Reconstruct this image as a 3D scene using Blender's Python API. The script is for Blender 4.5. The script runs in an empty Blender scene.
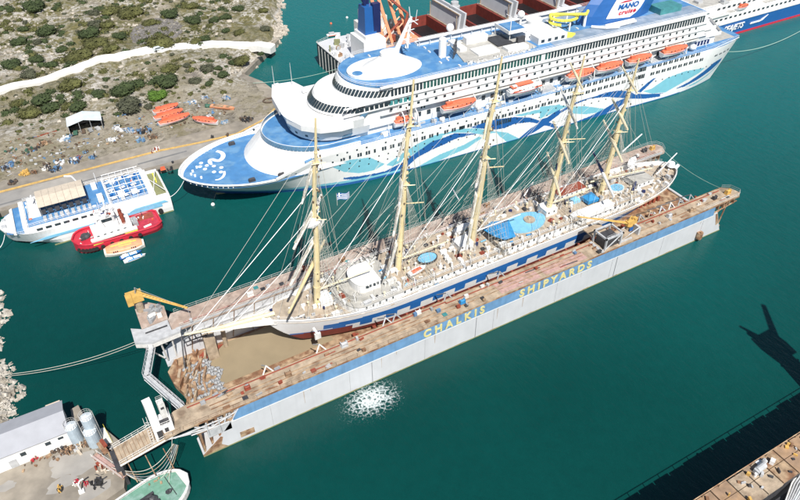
import bpy, math, random
import numpy as np
from mathutils import Vector, Matrix, noise as mnoise
random.seed(7)
S=bpy.context.scene; COL=S.collection
R=math.radians
# ------------------------------------------------------------------ camera
CAM=np.array([-4.58,-90.01,120.09]); FPX=685.94
_p,_r,_y=R(39.40),R(-0.46),R(29.23)
_f=np.array([math.sin(_y)*math.cos(_p),math.cos(_y)*math.cos(_p),-math.sin(_p)])
_rt=np.array([math.cos(_y),-math.sin(_y),0]); _u=np.cross(_rt,_f)
_r2=_rt*math.cos(_r)+_u*math.sin(_r); _u2=-_rt*math.sin(_r)+_u*math.cos(_r)
cd=bpy.data.cameras.new('camera'); cam=bpy.data.objects.new('camera',cd); COL.objects.link(cam); S.camera=cam
cd.sensor_width=36; cd.lens=FPX/800*36; cd.clip_start=1; cd.clip_end=6000
cam.matrix_world=Matrix(((_r2[0],_u2[0],-_f[0],CAM[0]),(_r2[1],_u2[1],-_f[1],CAM[1]),(_r2[2],_u2[2],-_f[2],CAM[2]),(0,0,0,1)))
def G(px,py,z=2.0):
    d=_f*FPX+_r2*(px-400)-_u2*(py-250); t=(z-CAM[2])/d[2]; q=CAM+d*t
    return float(q[0]),float(q[1])
# ------------------------------------------------------------------ world, sun
w=bpy.data.worlds.new('World'); S.world=w; w.use_nodes=True
nt=w.node_tree; bg=nt.nodes['Background']; sk=nt.nodes.new('ShaderNodeTexSky')
sk.sky_type='NISHITA'; sk.sun_disc=False; sk.sun_elevation=R(52); sk.sun_rotation=R(191.4); sk.altitude=50
nt.links.new(sk.outputs[0],bg.inputs[0]); bg.inputs[1].default_value=0.07
sd=bpy.data.lights.new('sun','SUN'); sd.energy=5.0; sd.angle=R(0.5); sd.color=(1,0.96,0.9)
so=bpy.data.objects.new('sun',sd); COL.objects.link(so)
so.rotation_euler=Vector((0.155,0.767,-1.0)).to_track_quat('-Z','Y').to_euler()
S.view_settings.view_transform='Standard'; S.view_settings.look='None'; S.view_settings.exposure=0.3
S.render.resolution_x=1024; S.render.resolution_y=640
# ------------------------------------------------------------------ materials
def mat(name,col,rough=.6,metal=0,var=.18,scale=.6,col2=None,mix=.5,scale2=.15,sharp=.08,bump=0,bscale=3,streak=0):
    m=bpy.data.materials.new(name); m.use_nodes=True; n=m.node_tree.nodes; l=m.node_tree.links
    b=n['Principled BSDF']; b.inputs['Roughness'].default_value=rough; b.inputs['Metallic'].default_value=metal
    tc=n.new('ShaderNodeTexCoord'); out=None
    def noise(sc,det=4,vec=None):
        t=n.new('ShaderNodeTexNoise'); t.inputs['Scale'].default_value=sc; t.inputs['Detail'].default_value=det
        l.new(vec or tc.outputs['Object'],t.inputs['Vector']); return t
    base=n.new('ShaderNodeRGB'); base.outputs[0].default_value=(*col,1); cur=base.outputs[0]
    if col2:
        t=noise(scale2,5); r=n.new('ShaderNodeValToRGB'); r.color_ramp.elements[0].position=max(0,mix-sharp); r.color_ramp.elements[1].position=min(1,mix+sharp)
        l.new(t.outputs[0],r.inputs[0]); x=n.new('ShaderNodeMix'); x.data_type='RGBA'; l.new(r.outputs[0],x.inputs[0]); l.new(cur,x.inputs[6]); x.inputs[7].default_value=(*col2,1); cur=x.outputs[2]
    if var:
        t=noise(scale,6); mr=n.new('ShaderNodeMapRange'); mr.inputs[1].default_value=.3; mr.inputs[2].default_value=.7; mr.inputs[3].default_value=1-var; mr.inputs[4].default_value=1+var
        l.new(t.outputs[0],mr.inputs[0]); v=n.new('ShaderNodeVectorMath'); v.operation='SCALE'; l.new(cur,v.inputs[0]); l.new(mr.outputs[0],v.inputs[3]); cur=v.outputs[0]
    if streak:
        mp=n.new('ShaderNodeMapping'); mp.inputs['Scale'].default_value=(1,1,.08); l.new(tc.outputs['Object'],mp.inputs[0])
        t=noise(1.1,5,mp.outputs[0]); mr=n.new('ShaderNodeMapRange'); mr.inputs[1].default_value=.45; mr.inputs[2].default_value=.75; mr.inputs[3].default_value=1; mr.inputs[4].default_value=1-streak
        l.new(t.outputs[0],mr.inputs[0]); v=n.new('ShaderNodeVectorMath'); v.operation='SCALE'; l.new(cur,v.inputs[0]); l.new(mr.outputs[0],v.inputs[3]); cur=v.outputs[0]
    l.new(cur,b.inputs['Base Color'])
    if bump:
        t=noise(bscale,5); bp=n.new('ShaderNodeBump'); bp.inputs['Strength'].default_value=bump; bp.inputs['Distance'].default_value=.3; l.new(t.outputs[0],bp.inputs['Height']); l.new(bp.outputs[0],b.inputs['Normal'])
    return m
MT={}
def D(name,*a,**k): MT[name]=mat(name,*a,**k)
D('white_paint',(.76,.76,.75),.4,var=.05,scale=.5,streak=.03)
D('white_worn',(.68,.67,.64),.5,var=.12,scale=1.2,streak=.18)
D('grey_white',(.56,.57,.59),.5,var=.05,scale=.3,streak=.05)
D('grey_steel',(.3,.31,.32),.5,var=.2,scale=1)
D('light_grey',(.45,.46,.47),.5,var=.15,scale=1)
D('dark_steel',(.05,.05,.055),.5,var=.3,scale=1)
D('black',(.012,.012,.014),.5,var=.2)
D('navy',(.015,.025,.1),.4,var=.1)
D('hull_blue',(.02,.11,.34),.35,var=.05)
D('ship_blue',(.02,.14,.42),.4,var=.1)
D('dock_blue',(.15,.3,.5),.5,var=.14,scale=.5,streak=.2)
D('deck_blue',(.07,.21,.43),.55,var=.1,scale=.5,col2=(.13,.28,.47),mix=.55,scale2=.3)
D('deck_greyblue',(.2,.27,.36),.6,var=.12,scale=.5,col2=(.28,.34,.42),mix=.55,scale2=.3)
D('cyan',(.2,.5,.6),.4,var=.05)
D('pool_blue',(.2,.48,.68),.25,var=.12,scale=.6)
D('tarp_blue',(.035,.24,.5),.5,var=.15,scale=1.2)
D('window',(.03,.045,.055),.12,var=.3,scale=.7)
D('window_green',(.03,.1,.09),.12,var=.4,scale=.5)
D('pane_blue',(.1,.2,.3),.15,var=.2)
D('yellow',(.58,.36,.1),.5,var=.15,scale=1)
D('letter_yellow',(.66,.58,.26),.5,var=.1,scale=2)
D('bright_yellow',(.8,.72,.1),.4,var=.06)
D('mast_cream',(.68,.57,.33),.45,var=.14,scale=.5,streak=.15)
D('spar_cream',(.72,.64,.44),.45,var=.1,scale=.5)
D('canvas',(.75,.72,.64),.8,var=.12,scale=2)
D('orange',(.66,.15,.075),.45,var=.1,scale=1)
D('orange_pale',(.75,.33,.18),.5,var=.14,scale=1)
D('red',(.5,.025,.05),.45,var=.12,scale=.8)
D('red_deck',(.42,.03,.06),.6,var=.25,scale=1)
D('antifoul',(.2,.035,.025),.7,var=.2,scale=.6)
D('rust_red',(.25,.055,.03),.7,var=.3,scale=1)
D('rust',(.23,.12,.065),.8,var=.35,scale=.8,col2=(.34,.24,.15),mix=.5,scale2=.4)
D('rust_deck',(.38,.3,.215),.85,var=.28,scale=.7,col2=(.24,.175,.12),mix=.6,scale2=.3,sharp=.06,bump=.2)
D('far_deck',(.36,.275,.225),.85,var=.22,scale=.8,col2=(.42,.35,.3),mix=.55,scale2=.2)
D('pink_deck',(.43,.28,.25),.85,var=.2,scale=1.2,col2=(.36,.24,.18),mix=.55,scale2=.5)
D('tan_mud',(.27,.215,.135),.9,var=.07,scale=.25)
D('teak',(.41,.34,.26),.8,var=.2,scale=.8,col2=(.29,.24,.19),mix=.6,scale2=.3)
D('deck_grey',(.4,.39,.36),.8,var=.15,scale=.7)
D('beige',(.58,.5,.4),.7,var=.08,scale=.8)
D('green_deck',(.15,.31,.23),.6,var=.15,scale=1,col2=(.21,.34,.29),mix=.55,scale2=.5)
D('teal_glass',(.06,.24,.25),.2,var=.2)
D('olive',(.23,.24,.12),.7,var=.15)
D('concrete',(.3,.265,.215),.9,var=.2,scale=.4,col2=(.23,.205,.17),mix=.5,scale2=.08)
D('concrete_white',(.72,.71,.68),.85,var=.08,scale=.4)
D('asphalt',(.27,.26,.245),.9,var=.12,scale=.3,col2=(.34,.32,.29),mix=.5,scale2=.06)
D('asphalt_dark',(.17,.17,.17),.9,var=.15,scale=.3)
D('kerb_yellow',(.55,.36,.12),.8,var=.2,scale=1)
D('roof_grey',(.36,.37,.4),.6,var=.06,scale=.5,streak=0)
D('roof_pale',(.6,.66,.68),.6,var=.08,scale=.5)
D('silo',(.4,.48,.54),.55,var=.12,scale=.8,streak=.2)
D('silo_top',(.6,.66,.7),.55,var=.15,scale=1)
D('rock',(.42,.38,.32),.95,var=.25,scale=1.5)
D('shore_rock',(.3,.27,.22),.95,var=.3,scale=.9,col2=(.46,.43,.38),mix=.5,scale2=.5)
D('scree',(.17,.16,.15),.95,var=.3,scale=1.2)
D('rust_streak',(.43,.37,.32),.8,var=.1)
D('faded_blue',(.16,.29,.44),.7,var=.3,scale=1.5)
D('wood',(.34,.22,.13),.8,var=.25,scale=.7,col2=(.3,.2,.13),mix=.5,scale2=.5)
D('rope',(.55,.53,.46),.9,var=.1)
D('rope_pale',(.35,.5,.42),.9,var=.1)
D('rig_wire',(.5,.5,.46),.7,var=0)
D('leaf_dark',(.042,.062,.02),.9,var=.45,scale=.8)
D('leaf_olive',(.085,.088,.026),.9,var=.4,scale=.8)
D('leaf_grey',(.07,.075,.045),.9,var=.35,scale=.8)
D('leaf_bright',(.07,.14,.015),.9,var=.3,scale=.8)
D('stem',(.1,.07,.045),.9)
D('scrap_blue',(.1,.2,.35),.6,var=.3,scale=1.5)
D('scrap_brown',(.12,.085,.06),.8,var=.4,scale=1.5)
D('scrap_green',(.05,.13,.09),.7,var=.3,scale=1.5)
D('rubber',(.02,.02,.02),.8)
D('plastic_white',(.8,.8,.8),.5,var=.05)
# ------------------------------------------------------------------ mesh builder
class MB:
    def __init__(s): s.v=[]; s.f=[]; s.m=[]
    def add(s,vs,fs,mi=0):
        o=len(s.v); s.v+= [tuple(map(float,a)) for a in vs]; s.f+=[tuple(o+i for i in f) for f in fs]; s.m+=[mi]*len(fs); return s
    def box(s,x0,x1,y0,y1,z0,z1,mi=0):
        return s.add([(x0,y0,z0),(x1,y0,z0),(x1,y1,z0),(x0,y1,z0),(x0,y0,z1),(x1,y0,z1),(x1,y1,z1),(x0,y1,z1)],
          [(0,3,2,1),(4,5,6,7),(0,1,5,4),(1,2,6,5),(2,3,7,6),(3,0,4,7)],mi)
    def obox(s,c,sx,sy,sz,rz=0,mi=0,tilt=0):
        """box standing on c, rotated about z"""
        M=Matrix.Translation(Vector(c))@Matrix.Rotation(rz,4,'Z')@Matrix.Rotation(tilt,4,'X')
        vs=[M@Vector((a*sx/2,b*sy/2,h*sz)) for h in (0,1) for a,b in ((-1,-1),(1,-1),(1,1),(-1,1))]
        return s.add(vs,[(0,3,2,1),(4,5,6,7),(0,1,5,4),(1,2,6,5),(2,3,7,6),(3,0,4,7)],mi)
    def prism(s,poly,z0,z1,mi=0,ms=None):
        a=sum(poly[i][0]*poly[(i+1)%len(poly)][1]-poly[(i+1)%len(poly)][0]*poly[i][1] for i in range(len(poly)))
        if a<0: poly=poly[::-1]
        n=len(poly); vs=[(x,y,z0) for x,y in poly]+[(x,y,z1) for x,y in poly]
        s.add(vs,[tuple(range(n,2*n))],mi); o=len(s.v)-2*n
        s.f.append(tuple(o+i for i in reversed(range(n)))); s.m.append(mi)
        for i in range(n): j=(i+1)%n; s.f.append((o+i,o+j,o+n+j,o+n+i)); s.m.append(mi if ms is None else ms)
        return s
    def prism_y(s,poly,y0,y1,mi=0):
        """polygon in (x,z) extruded along y"""
        a=sum(poly[i][0]*poly[(i+1)%len(poly)][1]-poly[(i+1)%len(poly)][0]*poly[i][1] for i in range(len(poly)))
        if a<0: poly=poly[::-1]
        n=len(poly); vs=[(x,y0,z) for x,z in poly]+[(x,y1,z) for x,z in poly]
        fs=[tuple(range(n)),tuple(n+i for i in reversed(range(n)))]+[((i+1)%n,i,n+i,n+(i+1)%n) for i in range(n)]
        return s.add(vs,fs,mi)
    def tube(s,p,q,r,r2=None,n=6,mi=0):
        p=Vector(p);q=Vector(q);d=q-p
        if d.length<1e-6: return s
        d.normalize(); a=d.cross(Vector((0,0,1)));
        if a.length<1e-3: a=Vector((1,0,0))
        a.normalize(); b=d.cross(a); r2=r if r2 is None else r2; vs=[]
        for c,rr in ((p,r),(q,r2)):
            for i in range(n): t=2*math.pi*i/n; vs.append(c+(a*math.cos(t)+b*math.sin(t))*rr)
        return s.add(vs,[((i+1)%n,i,n+i,n+(i+1)%n) for i in range(n)]+[tuple(range(n)),tuple(n+i for i in reversed(range(n)))],mi)
    def poly(s,pts,r,n=5,mi=0):
        for a,b in zip(pts,pts[1:]): s.tube(a,b,r,n=n,mi=mi)
        return s
    def cyl(s,x,y,z0,z1,r,r2=None,n=16,mi=0): return s.tube((x,y,z0),(x,y,z1),r,r2,n,mi)
    def rings(s,rings,cap0=True,cap1=True,mi=0,closed=True):
        n=len(rings[0]); vs=[p for r in rings for p in r]; fs=[]
        for k in range(len(rings)-1):
            for i in range(n if closed else n-1):
                j=(i+1)%n; fs.append((k*n+i,k*n+j,(k+1)*n+j,(k+1)*n+i))
        if cap0: fs.append(tuple(reversed(range(n))))
        if cap1: fs.append(tuple((len(rings)-1)*n+i for i in range(n)))
        return s.add(vs,fs,mi)
    def blob(s,c,rx,ry,rz,n=8,m=5,jit=0,mi=0,zmin=-1):
        vs=[];fs=[]
        for j in range(m+1):
            ph=-math.pi/2+math.pi*j/m
            for i in range(n):
                t=2*math.pi*i/n; k=1+random.uniform(-jit,jit); vs.append((c[0]+rx*k*math.cos(ph)*math.cos(t),c[1]+ry*k*math.cos(ph)*math.sin(t),c[2]+rz*k*max(zmin,math.sin(ph))))
        for j in range(m):
            for i in range(n): fs.append((j*n+i,j*n+(i+1)%n,(j+1)*n+(i+1)%n,(j+1)*n+i))
        return s.add(vs,fs,mi)
def obj(name,mb,mats,parent=None,kind=None,smooth=False,label=None):
    me=bpy.data.meshes.new(name); me.from_pydata(mb.v,[],mb.f); 
    if isinstance(mats,str): mats=[mats]
    for m in mats: me.materials.append(MT[m])
    if len(mats)>1: me.polygons.foreach_set('material_index',mb.m)
    if smooth: me.polygons.foreach_set('use_smooth',[True]*len(mb.f))
    me.update(); o=bpy.data.objects.new(name,me); COL.objects.link(o)
    if parent: o.parent=parent
    if kind: o['kind']=kind
    if label: o['label']=label
    return o
def tag(o,label,cat,group=None):
    o['label']=label; o['category']=cat
    if group: o['group']=group
    return o
def thing(name,label,cat,loc=(0,0,0),rz=0,group=None):
    o=bpy.data.objects.new(name,None); COL.objects.link(o); o.location=loc; o.rotation_euler=(0,0,rz); o.empty_display_size=.1
    return tag(o,label,cat,group)
def dup(root,loc,rz=0,label=None,scale=None):
    r=root.copy(); COL.objects.link(r); r.location=loc; r.rotation_euler=(0,0,rz)
    if label: r['label']=label
    if scale: r.scale=scale
    for ch in list(root.children):
        c=ch.copy(); COL.objects.link(c); c.parent=r
        for g in ch.children:
            d=g.copy(); COL.objects.link(d); d.parent=c
    return r
def text(name,s,size,M,m,parent,space=1.0,xs=1.0,shear=0,ext=.06,align='CENTER',bold=.02,width=None):
    c=bpy.data.curves.new(name,'FONT'); c.body=s; c.size=size; c.space_character=space; c.extrude=ext; c.shear=shear; c.align_x=align; c.align_y='CENTER'; c.offset=bold*size
    t=bpy.data.objects.new('tmp',c); COL.objects.link(t); bpy.context.view_layer.update()
    me=bpy.data.meshes.new_from_object(t.evaluated_get(bpy.context.evaluated_depsgraph_get())); bpy.data.objects.remove(t)
    if width: v=[q.co.x for q in me.vertices]; xs=width/(max(v)-min(v))
    me.transform(M@Matrix.Scale(xs,4,(1,0,0))); me.materials.clear(); me.materials.append(MT[m])
    o=bpy.data.objects.new(name,me); COL.objects.link(o); o.parent=parent; return o
FACE_NEG_Y=Matrix.Rotation(R(90),4,'X')     # text standing up, read from -y
def rail(mb,pts,h=1.0,step=2.0,r=.035,bars=2):
    for a,b in zip(pts,pts[1:]):
        a=Vector(a);b=Vector(b);L=(b-a).length;n=max(1,int(L/step))
        for i in range(n+1):
            p=a.lerp(b,i/n); mb.tube(p,p+Vector((0,0,h)),r,n=3)
        for k in range(bars): mb.tube(a+Vector((0,0,h*(k+1)/bars)),b+Vector((0,0,h*(k+1)/bars)),r*.9,n=3)
def sag(a,b,s,n=10):
    a=Vector(a);b=Vector(b); return [a.lerp(b,i/n)-Vector((0,0,s*4*(i/n)*(1-i/n))) for i in range(n+1)]
# ------------------------------------------------------------------ water
def water():
    m=bpy.data.materials.new('sea'); m.use_nodes=True; n=m.node_tree.nodes; l=m.node_tree.links; b=n['Principled BSDF']
    tc=n.new('ShaderNodeTexCoord'); t=n.new('ShaderNodeTexNoise'); t.inputs['Scale'].default_value=.012; t.inputs['Detail'].default_value=5; l.new(tc.outputs['Object'],t.inputs['Vector'])
    r=n.new('ShaderNodeValToRGB'); e=r.color_ramp.elements; e[0].position=.3; e[0].color=(.0015,.037,.033,1); e[1].position=.72; e[1].color=(.0022,.054,.048,1)
    l.new(t.outputs[0],r.inputs[0])
    # open water beyond the dock is a little paler and bluer (sky reflection painted in)
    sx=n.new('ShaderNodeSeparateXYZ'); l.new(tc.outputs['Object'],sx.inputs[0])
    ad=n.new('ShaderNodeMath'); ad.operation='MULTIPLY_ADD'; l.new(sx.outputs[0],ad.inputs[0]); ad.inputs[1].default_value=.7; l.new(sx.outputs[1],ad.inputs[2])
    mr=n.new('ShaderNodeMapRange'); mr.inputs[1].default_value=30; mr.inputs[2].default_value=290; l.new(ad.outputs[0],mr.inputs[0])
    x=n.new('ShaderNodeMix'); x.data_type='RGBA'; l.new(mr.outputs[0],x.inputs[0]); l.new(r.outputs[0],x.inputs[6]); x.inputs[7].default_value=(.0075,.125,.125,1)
    pn=n.new('ShaderNodeTexNoise'); pn.inputs['Scale'].default_value=.35; pn.inputs['Detail'].default_value=8; pn.inputs['Roughness'].default_value=.7; l.new(tc.outputs['Object'],pn.inputs['Vector'])
    pm=n.new('ShaderNodeMapRange'); pm.inputs[1].default_value=.3; pm.inputs[2].default_value=.7; pm.inputs[3].default_value=.93; pm.inputs[4].default_value=1.07; l.new(pn.outputs[0],pm.inputs[0])
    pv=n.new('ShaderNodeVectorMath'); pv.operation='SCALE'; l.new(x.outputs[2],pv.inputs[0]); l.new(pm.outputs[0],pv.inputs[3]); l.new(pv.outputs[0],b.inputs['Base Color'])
    b.inputs['Roughness'].default_value=.18; b.inputs['IOR'].default_value=1.33
    w1=n.new('ShaderNodeTexNoise'); w1.inputs['Scale'].default_value=.9; w1.inputs['Detail'].default_value=6; w1.inputs['Roughness'].default_value=.65
    mp=n.new('ShaderNodeMapping'); mp.inputs['Rotation'].default_value=(0,0,R(35)); mp.inputs['Scale'].default_value=(.8,.3,1); l.new(tc.outputs['Object'],mp.inputs[0]); l.new(mp.outputs[0],w1.inputs['Vector'])
    bp=n.new('ShaderNodeBump'); bp.inputs['Strength'].default_value=.7; bp.inputs['Distance'].default_value=.4; l.new(w1.outputs[0],bp.inputs['Height']); l.new(bp.outputs[0],b.inputs['Normal'])
    MT['sea']=m
    g=MB(); g.add([(-3000,-1500,0),(3000,-1500,0),(3000,4000,0),(-3000,4000,0)],[(0,1,2,3)])
    obj('water',g,'sea',kind='structure')
water()
# ------------------------------------------------------------------ land
COAST=[(-400,109.5),(50,109.5),(60,112),(70.5,126),(71.4,142.4),(70.3,152),(66,162.5),(78,176),(90,187),(93,192),(99,200),(100,212),(108,226),(112,240),(122,268),(118,300),(150,340),(190,420),(260,560),(260,800),(-400,800)]
def inside_dist(X,Y,P):
    ins=np.zeros(X.shape,bool); dist=np.full(X.shape,1e9)
    for i in range(len(P)):
        x0,y0=P[i]; x1,y1=P[(i+1)%len(P)]
        c=((y0>Y)!=(y1>Y)); 
        with np.errstate(divide='ignore',invalid='ignore'): xi=(x1-x0)*(Y-y0)/((y1-y0) if y1!=y0 else 1e-9)+x0
        ins^=(c&(X<xi)); t=np.clip(((X-x0)*(x1-x0)+(Y-y0)*(y1-y0))/((x1-x0)**2+(y1-y0)**2),0,1)
        dist=np.minimum(dist,np.hypot(X-x0-t*(x1-x0),Y-y0-t*(y1-y0)))
    return ins,dist
def smooth(a,b,x): t=np.clip((x-a)/(b-a),0,1); return t*t*(3-2*t)
def fbm(X,Y,s,o=4,seed=0):
    r=np.random.RandomState(seed); out=np.zeros_like(X); a=1.0
    for k in range(o):
        for q in range(3):
            th=r.uniform(0,6.28); ph=r.uniform(0,6.28); out+=a*np.sin((X*math.cos(th)+Y*math.sin(th))/s*6.28+ph+1.5*np.sin((X*math.sin(th)-Y*math.cos(th))/s*4+ph))/3
        s/=2.1; a*=.5
    return out
def ground_h(X,Y):
    X=np.asarray(X,float);Y=np.asarray(Y,float)
    ramp=smooth(132,190,Y); h=2.0+2.3*ramp+fbm(X,Y,38,4,3)*1.1*smooth(128,165,Y)+5*smooth(205,330,Y)
    return h
def land():
    st=1.6; xs=np.arange(-140,150,st); ys=np.arange(126,420,st); X,Y=np.meshgrid(xs,ys)
    ins,d=inside_dist(X,Y,COAST); H=ground_h(X,Y); n=fbm(X,Y,7,3,9)
    sd=np.where(ins,d,-d)+n*1.2
    H=np.where(sd<4.5,np.minimum(H,-1.0+ (sd+1.0)*(H+1)/5.5),H)+fbm(X,Y,5,3,5)*.28*smooth(-2,3,sd)
    H=np.where(Y<130,np.minimum(H,1.97),H)
    g=MB(); g.v=[(float(a),float(b),float(c)) for a,b,c in zip(X.ravel(),Y.ravel(),H.ravel())]
    nx=len(xs); sdr=sd
    for j in range(len(ys)-1):
        for i in range(nx-1):
            if max(sdr[j,i],sdr[j,i+1],sdr[j+1,i],sdr[j+1,i+1])>-4: g.f.append((j*nx+i,j*nx+i+1,(j+1)*nx+i+1,(j+1)*nx+i)); g.m.append(0)
    m=bpy.data.materials.new('hillside'); m.use_nodes=True; N=m.node_tree.nodes; l=m.node_tree.links; b=N['Principled BSDF']; b.inputs['Roughness'].default_value=.95
    tc=N.new('ShaderNodeTexCoord')
    def nz(sc,det=6,ro=.6):
        t=N.new('ShaderNodeTexNoise'); t.inputs['Scale'].default_value=sc; t.inputs['Detail'].default_value=det; t.inputs['Roughness'].default_value=ro; l.new(tc.outputs['Object'],t.inputs['Vector']); return t.outputs[0]
    def ramp(src,els):
        r=N.new('ShaderNodeValToRGB'); E=r.color_ramp.elements
        E[0].position=els[0][0];E[0].color=(*els[0][1],1);E[1].position=els[-1][0];E[1].color=(*els[-1][1],1)
        for p,c in els[1:-1]: e=E.new(p); e.color=(*c,1)
        l.new(src,r.inputs[0]); return r.outputs[0]
    def mix(f,a,b2,mode='MIX'):
        x=N.new('ShaderNodeMix'); x.data_type='RGBA'; x.blend_type=mode; 
        if isinstance(f,float): x.inputs[0].default_value=f
        else: l.new(f,x.inputs[0])
        l.new(a,x.inputs[6]); l.new(b2,x.inputs[7]); return x.outputs[2]
    dirt=ramp(nz(.11),[(.3,(.17,.15,.08)),(.42,(.27,.235,.17)),(.55,(.35,.31,.25)),(.68,(.17,.15,.13))])
    grass=ramp(nz(.5),[(.3,(.08,.082,.028)),(.6,(.17,.15,.06)),(.8,(.25,.2,.1))])
    gm0=ramp(nz(.07),[(.36,(0,0,0)),(.5,(1,1,1))]); s0=N.new('ShaderNodeSeparateXYZ'); l.new(tc.outputs['Object'],s0.inputs[0]); ym=N.new('ShaderNodeMapRange'); ym.inputs[1].default_value=150; ym.inputs[2].default_value=200; ym.inputs[3].default_value=.25; l.new(s0.outputs[1],ym.inputs[0])
    gmm=N.new('ShaderNodeMath'); gmm.operation='MULTIPLY'; l.new(gm0,gmm.inputs[0]); l.new(ym.outputs[0],gmm.inputs[1]); gm=gmm.outputs[0]; c=mix(gm,dirt,grass)
    rk0=ramp(nz(.4,8,.72),[(.47,(0,0,0)),(.55,(1,1,1))]); rlow=ramp(nz(.045,3,.5),[(.42,(.15,.15,.15)),(.58,(1,1,1))]); ym2=N.new('ShaderNodeMapRange'); ym2.inputs[1].default_value=146; ym2.inputs[2].default_value=158; ym2.inputs[3].default_value=.12; l.new(s0.outputs[1],ym2.inputs[0])
    rk1=N.new('ShaderNodeMath'); rk1.operation='MULTIPLY'; l.new(rk0,rk1.inputs[0]); l.new(rlow,rk1.inputs[1]); rk2=N.new('ShaderNodeMath'); rk2.operation='MULTIPLY'; l.new(rk1.outputs[0],rk2.inputs[0]); l.new(ym2.outputs[0],rk2.inputs[1]); rk=rk2.outputs[0]; rc=ramp(nz(1.4),[(.3,(.33,.31,.27)),(.65,(.58,.55,.5))]); c=mix(rk,c,rc)
    dk=ramp(nz(.7,6,.68),[(.34,(.5,.49,.44)),(.47,(1,1,1))]); c=mix(1.0,c,dk,'MULTIPLY')
    # bare pale rock close to the sea
    sz=N.new('ShaderNodeSeparateXYZ'); l.new(tc.outputs['Object'],sz.inputs[0]); zz=N.new('ShaderNodeMapRange'); zz.inputs[1].default_value=2.1; zz.inputs[2].default_value=1.2; l.new(sz.outputs[2],zz.inputs[0])
    yy=N.new('ShaderNodeMath'); yy.operation='GREATER_THAN'; yy.inputs[1].default_value=145; l.new(sz.outputs[1],yy.inputs[0]); mm=N.new('ShaderNodeMath'); mm.operation='MULTIPLY'; l.new(zz.outputs[0],mm.inputs[0]); l.new(yy.outputs[0],mm.inputs[1])
    rc2=ramp(nz(.8,7,.7),[(.3,(.2,.18,.15)),(.5,(.45,.43,.39)),(.7,(.6,.58,.54))]); c=mix(mm.outputs[0],c,rc2)
    l.new(c,b.inputs['Base Color'])
    bp=N.new('ShaderNodeBump'); bp.inputs['Strength'].default_value=.9; bp.inputs['Distance'].default_value=.8; l.new(nz(.9,7,.7),bp.inputs['Height']); l.new(bp.outputs[0],b.inputs['Normal'])
    MT['hillside']=m; obj('terrain',g,'hillside',kind='structure',smooth=True)
    # far land beyond
    g=MB(); g.add([(-1500,418,5),(260,418,5),(600,1500,30),(-1500,1500,40)],[(0,1,2,3)]); obj('far_terrain',g,'hillside',kind='structure')
    # quay apron and road
    g=MB(); g.prism([(-400,109.5),(50,109.5),(60,112),(70.5,126),(71.4,142.4),(70.3,152),(66,162.5),(50,150),(48,131),(-400,131)],-2,1.9); obj('quay',g,'concrete',kind='structure')
    g=MB(); g.prism([(-400,111.2),(30,111.6),(50,113.4),(61,121),(60,124),(48,117.2),(35,117.8),(22,119.3),(-400,119.6)],1.9,1.96); obj('road',g,'asphalt',kind='structure')
    g=MB()
    for x0,x1,y in ((-60,-8,112.6),(-6,12,113.2),(14,30,114.9),(-60,-30,114.3)): g.prism([(x0,y),(x1,y+.2),(x1,y+1.0),(x0,y+.9)],1.96,1.967)
    obj('road_patch',g,'asphalt_dark',kind='structure')
    K=[(-60,120),(-26,120.1),(6,120.0),(22,119.9),(35,118.3),(48,117.6),(60,122.5),(66,128)]
    g=MB()
    for (x0,y0),(x1,y1) in zip(K,K[1:]): g.prism([(x0,y0),(x1,y1),(x1,y1+.75),(x0,y0+.75)],1.9,2.12)
    obj('kerb',g,'kerb_yellow',kind='structure')
    g=MB()
    for k in range(26):
        x=-28+k*3.9
        if x<46: g.box(x,x+.7,109.2,109.6,.2,1.6)
    o=obj('quay_fender_row',g,'rubber',kind='structure')
    # slipway wall at the back of the basin
    g=MB(); g.prism([(65.6,162.5),(66.6,161.6),(90.6,186),(89.8,187)],-1,2.5); tag(obj('sea_wall',g,'concrete'),'low dark concrete sea wall slanting along the inner basin shore','wall')
    # white concrete causeway path
    P=[(-60,172),(-38,179),(-19.4,186.1),(-1.2,192.0),(18.1,195.5),(38.2,196.1),(58.5,193.7),(70,186),(79.2,178.5),(83.5,174)]
    Q=[]
    for i in range(len(P)-1):
        for k in range(6):
            t=k/6; Q.append((P[i][0]*(1-t)+P[i+1][0]*t,P[i][1]*(1-t)+P[i+1][1]*t))
    Q.append(P[-1]); g=MB(); r=[]
    for i,(x,y) in enumerate(Q):
        a=Vector(Q[max(0,i-1)]);b_=Vector(Q[min(len(Q)-1,i+1)]); d=(b_-a).normalized(); nn=Vector((-d.y,d.x)); h=float(ground_h(x,y))+.95
        ww=2.4; r.append([(x+nn.x*ww,y+nn.y*ww,h-3.2),(x+nn.x*ww,y+nn.y*ww,h),(x+nn.x*(ww-.35),y+nn.y*(ww-.35),h),(x+nn.x*(ww-.4),y+nn.y*(ww-.4),h-.22),(x-nn.x*(ww-.4),y-nn.y*(ww-.4),h-.22),(x-nn.x*(ww-.35),y-nn.y*(ww-.35),h),(x-nn.x*ww,y-nn.y*ww,h),(x-nn.x*ww,y-nn.y*ww,h-2.5)])
    g.rings(r); obj('path',g,'concrete_white',kind='structure')
    # lower left yard and rocky shore
    g=MB(); g.prism([(-140,23),(-23,19),(-21.4,19.3),(-21.2,24),(-19.6,24.4),(-18.2,15.6),(-16,15.6),(-13.8,10.5),(-14.4,3.2),(-15.4,-.5),(-19,-1.5),(-30,-40),(-140,-40)],-2,2.0); obj('yard_ground',g,'concrete',kind='structure')
    xs=np.arange(-60,-24,1.1); ys=np.arange(20,84,1.1); X,Y=np.meshgrid(xs,ys); e=-32.6+1.4*np.sin(Y*.21)+.9*np.sin(Y*.7+1)-.6*smooth(40,80,Y); dd=e-X
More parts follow.
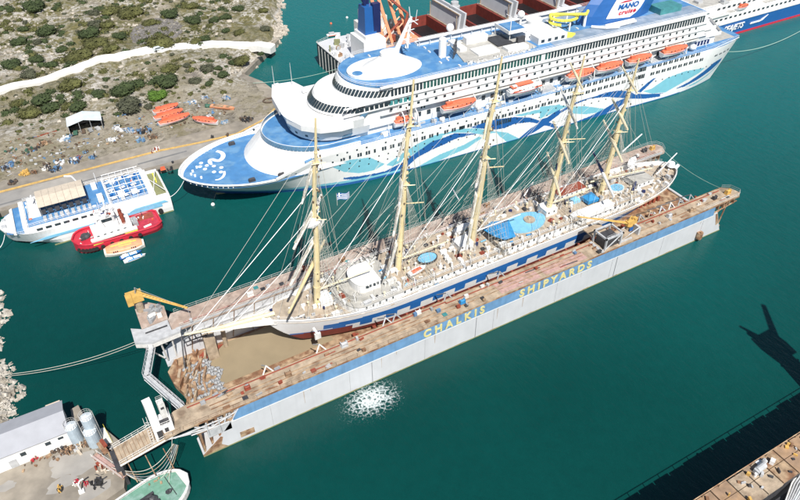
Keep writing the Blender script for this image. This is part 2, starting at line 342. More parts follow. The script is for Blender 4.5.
    H=np.clip(dd*.55-.9,-1.2,1.9)+fbm(X,Y,4,3,2)*.3; g=MB(); g.v=[(float(a),float(b),float(c)) for a,b,c in zip(X.ravel(),Y.ravel(),H.ravel())]; nx=len(xs)
    for j in range(len(ys)-1):
        for i in range(nx-1): g.f.append((j*nx+i,j*nx+i+1,(j+1)*nx+i+1,(j+1)*nx+i)); g.m.append(0)
    obj('shore_terrain',g,'shore_rock',kind='structure')
    # rubble
    def rock(g,x,y,z,s):
        M=Matrix.Rotation(random.uniform(0,6),3,'Z')@Matrix.Rotation(random.uniform(0,1),3,'X'); vs=[]
        for p in ((-1,-1,-1),(1,-1,-1),(1,1,-1),(-1,1,-1),(-1,-1,1),(1,-1,1),(1,1,1),(-1,1,1)):
            q=M@Vector([c*s*random.uniform(.55,1.0)*f for c,f in zip(p,(1,.8,.55))]); vs.append((x+q.x,y+q.y,z+q.z))
        g.add(vs,[(0,3,2,1),(4,5,6,7),(0,1,5,4),(1,2,6,5),(2,3,7,6),(3,0,4,7)])
    g=MB()
    for k in range(3600):
        y=random.uniform(22,82); x=-32.6+1.4*math.sin(y*.21)+.9*math.sin(y*.7+1)-random.uniform(-1.2,10)
        dd=(-32.6+1.4*math.sin(y*.21)+.9*math.sin(y*.7+1))-x; rock(g,x,y,min(1.9,max(-.4,dd*.55-.7))+.2,random.uniform(.15,.55)+(.45 if random.random()<.12 else 0))
    obj('shore_rubble',g,'shore_rock',kind='stuff')
    g=MB(); cnt=0; Pq=[(66,163),(78,176),(90,187),(93,192),(99,200),(100,212),(108,226),(112,240),(122,268)]
    for k in range(900):
        i=random.randrange(len(Pq)-1) if random.random()<.8 else 3; t=random.random(); x=Pq[i][0]*(1-t)+Pq[i+1][0]*t; y=Pq[i][1]*(1-t)+Pq[i+1][1]*t
        o=random.uniform(-1,9); rock(g,x-o+random.uniform(-1,1),y+o*.3,max(.1,min(2.2,.3+o*.35)),random.uniform(.3,1.3))
    for k in range(2600):
        x=random.uniform(-60,108); y=random.uniform(140,300); 
        if x>58+ (y-140)*.32: continue
        h=float(ground_h(x,y)); 
        if math.sin(x*.11+1)*math.sin(y*.13)+.3*math.sin(x*.5)<(.1 if y>156 else .5): continue
        rock(g,x,y,h+.05,random.uniform(.2,.6)+(.6 if random.random()<.1 else 0))
    obj('hillside_rocks',g,'rock',kind='stuff')
    g=MB()
    for k in range(1700):
        a=random.uniform(0,6.283); d=random.random()**.5; px=156+26*d*math.cos(a); py=31+11*d*math.sin(a)-(px-156)*.12
        x,y=G(px,py,5); h=float(ground_h(x,y)); rock(g,x,y,h+.02,random.uniform(.25,.6))
    obj('dark_scree',g,'scree',kind='stuff')
land()
# ------------------------------------------------------------------ bushes
def bush_meshes():
    out={}
    for mi,leaf in enumerate(('leaf_dark','leaf_olive','leaf_grey','leaf_bright')):
        for k in range(3):
            g=MB(); rnd=random.Random(mi*10+k); lobes=[(rnd.uniform(-.45,.45),rnd.uniform(-.4,.4),rnd.uniform(.2,.5),rnd.uniform(.4,.62)) for _ in range(5)]
            for cx,cy,cz,r in lobes: g.blob((cx,cy,cz*.8),r*.86,r*.86,r*.7,n=9,m=6,jit=.16)
            for q in range(620):
                cx,cy,cz,r=rnd.choice(lobes); v=Vector((rnd.gauss(0,1),rnd.gauss(0,1),rnd.gauss(.25,.9))).normalized()*r*rnd.uniform(.85,1.14)
                p=Vector((cx,cy,cz*.8))+Vector((v.x,v.y,v.z*.85))
                if p.z<0: continue
                s=rnd.uniform(.03,.075); a=Vector((rnd.gauss(0,1),rnd.gauss(0,1),rnd.gauss(0,.6))).normalized(); b=a.cross(v.normalized()+Vector((.01,.3*rnd.random(),0)));
                if b.length<1e-3: continue
                b.normalize(); g.add([p-a*s-b*s*.6,p+a*s-b*s*.6,p+a*s+b*s*.6,p-a*s+b*s*.6],[(0,1,2,3)])
            s=MB()
            for q in range(4): s.tube((rnd.uniform(-.1,.1),rnd.uniform(-.1,.1),-.2),(rnd.uniform(-.4,.4),rnd.uniform(-.4,.4),.5),.04,.015,n=4)
            out[(leaf,k)]=(g,s)
    return out
BM=bush_meshes(); proto={}
def bush(px,py,wpx,kind,label,k=None,ratio=1.0):
    x,y=G(px,py,3.5); z=float(ground_h(x,y)); x,y=G(px,py,z+.6); z=float(ground_h(x,y))-.15
    pm=3.5*math.exp(-(y-110)*.0035)+.05*0; dist=math.dist((x,y,z),CAM); pm=FPX/dist; w_=wpx/pm/1.75
    k=random.randrange(3) if k is None else k; key=(kind,k)
    if key not in proto:
        r=thing('bush',label,'bush',(x,y,z),0,'bushes on the rocky hillside'); obj('crown',BM[key][0],kind,r); obj('stem',BM[key][1],'stem',r); proto[key]=r
    else: r=dup(proto[key],(x,y,z),0,label)
    r.rotation_euler=(0,0,random.uniform(-.5,.5)+ (0 if k!=1 else 3.1)); r.scale=(w_,w_*ratio,w_*.8)
bl=[ # pixel x, y of the middle, width in pixels, kind, label
(31,7,21,'leaf_dark','big dark bush at the upper left corner of the hillside'),(54,5,9,'leaf_dark','small bush right of the big bush in the upper left corner'),(97,4,12,'leaf_dark','dark bush at the top edge above the olive clump'),(93,11,11,'leaf_grey','grey green bush just below the dark bush at the top edge'),
(112,9,19,'leaf_olive','olive bush at the top, right of the paired dark bushes'),(9,10,9,'leaf_dark','low dark bush hugging the far left frame edge near the top'),(21,26,11,'leaf_dark','dark bush left of the pale rock scar high on the slope'),(46,33,20,'leaf_dark','wide dark bush alone between two rock scars, upper left slope'),
(18,45,17,'leaf_dark','dark bush low on the left slope above the path bend'),(36,44,10,'leaf_grey','grey bush immediately right of the dark left slope bush'),(60,48,13,'leaf_dark','round dark bush between rock patches in the middle of the slope'),(95,24,14,'leaf_grey','grey bush below the olive clump, upper middle slope'),
(88,36,22,'leaf_dark','large dark bush at the head of the big thicket by the path'),(98,45,22,'leaf_olive','olive bush in the middle of the big thicket by the path'),(82,58,26,'leaf_olive','olive bush at the lower left end of the thicket touching the path'),(108,50,18,'leaf_olive','olive bush at the lower right end of the thicket above the path'),
(72,63,13,'leaf_dark','dark bush tucked under the thicket against the white path'),(105,25,15,'leaf_olive','yellowish olive bush on the upper middle slope'),(134,16,24,'leaf_olive','wide olive bush on the crest left of the grey scree'),(118,34,14,'leaf_dark','dark bush at the left border of the grey scree patch'),
(150,21,14,'leaf_olive','olive bush above the grey scree patch'),(168,16,18,'leaf_dark','dark bush on the slope right of the scree top'),(192,22,17,'leaf_dark','dark bush right of the scree, level with the scree top'),(157,45,30,'leaf_olive','broad olive bush beside the white path below the grey scree'),
(196,40,14,'leaf_olive','olive bush just above the white path near its right bend'),(10,66,18,'leaf_dark','dark bush at the left frame edge above the path'),(35,57,14,'leaf_dark','brownish dark bush above the left part of the path'),(50,64,13,'leaf_dark','dark round bush next to the left part of the path'),
(28,74,14,'leaf_grey','grey low bush just above the path near the left frame edge'),(191,20,12,'leaf_grey','grey bush on the mid slope behind the right end of the scree'),(226,18,12,'leaf_dark','dark bush near the top on the headland'),(238,10,13,'leaf_dark','bush near the rocky headland top beside the basin'),
(214,22,13,'leaf_dark','bush at the headland middle left of the top pair'),(193,4,13,'leaf_olive','olive bush at the top frame edge over the headland'),(262,10,11,'leaf_olive','olive bush closest to the headland water edge at the top'),(264,30,11,'leaf_grey','grey bush near the rocky waterline above the path end'),
(240,32,12,'leaf_olive','olive bush above the path near its seaward end'),(225,30,10,'leaf_dark','little dark bush left of the olive bush near the path end'),(204,38,12,'leaf_dark','dark bush on the headland right above the path bend'),
(67,87,24,'leaf_olive','olive bush under the path with a bare top, left side'),(97,95,15,'leaf_dark','small round dark bush alone below the path'),(122,94,27,'leaf_dark','largest dark bush below the path, left lobe of a pair'),(135,86,20,'leaf_dark','dark bush forming the right lobe of the pair below the path'),
(170,69,18,'leaf_olive','olive bush just below the path beside the pale rocks'),(164,83,26,'leaf_dark','wide dark bush above the bright green one'),(159,97,18,'leaf_bright','bright green bush beside the stored orange lifeboats'),(126,109,28,'leaf_grey','grey green bush below the paired dark bushes'),
(27,114,23,'leaf_olive','round olive bush nearest the road on the far left'),(50,110,20,'leaf_dark','dark bush second from the left below the path'),(77,108,21,'leaf_dark','dark round bush behind the grey tent roof'),(66,107,16,'leaf_olive','olive bush squeezed between the two dark ones behind the tent'),
(91,115,11,'leaf_grey','grey bush right behind the tent roof corner'),(40,100,22,'leaf_dark','flat dark bush below the left part of the path'),(18,101,14,'leaf_olive','flat olive bush near the left frame edge under the path'),(18,110,9,'leaf_dark','small brown bush above the round olive bush on the left'),
(147,107,10,'leaf_grey','small grey bush left of the bright green bush'),(207,69,15,'leaf_grey','grey bush between path bend and basin slipway'),(222,75,14,'leaf_dark','dark bush near the slipway wall'),(243,60,17,'leaf_olive','olive bush under the seaward end of the path'),
(233,63,12,'leaf_dark','dark bush left of the olive bush under the path end'),(195,81,13,'leaf_grey','grey bush below the path right of the white rocks'),(208,83,11,'leaf_dark','dark bush above the blue scrap in the yard'),(218,68,9,'leaf_dark','small dark bush between the path and slipway wall bushes'),
(260,54,8,'leaf_dark','tiny bush at the very end of the white path'),(186,66,9,'leaf_grey','small grey bush just under the white path middle')]
for b in bl: bush(b[0],b[1],b[2],b[3],b[4],ratio=random.uniform(.75,1.05))
def scrub(name,m,N,smin,smax,seed):
    rnd=random.Random(seed); g=MB(); k=0
    while k<N:
        x=rnd.uniform(-62,108); y=rnd.uniform(150 if smax>1.6 else 132,300)
        if x>54+(y-140)*.33: continue
        f=math.sin(x*.085+seed)*math.sin(y*.1+1)+.45*math.sin(x*.31+y*.23+seed)
        if f<-.05 and rnd.random()<.85: continue
        yp=172+(x+60)*.34 if x<-1 else (192+(x+1)*.1 if x<40 else 196-(x-40)*.5)
        if abs(y-yp)<4.8 or (y<150 and rnd.random()<.7): continue
        k+=1; h=float(ground_h(x,y)); s=rnd.uniform(smin,smax)*(.6 if y<160 else 1); g.blob((x,y,h-.1),s*.8,s*.7,s*.55,n=7,m=4,jit=.2)
        for q in range(int(26+20*s)):
            v=Vector((rnd.gauss(0,1),rnd.gauss(0,1),abs(rnd.gauss(0,.7)))).normalized()*s*rnd.uniform(.75,1.1); p=Vector((x,y,h-.1))+Vector((v.x,v.y,v.z*.72)); a=Vector((rnd.gauss(0,1),rnd.gauss(0,1),rnd.gauss(0,.5))).normalized(); b=a.cross(v).normalized(); r=rnd.uniform(.1,.26)
            g.add([p-a*r-b*r,p+a*r-b*r,p+a*r+b*r,p-a*r+b*r],[(0,1,2,3)])
    obj(name,g,m,kind='stuff')
scrub('low_scrub','leaf_olive',440,.5,2.4,2); scrub('low_scrub','leaf_dark',240,.5,2.4,5); scrub('dry_scrub','leaf_grey',450,.3,1.2,9)
# ------------------------------------------------------------------ yard by the quay
def hull_pts(L,B,n=14,stern=.75,bow=1.6):
    pts=[]
    for i in range(n+1):
        t=i/n; b=B/2*min(1,(1-(1-min(1,(1-t)/.45))**bow))*(stern+(1-stern)*min(1,t/.3)); pts.append((t*L,b))
    return pts
def small_hull(g,L,B,H,z0=0,mi=0,stern=.75,keel=.35,bow=1.8,sheer=.15,mtop=None):
    """closed boat hull, stern at x=0, bow at x=L"""
    P=hull_pts(L,B,16,stern,bow); rings=[]
    for x,b in P:
        b=max(b,.02); zt=z0+H*(1+sheer*(x/L)**2); r=[]
        for v in (0,.3,.65,1): 
            f=keel+(1-keel)*v**.5; xx=x-(1-v)*L*.08*(x/L); r.append((xx,-b*f,z0+(zt-z0)*v))
        rings.append(r+[(p[0],-p[1],p[2]) for p in reversed(r)])
    g.rings(rings,mi=mi); return P
def lifeboat(name,label,loc,rz,L=8,B=3,canopy=True,group=None,top='orange',hull='plastic_white',stripe=True,dented=False):
    r=thing(name,label,'lifeboat',loc,rz,group)
    g=MB(); small_hull(g,L,B,1.3,stern=.55,bow=2.2); obj('hull',g,hull,r)
    g=MB(); rings=[]
    for i in range(13):
        t=i/12; x=.15+t*(L-.5); b=B/2*.94*math.sin(math.pi*min(.97,max(.06,t)))**.45; h=1.3*.2*t*t+1.3; hh=.95*math.sin(math.pi*min(.93,max(.1,t)))**.4
        rings.append([(x,b*math.cos(a)*1.0,h+hh*math.sin(a)**.8) for a in [math.pi*k/8 for k in range(9)]])
    if canopy: g.rings(rings,closed=True); obj('canopy',g,top,r,smooth=False)
    g=MB(); 
    for k in range(4): g.box(L*(.25+.14*k),L*(.25+.14*k)+.5,-.25,.25,2.1,2.35)
    g.box(L*.12,L*.3,-.45,.45,1.9,2.65); obj('hatch',g,top,r)
    g=MB()
    for s in (-1,1):
        for k in range(5): x=L*(.22+.13*k); g.box(x,x+.45,s*B*.42-.04,s*B*.42+.04,1.65,1.95)
    obj('window',g,'window',r)
    g=MB(); pts=[(x,b) for x,b in hull_pts(L,B,16,.55,2.2)]
    for s in (-1,1):
        for a,b in zip(pts[:-1],pts[1:]): g.tube((a[0],s*(a[1]+.03),1.25+.2*(a[0]/L)**2),(b[0],s*(b[1]+.03),1.25+.2*(b[0]/L)**2),.07,n=4)
    obj('fender_rope',g,'red' if stripe else 'white_paint',r)
    return r
x,y=G(170,118,3); lifeboat('lifeboat','orange topped lifeboat nearest the road in the stacked yard trio',(x-4.6,y-2.6,2.1),R(6),11.5,4.2,group='stored orange lifeboats')
lifeboat('lifeboat','orange lifeboat in the middle of the yard trio beside the bushes',(x-5.2,y+1.2,2.5),R(5),10.8,4.0,group='stored orange lifeboats')
lifeboat('lifeboat','orange lifeboat at the back of the yard trio near the bright bush',(x-4.4,y+5.0,2.9),R(8),9.6,3.8,group='stored orange lifeboats')
x,y=G(205,122,3); lifeboat('lifeboat','orange and white lifeboat lying slanted right of the yard trio',(x+3.6,y-2.6,2.1),R(135),9.6,3.4,group='stored orange lifeboats')
x,y=G(222,108,3); r=thing('hull_section','long faded orange open boat hull lying askew near the quay corner','boat',(x-3,y+4,2.1),R(-42))
g=MB(); small_hull(g,9.5,2.2,1.0,stern=.8); obj('hull',g,'orange_pale',r); g=MB(); g.box(1,5,-.8,.8,1.0,1.12); g.box(6,7.5,-.6,.6,1.05,1.2); obj('bench',g,'rust',r); g=MB(); g.blob((-1.2,0,.6),1.2,1.1,.8,jit=.2); obj('cover',g,'scrap_green',r)
# tent shed
x0,y0=G(88,134,2)
r=thing('open_shed','pale gabled roof shed with dark open front at the yard','shed',(x0,y0,2),R(-6))
g=MB(); W_=5.6
for s in (-1,1):
    g.add([(0,-.3,5.5),(s*W_,-.3,4.1),(s*W_,6.4,4.1),(0,6.4,5.5),(0,-.3,5.65),(s*W_,-.3,4.25),(s*W_,6.4,4.25),(0,6.4,5.65)],[(0,1,2,3),(4,7,6,5),(0,4,5,1),(1,5,6,2),(2,6,7,3)])
obj('roof',g,'roof_pale',r)
g=MB(); g.box(-5.4,5.4,6.0,6.2,0,4.1); g.box(5.25,5.4,0,6.0,0,4.1); g.box(-5.4,-5.25,.6,6.0,0,4.1); g.box(-5.2,5.2,0.4,6.0,-.02,.04); g.add([(-5.3,.5,4.1),(5.3,.5,4.1),(0,.5,5.4)],[(0,1,2)]); obj('wall',g,'black',r)  # black walls, floor and gable sheet paint in the shade inside the shed
g=MB()
for xx in (-5.3,-1.8,1.8,5.3): g.box(xx-.08,xx+.08,-.1,.06,0,4.1+1.5*(1-abs(xx)/5.6)-.1)
obj('post',g,'grey_steel',r)
for k,(dx,c) in enumerate(((-3.6,'scrap_green'),(-1.2,'scrap_brown'),(1.2,'grey_steel'),(3.6,'light_grey'))):
    r=thing('trailer',['green cart under the shed, leftmost of four','brown cart under the shed, second from left','dark grey cart under the shed, third from left','light grey cart under the shed, rightmost'][k],'cart',(x0+dx,y0+1.1-dx*.1,2),R(80+8*k),'carts parked under the shed')
    g=MB(); g.box(-1.2,1.2,-.7,.7,.6,1.1); g.box(-1.1,-.2,-.6,.6,1.1,1.5); obj('bed',g,c,r)
    for s in (-1,1):
        g=MB(); g.tube((.5,s*.75,.35),(.5,s*.9,.35),.35,n=10); obj('wheel',g,'rubber',r)
# scrap: assorted machines, skips and crates
def scrap(px,py,size,cols,label,cat='scrap heap',name='scrap_heap',n=14,flat=.5,z=2.0):
    x,y=G(px,py,z+.3); r=thing(name,label,cat,(x,y,z),random.uniform(0,3))
    for q,c in enumerate(cols):
        g=MB()
        for k in range(n):
            a=random.uniform(0,6.28); d=size*random.random()**.7; s=size*random.uniform(.12,.4)
            if random.random()<.35: 
                p=Vector((d*math.cos(a),d*math.sin(a)*.7,random.uniform(.1,.5))); g.tube(p,p+Vector((random.uniform(-1,1),random.uniform(-1,1),random.uniform(-.1,.5)))*size*.6,random.uniform(.05,.14),n=5)
            elif random.random()<.4: g.cyl(d*math.cos(a),d*math.sin(a)*.7,0,random.uniform(.4,1.1)*flat*2,s*.5,n=10)
            else: g.obox((d*math.cos(a),d*math.sin(a)*.7,0),s*random.uniform(.6,1.6),s,random.uniform(.25,1.1)*flat*2,a,tilt=random.uniform(-.2,.2))
        obj(['frame','panel','debris','sheet'][q%4],g,c,r)
SC=[(46,167,2.2,['scrap_brown','dark_steel','white_worn'],'dark scrap heap with a white drum by the kerb'),(59,162,1.9,['scrap_brown','plastic_white','faded_blue'],'scrap heap with white sacks and blue sheet near the kerb'),(55,169,2.0,['scrap_blue','dark_steel'],'low blue and black scrap pieces just behind the yellow kerb'),
(74,161,1.9,['scrap_blue','white_worn','dark_steel'],'blue and white wreckage between scrap heap and blue cart'),(93,157,1.4,['scrap_blue','dark_steel'],'small blue machine standing by the kerb'),(79,157,1.2,['rust_red','scrap_blue'],'reddish scrap beside the blue wreckage'),(34,172,1.2,['scrap_brown','rust'],'rusty scrap left of the dark heap'),(13,182,1.7,['scrap_brown','dark_steel'],'dark machine parts at the far left kerb'),
(24,173,2.0,['yellow','yellow'],'yellow machine wreck lying on the yard'),(7,167,2.3,['grey_steel','scrap_blue','dark_steel'],'grey blue machinery at the left frame edge'),(11,152,2.0,['scrap_green','scrap_brown'],'green boat shaped skip on the left yard'),(27,151,2.0,['scrap_green','scrap_brown'],'green and brown skip in the middle left yard'),(44,144,2.2,['scrap_brown','rust'],'brown covered mound under the red wall'),
(36,149,1.6,['scrap_brown','dark_steel'],'brown wreck between the skips'),(65,139,1.9,['plastic_white','faded_blue'],'white and blue bags beside the shed'),(112,140,2.0,['plastic_white','light_grey'],'pile of white bags right of the shed'),(118,129,2.2,['plastic_white','light_grey'],'white bags behind the shed corner'),(130,131,2.2,['scrap_blue','light_grey','faded_blue'],'light blue tank wreck beside the white bags'),
(144,131,2.4,['scrap_brown','scrap_blue','rubber'],'heap of tyres and blue scrap near the lifeboats'),(140,140,1.8,['scrap_blue','faded_blue'],'blue tarpaulin scrap at the yard edge'),(153,137,1.8,['rust','scrap_brown'],'rusty debris between scrap and lifeboats'),(155,150,1.6,['plastic_white','rust_red'],'white slab with red pieces near the kerb'),
(192,103,2.2,['scrap_blue','plastic_white','faded_blue'],'scattered blue and white scrap behind the lifeboats'),(203,98,1.8,['scrap_blue','light_grey'],'blue grey scrap nearest the dark bush'),(226,98,1.6,['light_grey','scrap_blue'],'pale scrap left of the faded hull'),(209,117,1.4,['plastic_white','light_grey'],'white debris at the slanted lifeboat bow'),(225,122,1.3,['faded_blue','light_grey'],'little blue debris below the faded hull'),
(246,119,2.4,['dark_steel','rubber','scrap_brown'],'black tangled machine at the end of the faded hull'),(212,137,.9,['dark_steel'],'small black block on the grass by the kerb'),(86,152,1,['faded_blue','scrap_brown'],'little blue barrow near the kerb'),(228,135,1.1,['scrap_brown'],'brown bollard stub at the quay edge by the white ship'),
(170,170,1,['dark_steel'],'small dark bin on the quay apron'),(38,107,1,['rust'],'rusty oddment between the left bushes')]
for s in SC: scrap(*s)
x,y=G(163,169.5,2); r=thing('barrier','small orange barrier block on the quay apron','barrier',(x,y,1.96)); g=MB(); g.box(-.8,.8,-.5,.5,0,.15); g.box(-.7,.7,-.1,.1,.15,1.1); obj('panel',g,'orange',r)
x,y=G(269,101,2); r=thing('tyre','big black ring tyre lying on the grass by the quay corner','tyre',(x,y,2)); g=MB()
for k in range(20):
    a,b=2*math.pi*k/20,2*math.pi*(k+1)/20; g.tube((2.2*math.cos(a),1.6*math.sin(a),.3),(2.2*math.cos(b),1.6*math.sin(b),.3),.28,n=6)
obj('rim',g,'scrap_brown',r)
g=MB(); x,y=G(18,148,2)
for k in range(9): g.obox((x-12+k*3.0,y+k*.55,2),2.9,.25,.7+.2*(k%2),.18)
tag(obj('low_wall',g,'rust_red'),'low red brown wall running behind the yard skips','wall')
x,y=G(159,52,4.5); r=thing('parked_car','pale blue car parked on the white path','car',(x,y,float(ground_h(x,y))+.75),R(8))
g=MB(); g.prism_y([(-2.1,.35),(2.1,.35),(2.15,.8),(1.2,.95),(.6,1.45),(-1.3,1.5),(-2.0,.95)],-.85,.85); obj('body',g,'roof_pale',r)
g=MB(); g.prism_y([(1.0,.98),(.58,1.4),(-1.25,1.42),(-1.8,.98)],-.87,.87); obj('window',g,'window',r)
for a in (-1.3,1.3):
    for s in (-.8,.8): g=MB(); g.tube((a,s-.1,.35),(a,s+.1,.35),.35,n=10); obj('wheel',g,'rubber',r)
# quay bollards
for k,(xx) in enumerate((-18,-4,9,24,44)):
    r=thing('bollard',['bollard at the quay edge behind the ferry bow','bollard behind the beige ferry canopy','bollard behind the ferry rear seats','bollard at the quay edge right of the ferry stern','bollard hidden beside the white ship bow'][k],'bollard',(xx,110.4,1.9),0,'mooring bollards along the quay')
    g=MB(); g.cyl(0,0,0,.5,.28,n=10); g.cyl(0,0,.5,.7,.4,n=10); obj('post',g,'dark_steel',r)
# ------------------------------------------------------------------ lower left: warehouse, silos
r=thing('warehouse','long warehouse with plain grey roof and white front wall','warehouse',(-22,18,2))
g=MB(); g.box(-60,-.2,-3.3,4.6,0,4.3); g.add([(-.2,-3.3,4.3),(-.2,4.6,4.3),(-.2,.7,5.6)],[(0,1,2)]); obj('wall',g,'white_paint',r)
g=MB()
for a,b,c,d in ((-3.75,4.25,.7,5.85),(5.0,4.35,.7,5.85)):
    g.add([(-60,a,b),(.25,a,b),(.25,c,d),(-60,c,d),(-60,a,b+.14),(.25,a,b+.14),(.25,c,d+.14),(-60,c,d+.14)],[(0,1,2,3),(4,7,6,5),(0,4,5,1),(1,5,6,2),(2,6,7,3)])
for k in range(50): xx=-60+1.2*k; g.tube((xx,-3.75,4.3),(xx,.7,5.87),.025,n=3)
obj('roof',g,'roof_grey',r)
g=MB(); g.box(-3,-.2,4.6,5.6,3.2,4.2); obj('canopy',g,'beige',r)
for xx,zz,hh in ((-4.6,2.4,.9),(-9.2,2.2,1.0),(-15,1.9,1.1),(-2.2,2.7,.6)): g=MB(); g.box(xx,xx+1,-3.36,-3.3,zz,zz+hh); obj('window',g,'window',r)
g=MB(); g.box(-11.6,-10.2,-3.36,-3.3,0,2.2); obj('door',g,'light_grey',r)
def silo(x,y,z,rd,h,label,stack=False):
    r=thing('silo',label,'silo',(x,y,z),0,'pale blue grey silos by the yard'); g=MB(); g.cyl(0,0,0,h,rd,n=20); obj('tank',g,'silo',r)
    g=MB(); g.cyl(0,0,h,h+.35,rd*1.02,rd*.35,n=20); g.cyl(.1,.1,h+.3,h+.55,.2,n=8); obj('lid',g,'silo_top',r)
    g=MB(); pts=[(rd*math.cos(a),rd*math.sin(a),h) for a in [2*math.pi*k/16 for k in range(17)]]; rail(g,pts,1.1,.6,.035,2); obj('railing',g,'white_worn',r)
    g=MB(); 
    for s in (-.2,.2): g.tube((rd+.12,s,0),(rd+.12,s,h+.9),.04,n=4)
    for k in range(int(h/.4)): g.tube((rd+.12,-.2,k*.4),(rd+.12,.2,k*.4),.03,n=3)
    obj('ladder',g,'white_worn',r); return r
a_,b_=G(70.5,426,6.6); silo(a_,b_,2,1.25,4.6,'shorter single silo touching the warehouse corner')
a_,b_=G(89.5,431,6.2); silo(a_,b_,2,1.3,4.2,'front silo of the close pair with dark fittings on its lid')
a_,b_=G(86,417,9.2); silo(a_,b_,2,1.2,7.2,'tallest silo standing behind the front one of the pair')
r=thing('conveyor','rusty loading conveyor and hoppers in front of the silos','conveyor',(-16.8,9.2,2))
g=MB(); g.obox((-.2,0,1.6),1.0,3.2,.5,.25); g.box(-1,-.7,-1.4,-1.1,0,1.6); g.box(.4,.7,-1.5,-1.2,0,1.6); obj('hopper',g,'rust',r); g=MB(); g.obox((.2,.6,2.1),.7,2.0,.5,.25); obj('belt_cover',g,'rust_red',r)
r=thing('pale_walkway','pale steel walkway between the silos and the berth','walkway',(-17,5.5,2),R(-62))
g=MB(); g.box(-4,5,-.6,.6,.9,1.05); obj('deck',g,'pink_deck',r); g=MB(); rail(g,[(-4,-.6,1),(5,-.6,1)],1); rail(g,[(-4,.6,1),(5,.6,1)],1); obj('railing',g,'white_worn',r)
g=MB()
for xx in (-3.5,0,4.5): g.box(xx-.1,xx+.1,-.5,.5,0,.9)
obj('post',g,'rust',r)
SC2=[(10,453,2.2,['rust','rust_red','scrap_brown'],'rusty scrap by the warehouse left wall'),(34,447,1.6,['scrap_brown','rust'],'brown scrap pile under the warehouse window'),(42,447,1.3,['orange','rust_red'],'orange red machine part under the warehouse wall'),(34,457,1.0,['red','rust'],'small red piece on the yard before the warehouse'),
(50,450,1.4,['scrap_brown','light_grey'],'grey brown junk in front of the warehouse right end'),(60,447,1.4,['dark_steel','scrap_brown'],'dark junk pile below the shorter silo'),(68,452,1.4,['scrap_brown','rust'],'brown junk between yard and conveyor'),(78,449,1.3,['light_grey','beige'],'pale pipes lying at the silo foot'),
(22,455,1.2,['scrap_brown','rust'],'low brown junk left of the red piece'),(77,483,.8,['red','white_worn'],'small red and white item on the lower yard edge'),(86,484,.7,['red'],'red box on the yard edge near the berth'),(60,489,.7,['dark_steel','yellow'],'yellow black drum at the yard bottom'),
(107,449,1.2,['light_grey','dark_steel'],'grey machinery at the quay corner near the bridge'),(101,468,1.3,['beige','rust_red'],'pinkish crates beside the pale walkway'),(110,470,1.2,['white_worn','beige'],'white crates at the berth edge'),(97,482,1.6,['dark_steel','rubber'],'black heap on the yard at the berth')]
for s in SC2: scrap(*s,n=11)
r=thing('quay_light_mast','slim quay corner platform with white cap and yellow edge','platform',(-16.8,15.2,0)); g=MB(); g.prism([(-1.9,-3),(1.6,-4.2),(.9,.4),(-.3,.6)],-.5,2.1); obj('deck',g,'white_worn',r); g=MB(); rail(g,[(1.6,-4.2,2.1),(.9,.4,2.1)],1.1,1); obj('railing',g,'bright_yellow',r)
r=thing('davit_post','white curved davit post on the lower yard edge','davit',(*G(82,492,2),2)); g=MB(); g.poly([(0,0,0),(0,0,2.4),(.5,.1,3.2),(1.2,.2,3.3)],.16,n=6); g.box(-.5,.5,-.4,.4,0,.5); obj('arm',g,'white_paint',r)
# green workboat at the bottom edge
r=thing('green_workboat','workboat with pale green deck and white rounded bow at the bottom edge','boat',(-27.4,-10.4,0),R(14))
L_=24.0
def gp(x):
    t=x/L_; return 4.5*(1 if t<.68 else max(0,1-((t-.68)/.32)**2.4)**.55)
XS=[L_*k/36 for k in range(37)]
g=MB(); g.rings([[(x-.9*(x/L_)**3,-max(.05,gp(x))*.82,-.4),(x,-max(.05,gp(x)),1.5),(x,-max(.05,gp(x)),2.5+.5*(x/L_)**3),(x,max(.05,gp(x)),2.5+.5*(x/L_)**3),(x,max(.05,gp(x)),1.5),(x-.9*(x/L_)**3,max(.05,gp(x))*.82,-.4)] for x in XS]); obj('hull',g,'white_worn',r)
g=MB(); xs=[x for x in XS if x<L_-.9]; g.prism([(x,-max(.05,gp(x)-.45)) for x in xs]+[(x,max(.05,gp(x)-.45)) for x in reversed(xs)],2.7,3.05); obj('deck',g,'green_deck',r)
g=MB()
for s in (-1,1):
    for a,b in zip(XS,XS[1:]): g.tube((a,s*(gp(a)-.1),3.1+.4*(a/L_)**3),(b,s*(gp(b)-.1),3.1+.4*(b/L_)**3),.2,n=5)
obj('bulwark',g,'white_paint',r)
g=MB(); g.blob((16.2,-.4,3.5),1.3,1.1,.7,jit=.3); g.cyl(16,-.4,3.05,4.1,.5,n=10); g.box(14.8,17.6,-1.6,-1.1,3.05,3.6); g.box(14.6,17.4,.7,1.2,3.05,3.5); obj('winch',g,'dark_steel',r)
g=MB(); g.blob((19.8,-.8,3.2),.7,.5,.4,jit=.25); obj('windlass',g,'dark_steel',r)
g=MB(); g.tube((11.4,-3.8,3.2),(11.2,3.0,3.2),.12); g.tube((20.4,-2.4,3.2),(20.6,2.6,3.2),.07); g.box(10.0,10.4,-3,2,3.05,3.4); obj('rail_bar',g,'dark_steel',r)
for q in range(9): g=MB(); g.obox((random.uniform(12.5,21),random.uniform(1.5,3.2)*random.choice([-1,1]),3.05),random.uniform(.3,.9),random.uniform(.2,.5),.35,random.uniform(0,3)); obj('deck_gear',g,'rust',r)
g=MB(); g.box(1,8,-3,3,3.05,5.4); obj('cabin',g,'white_worn',r); g=MB(); g.box(8.0,8.06,-2,2,4,4.8); obj('window',g,'window',r)

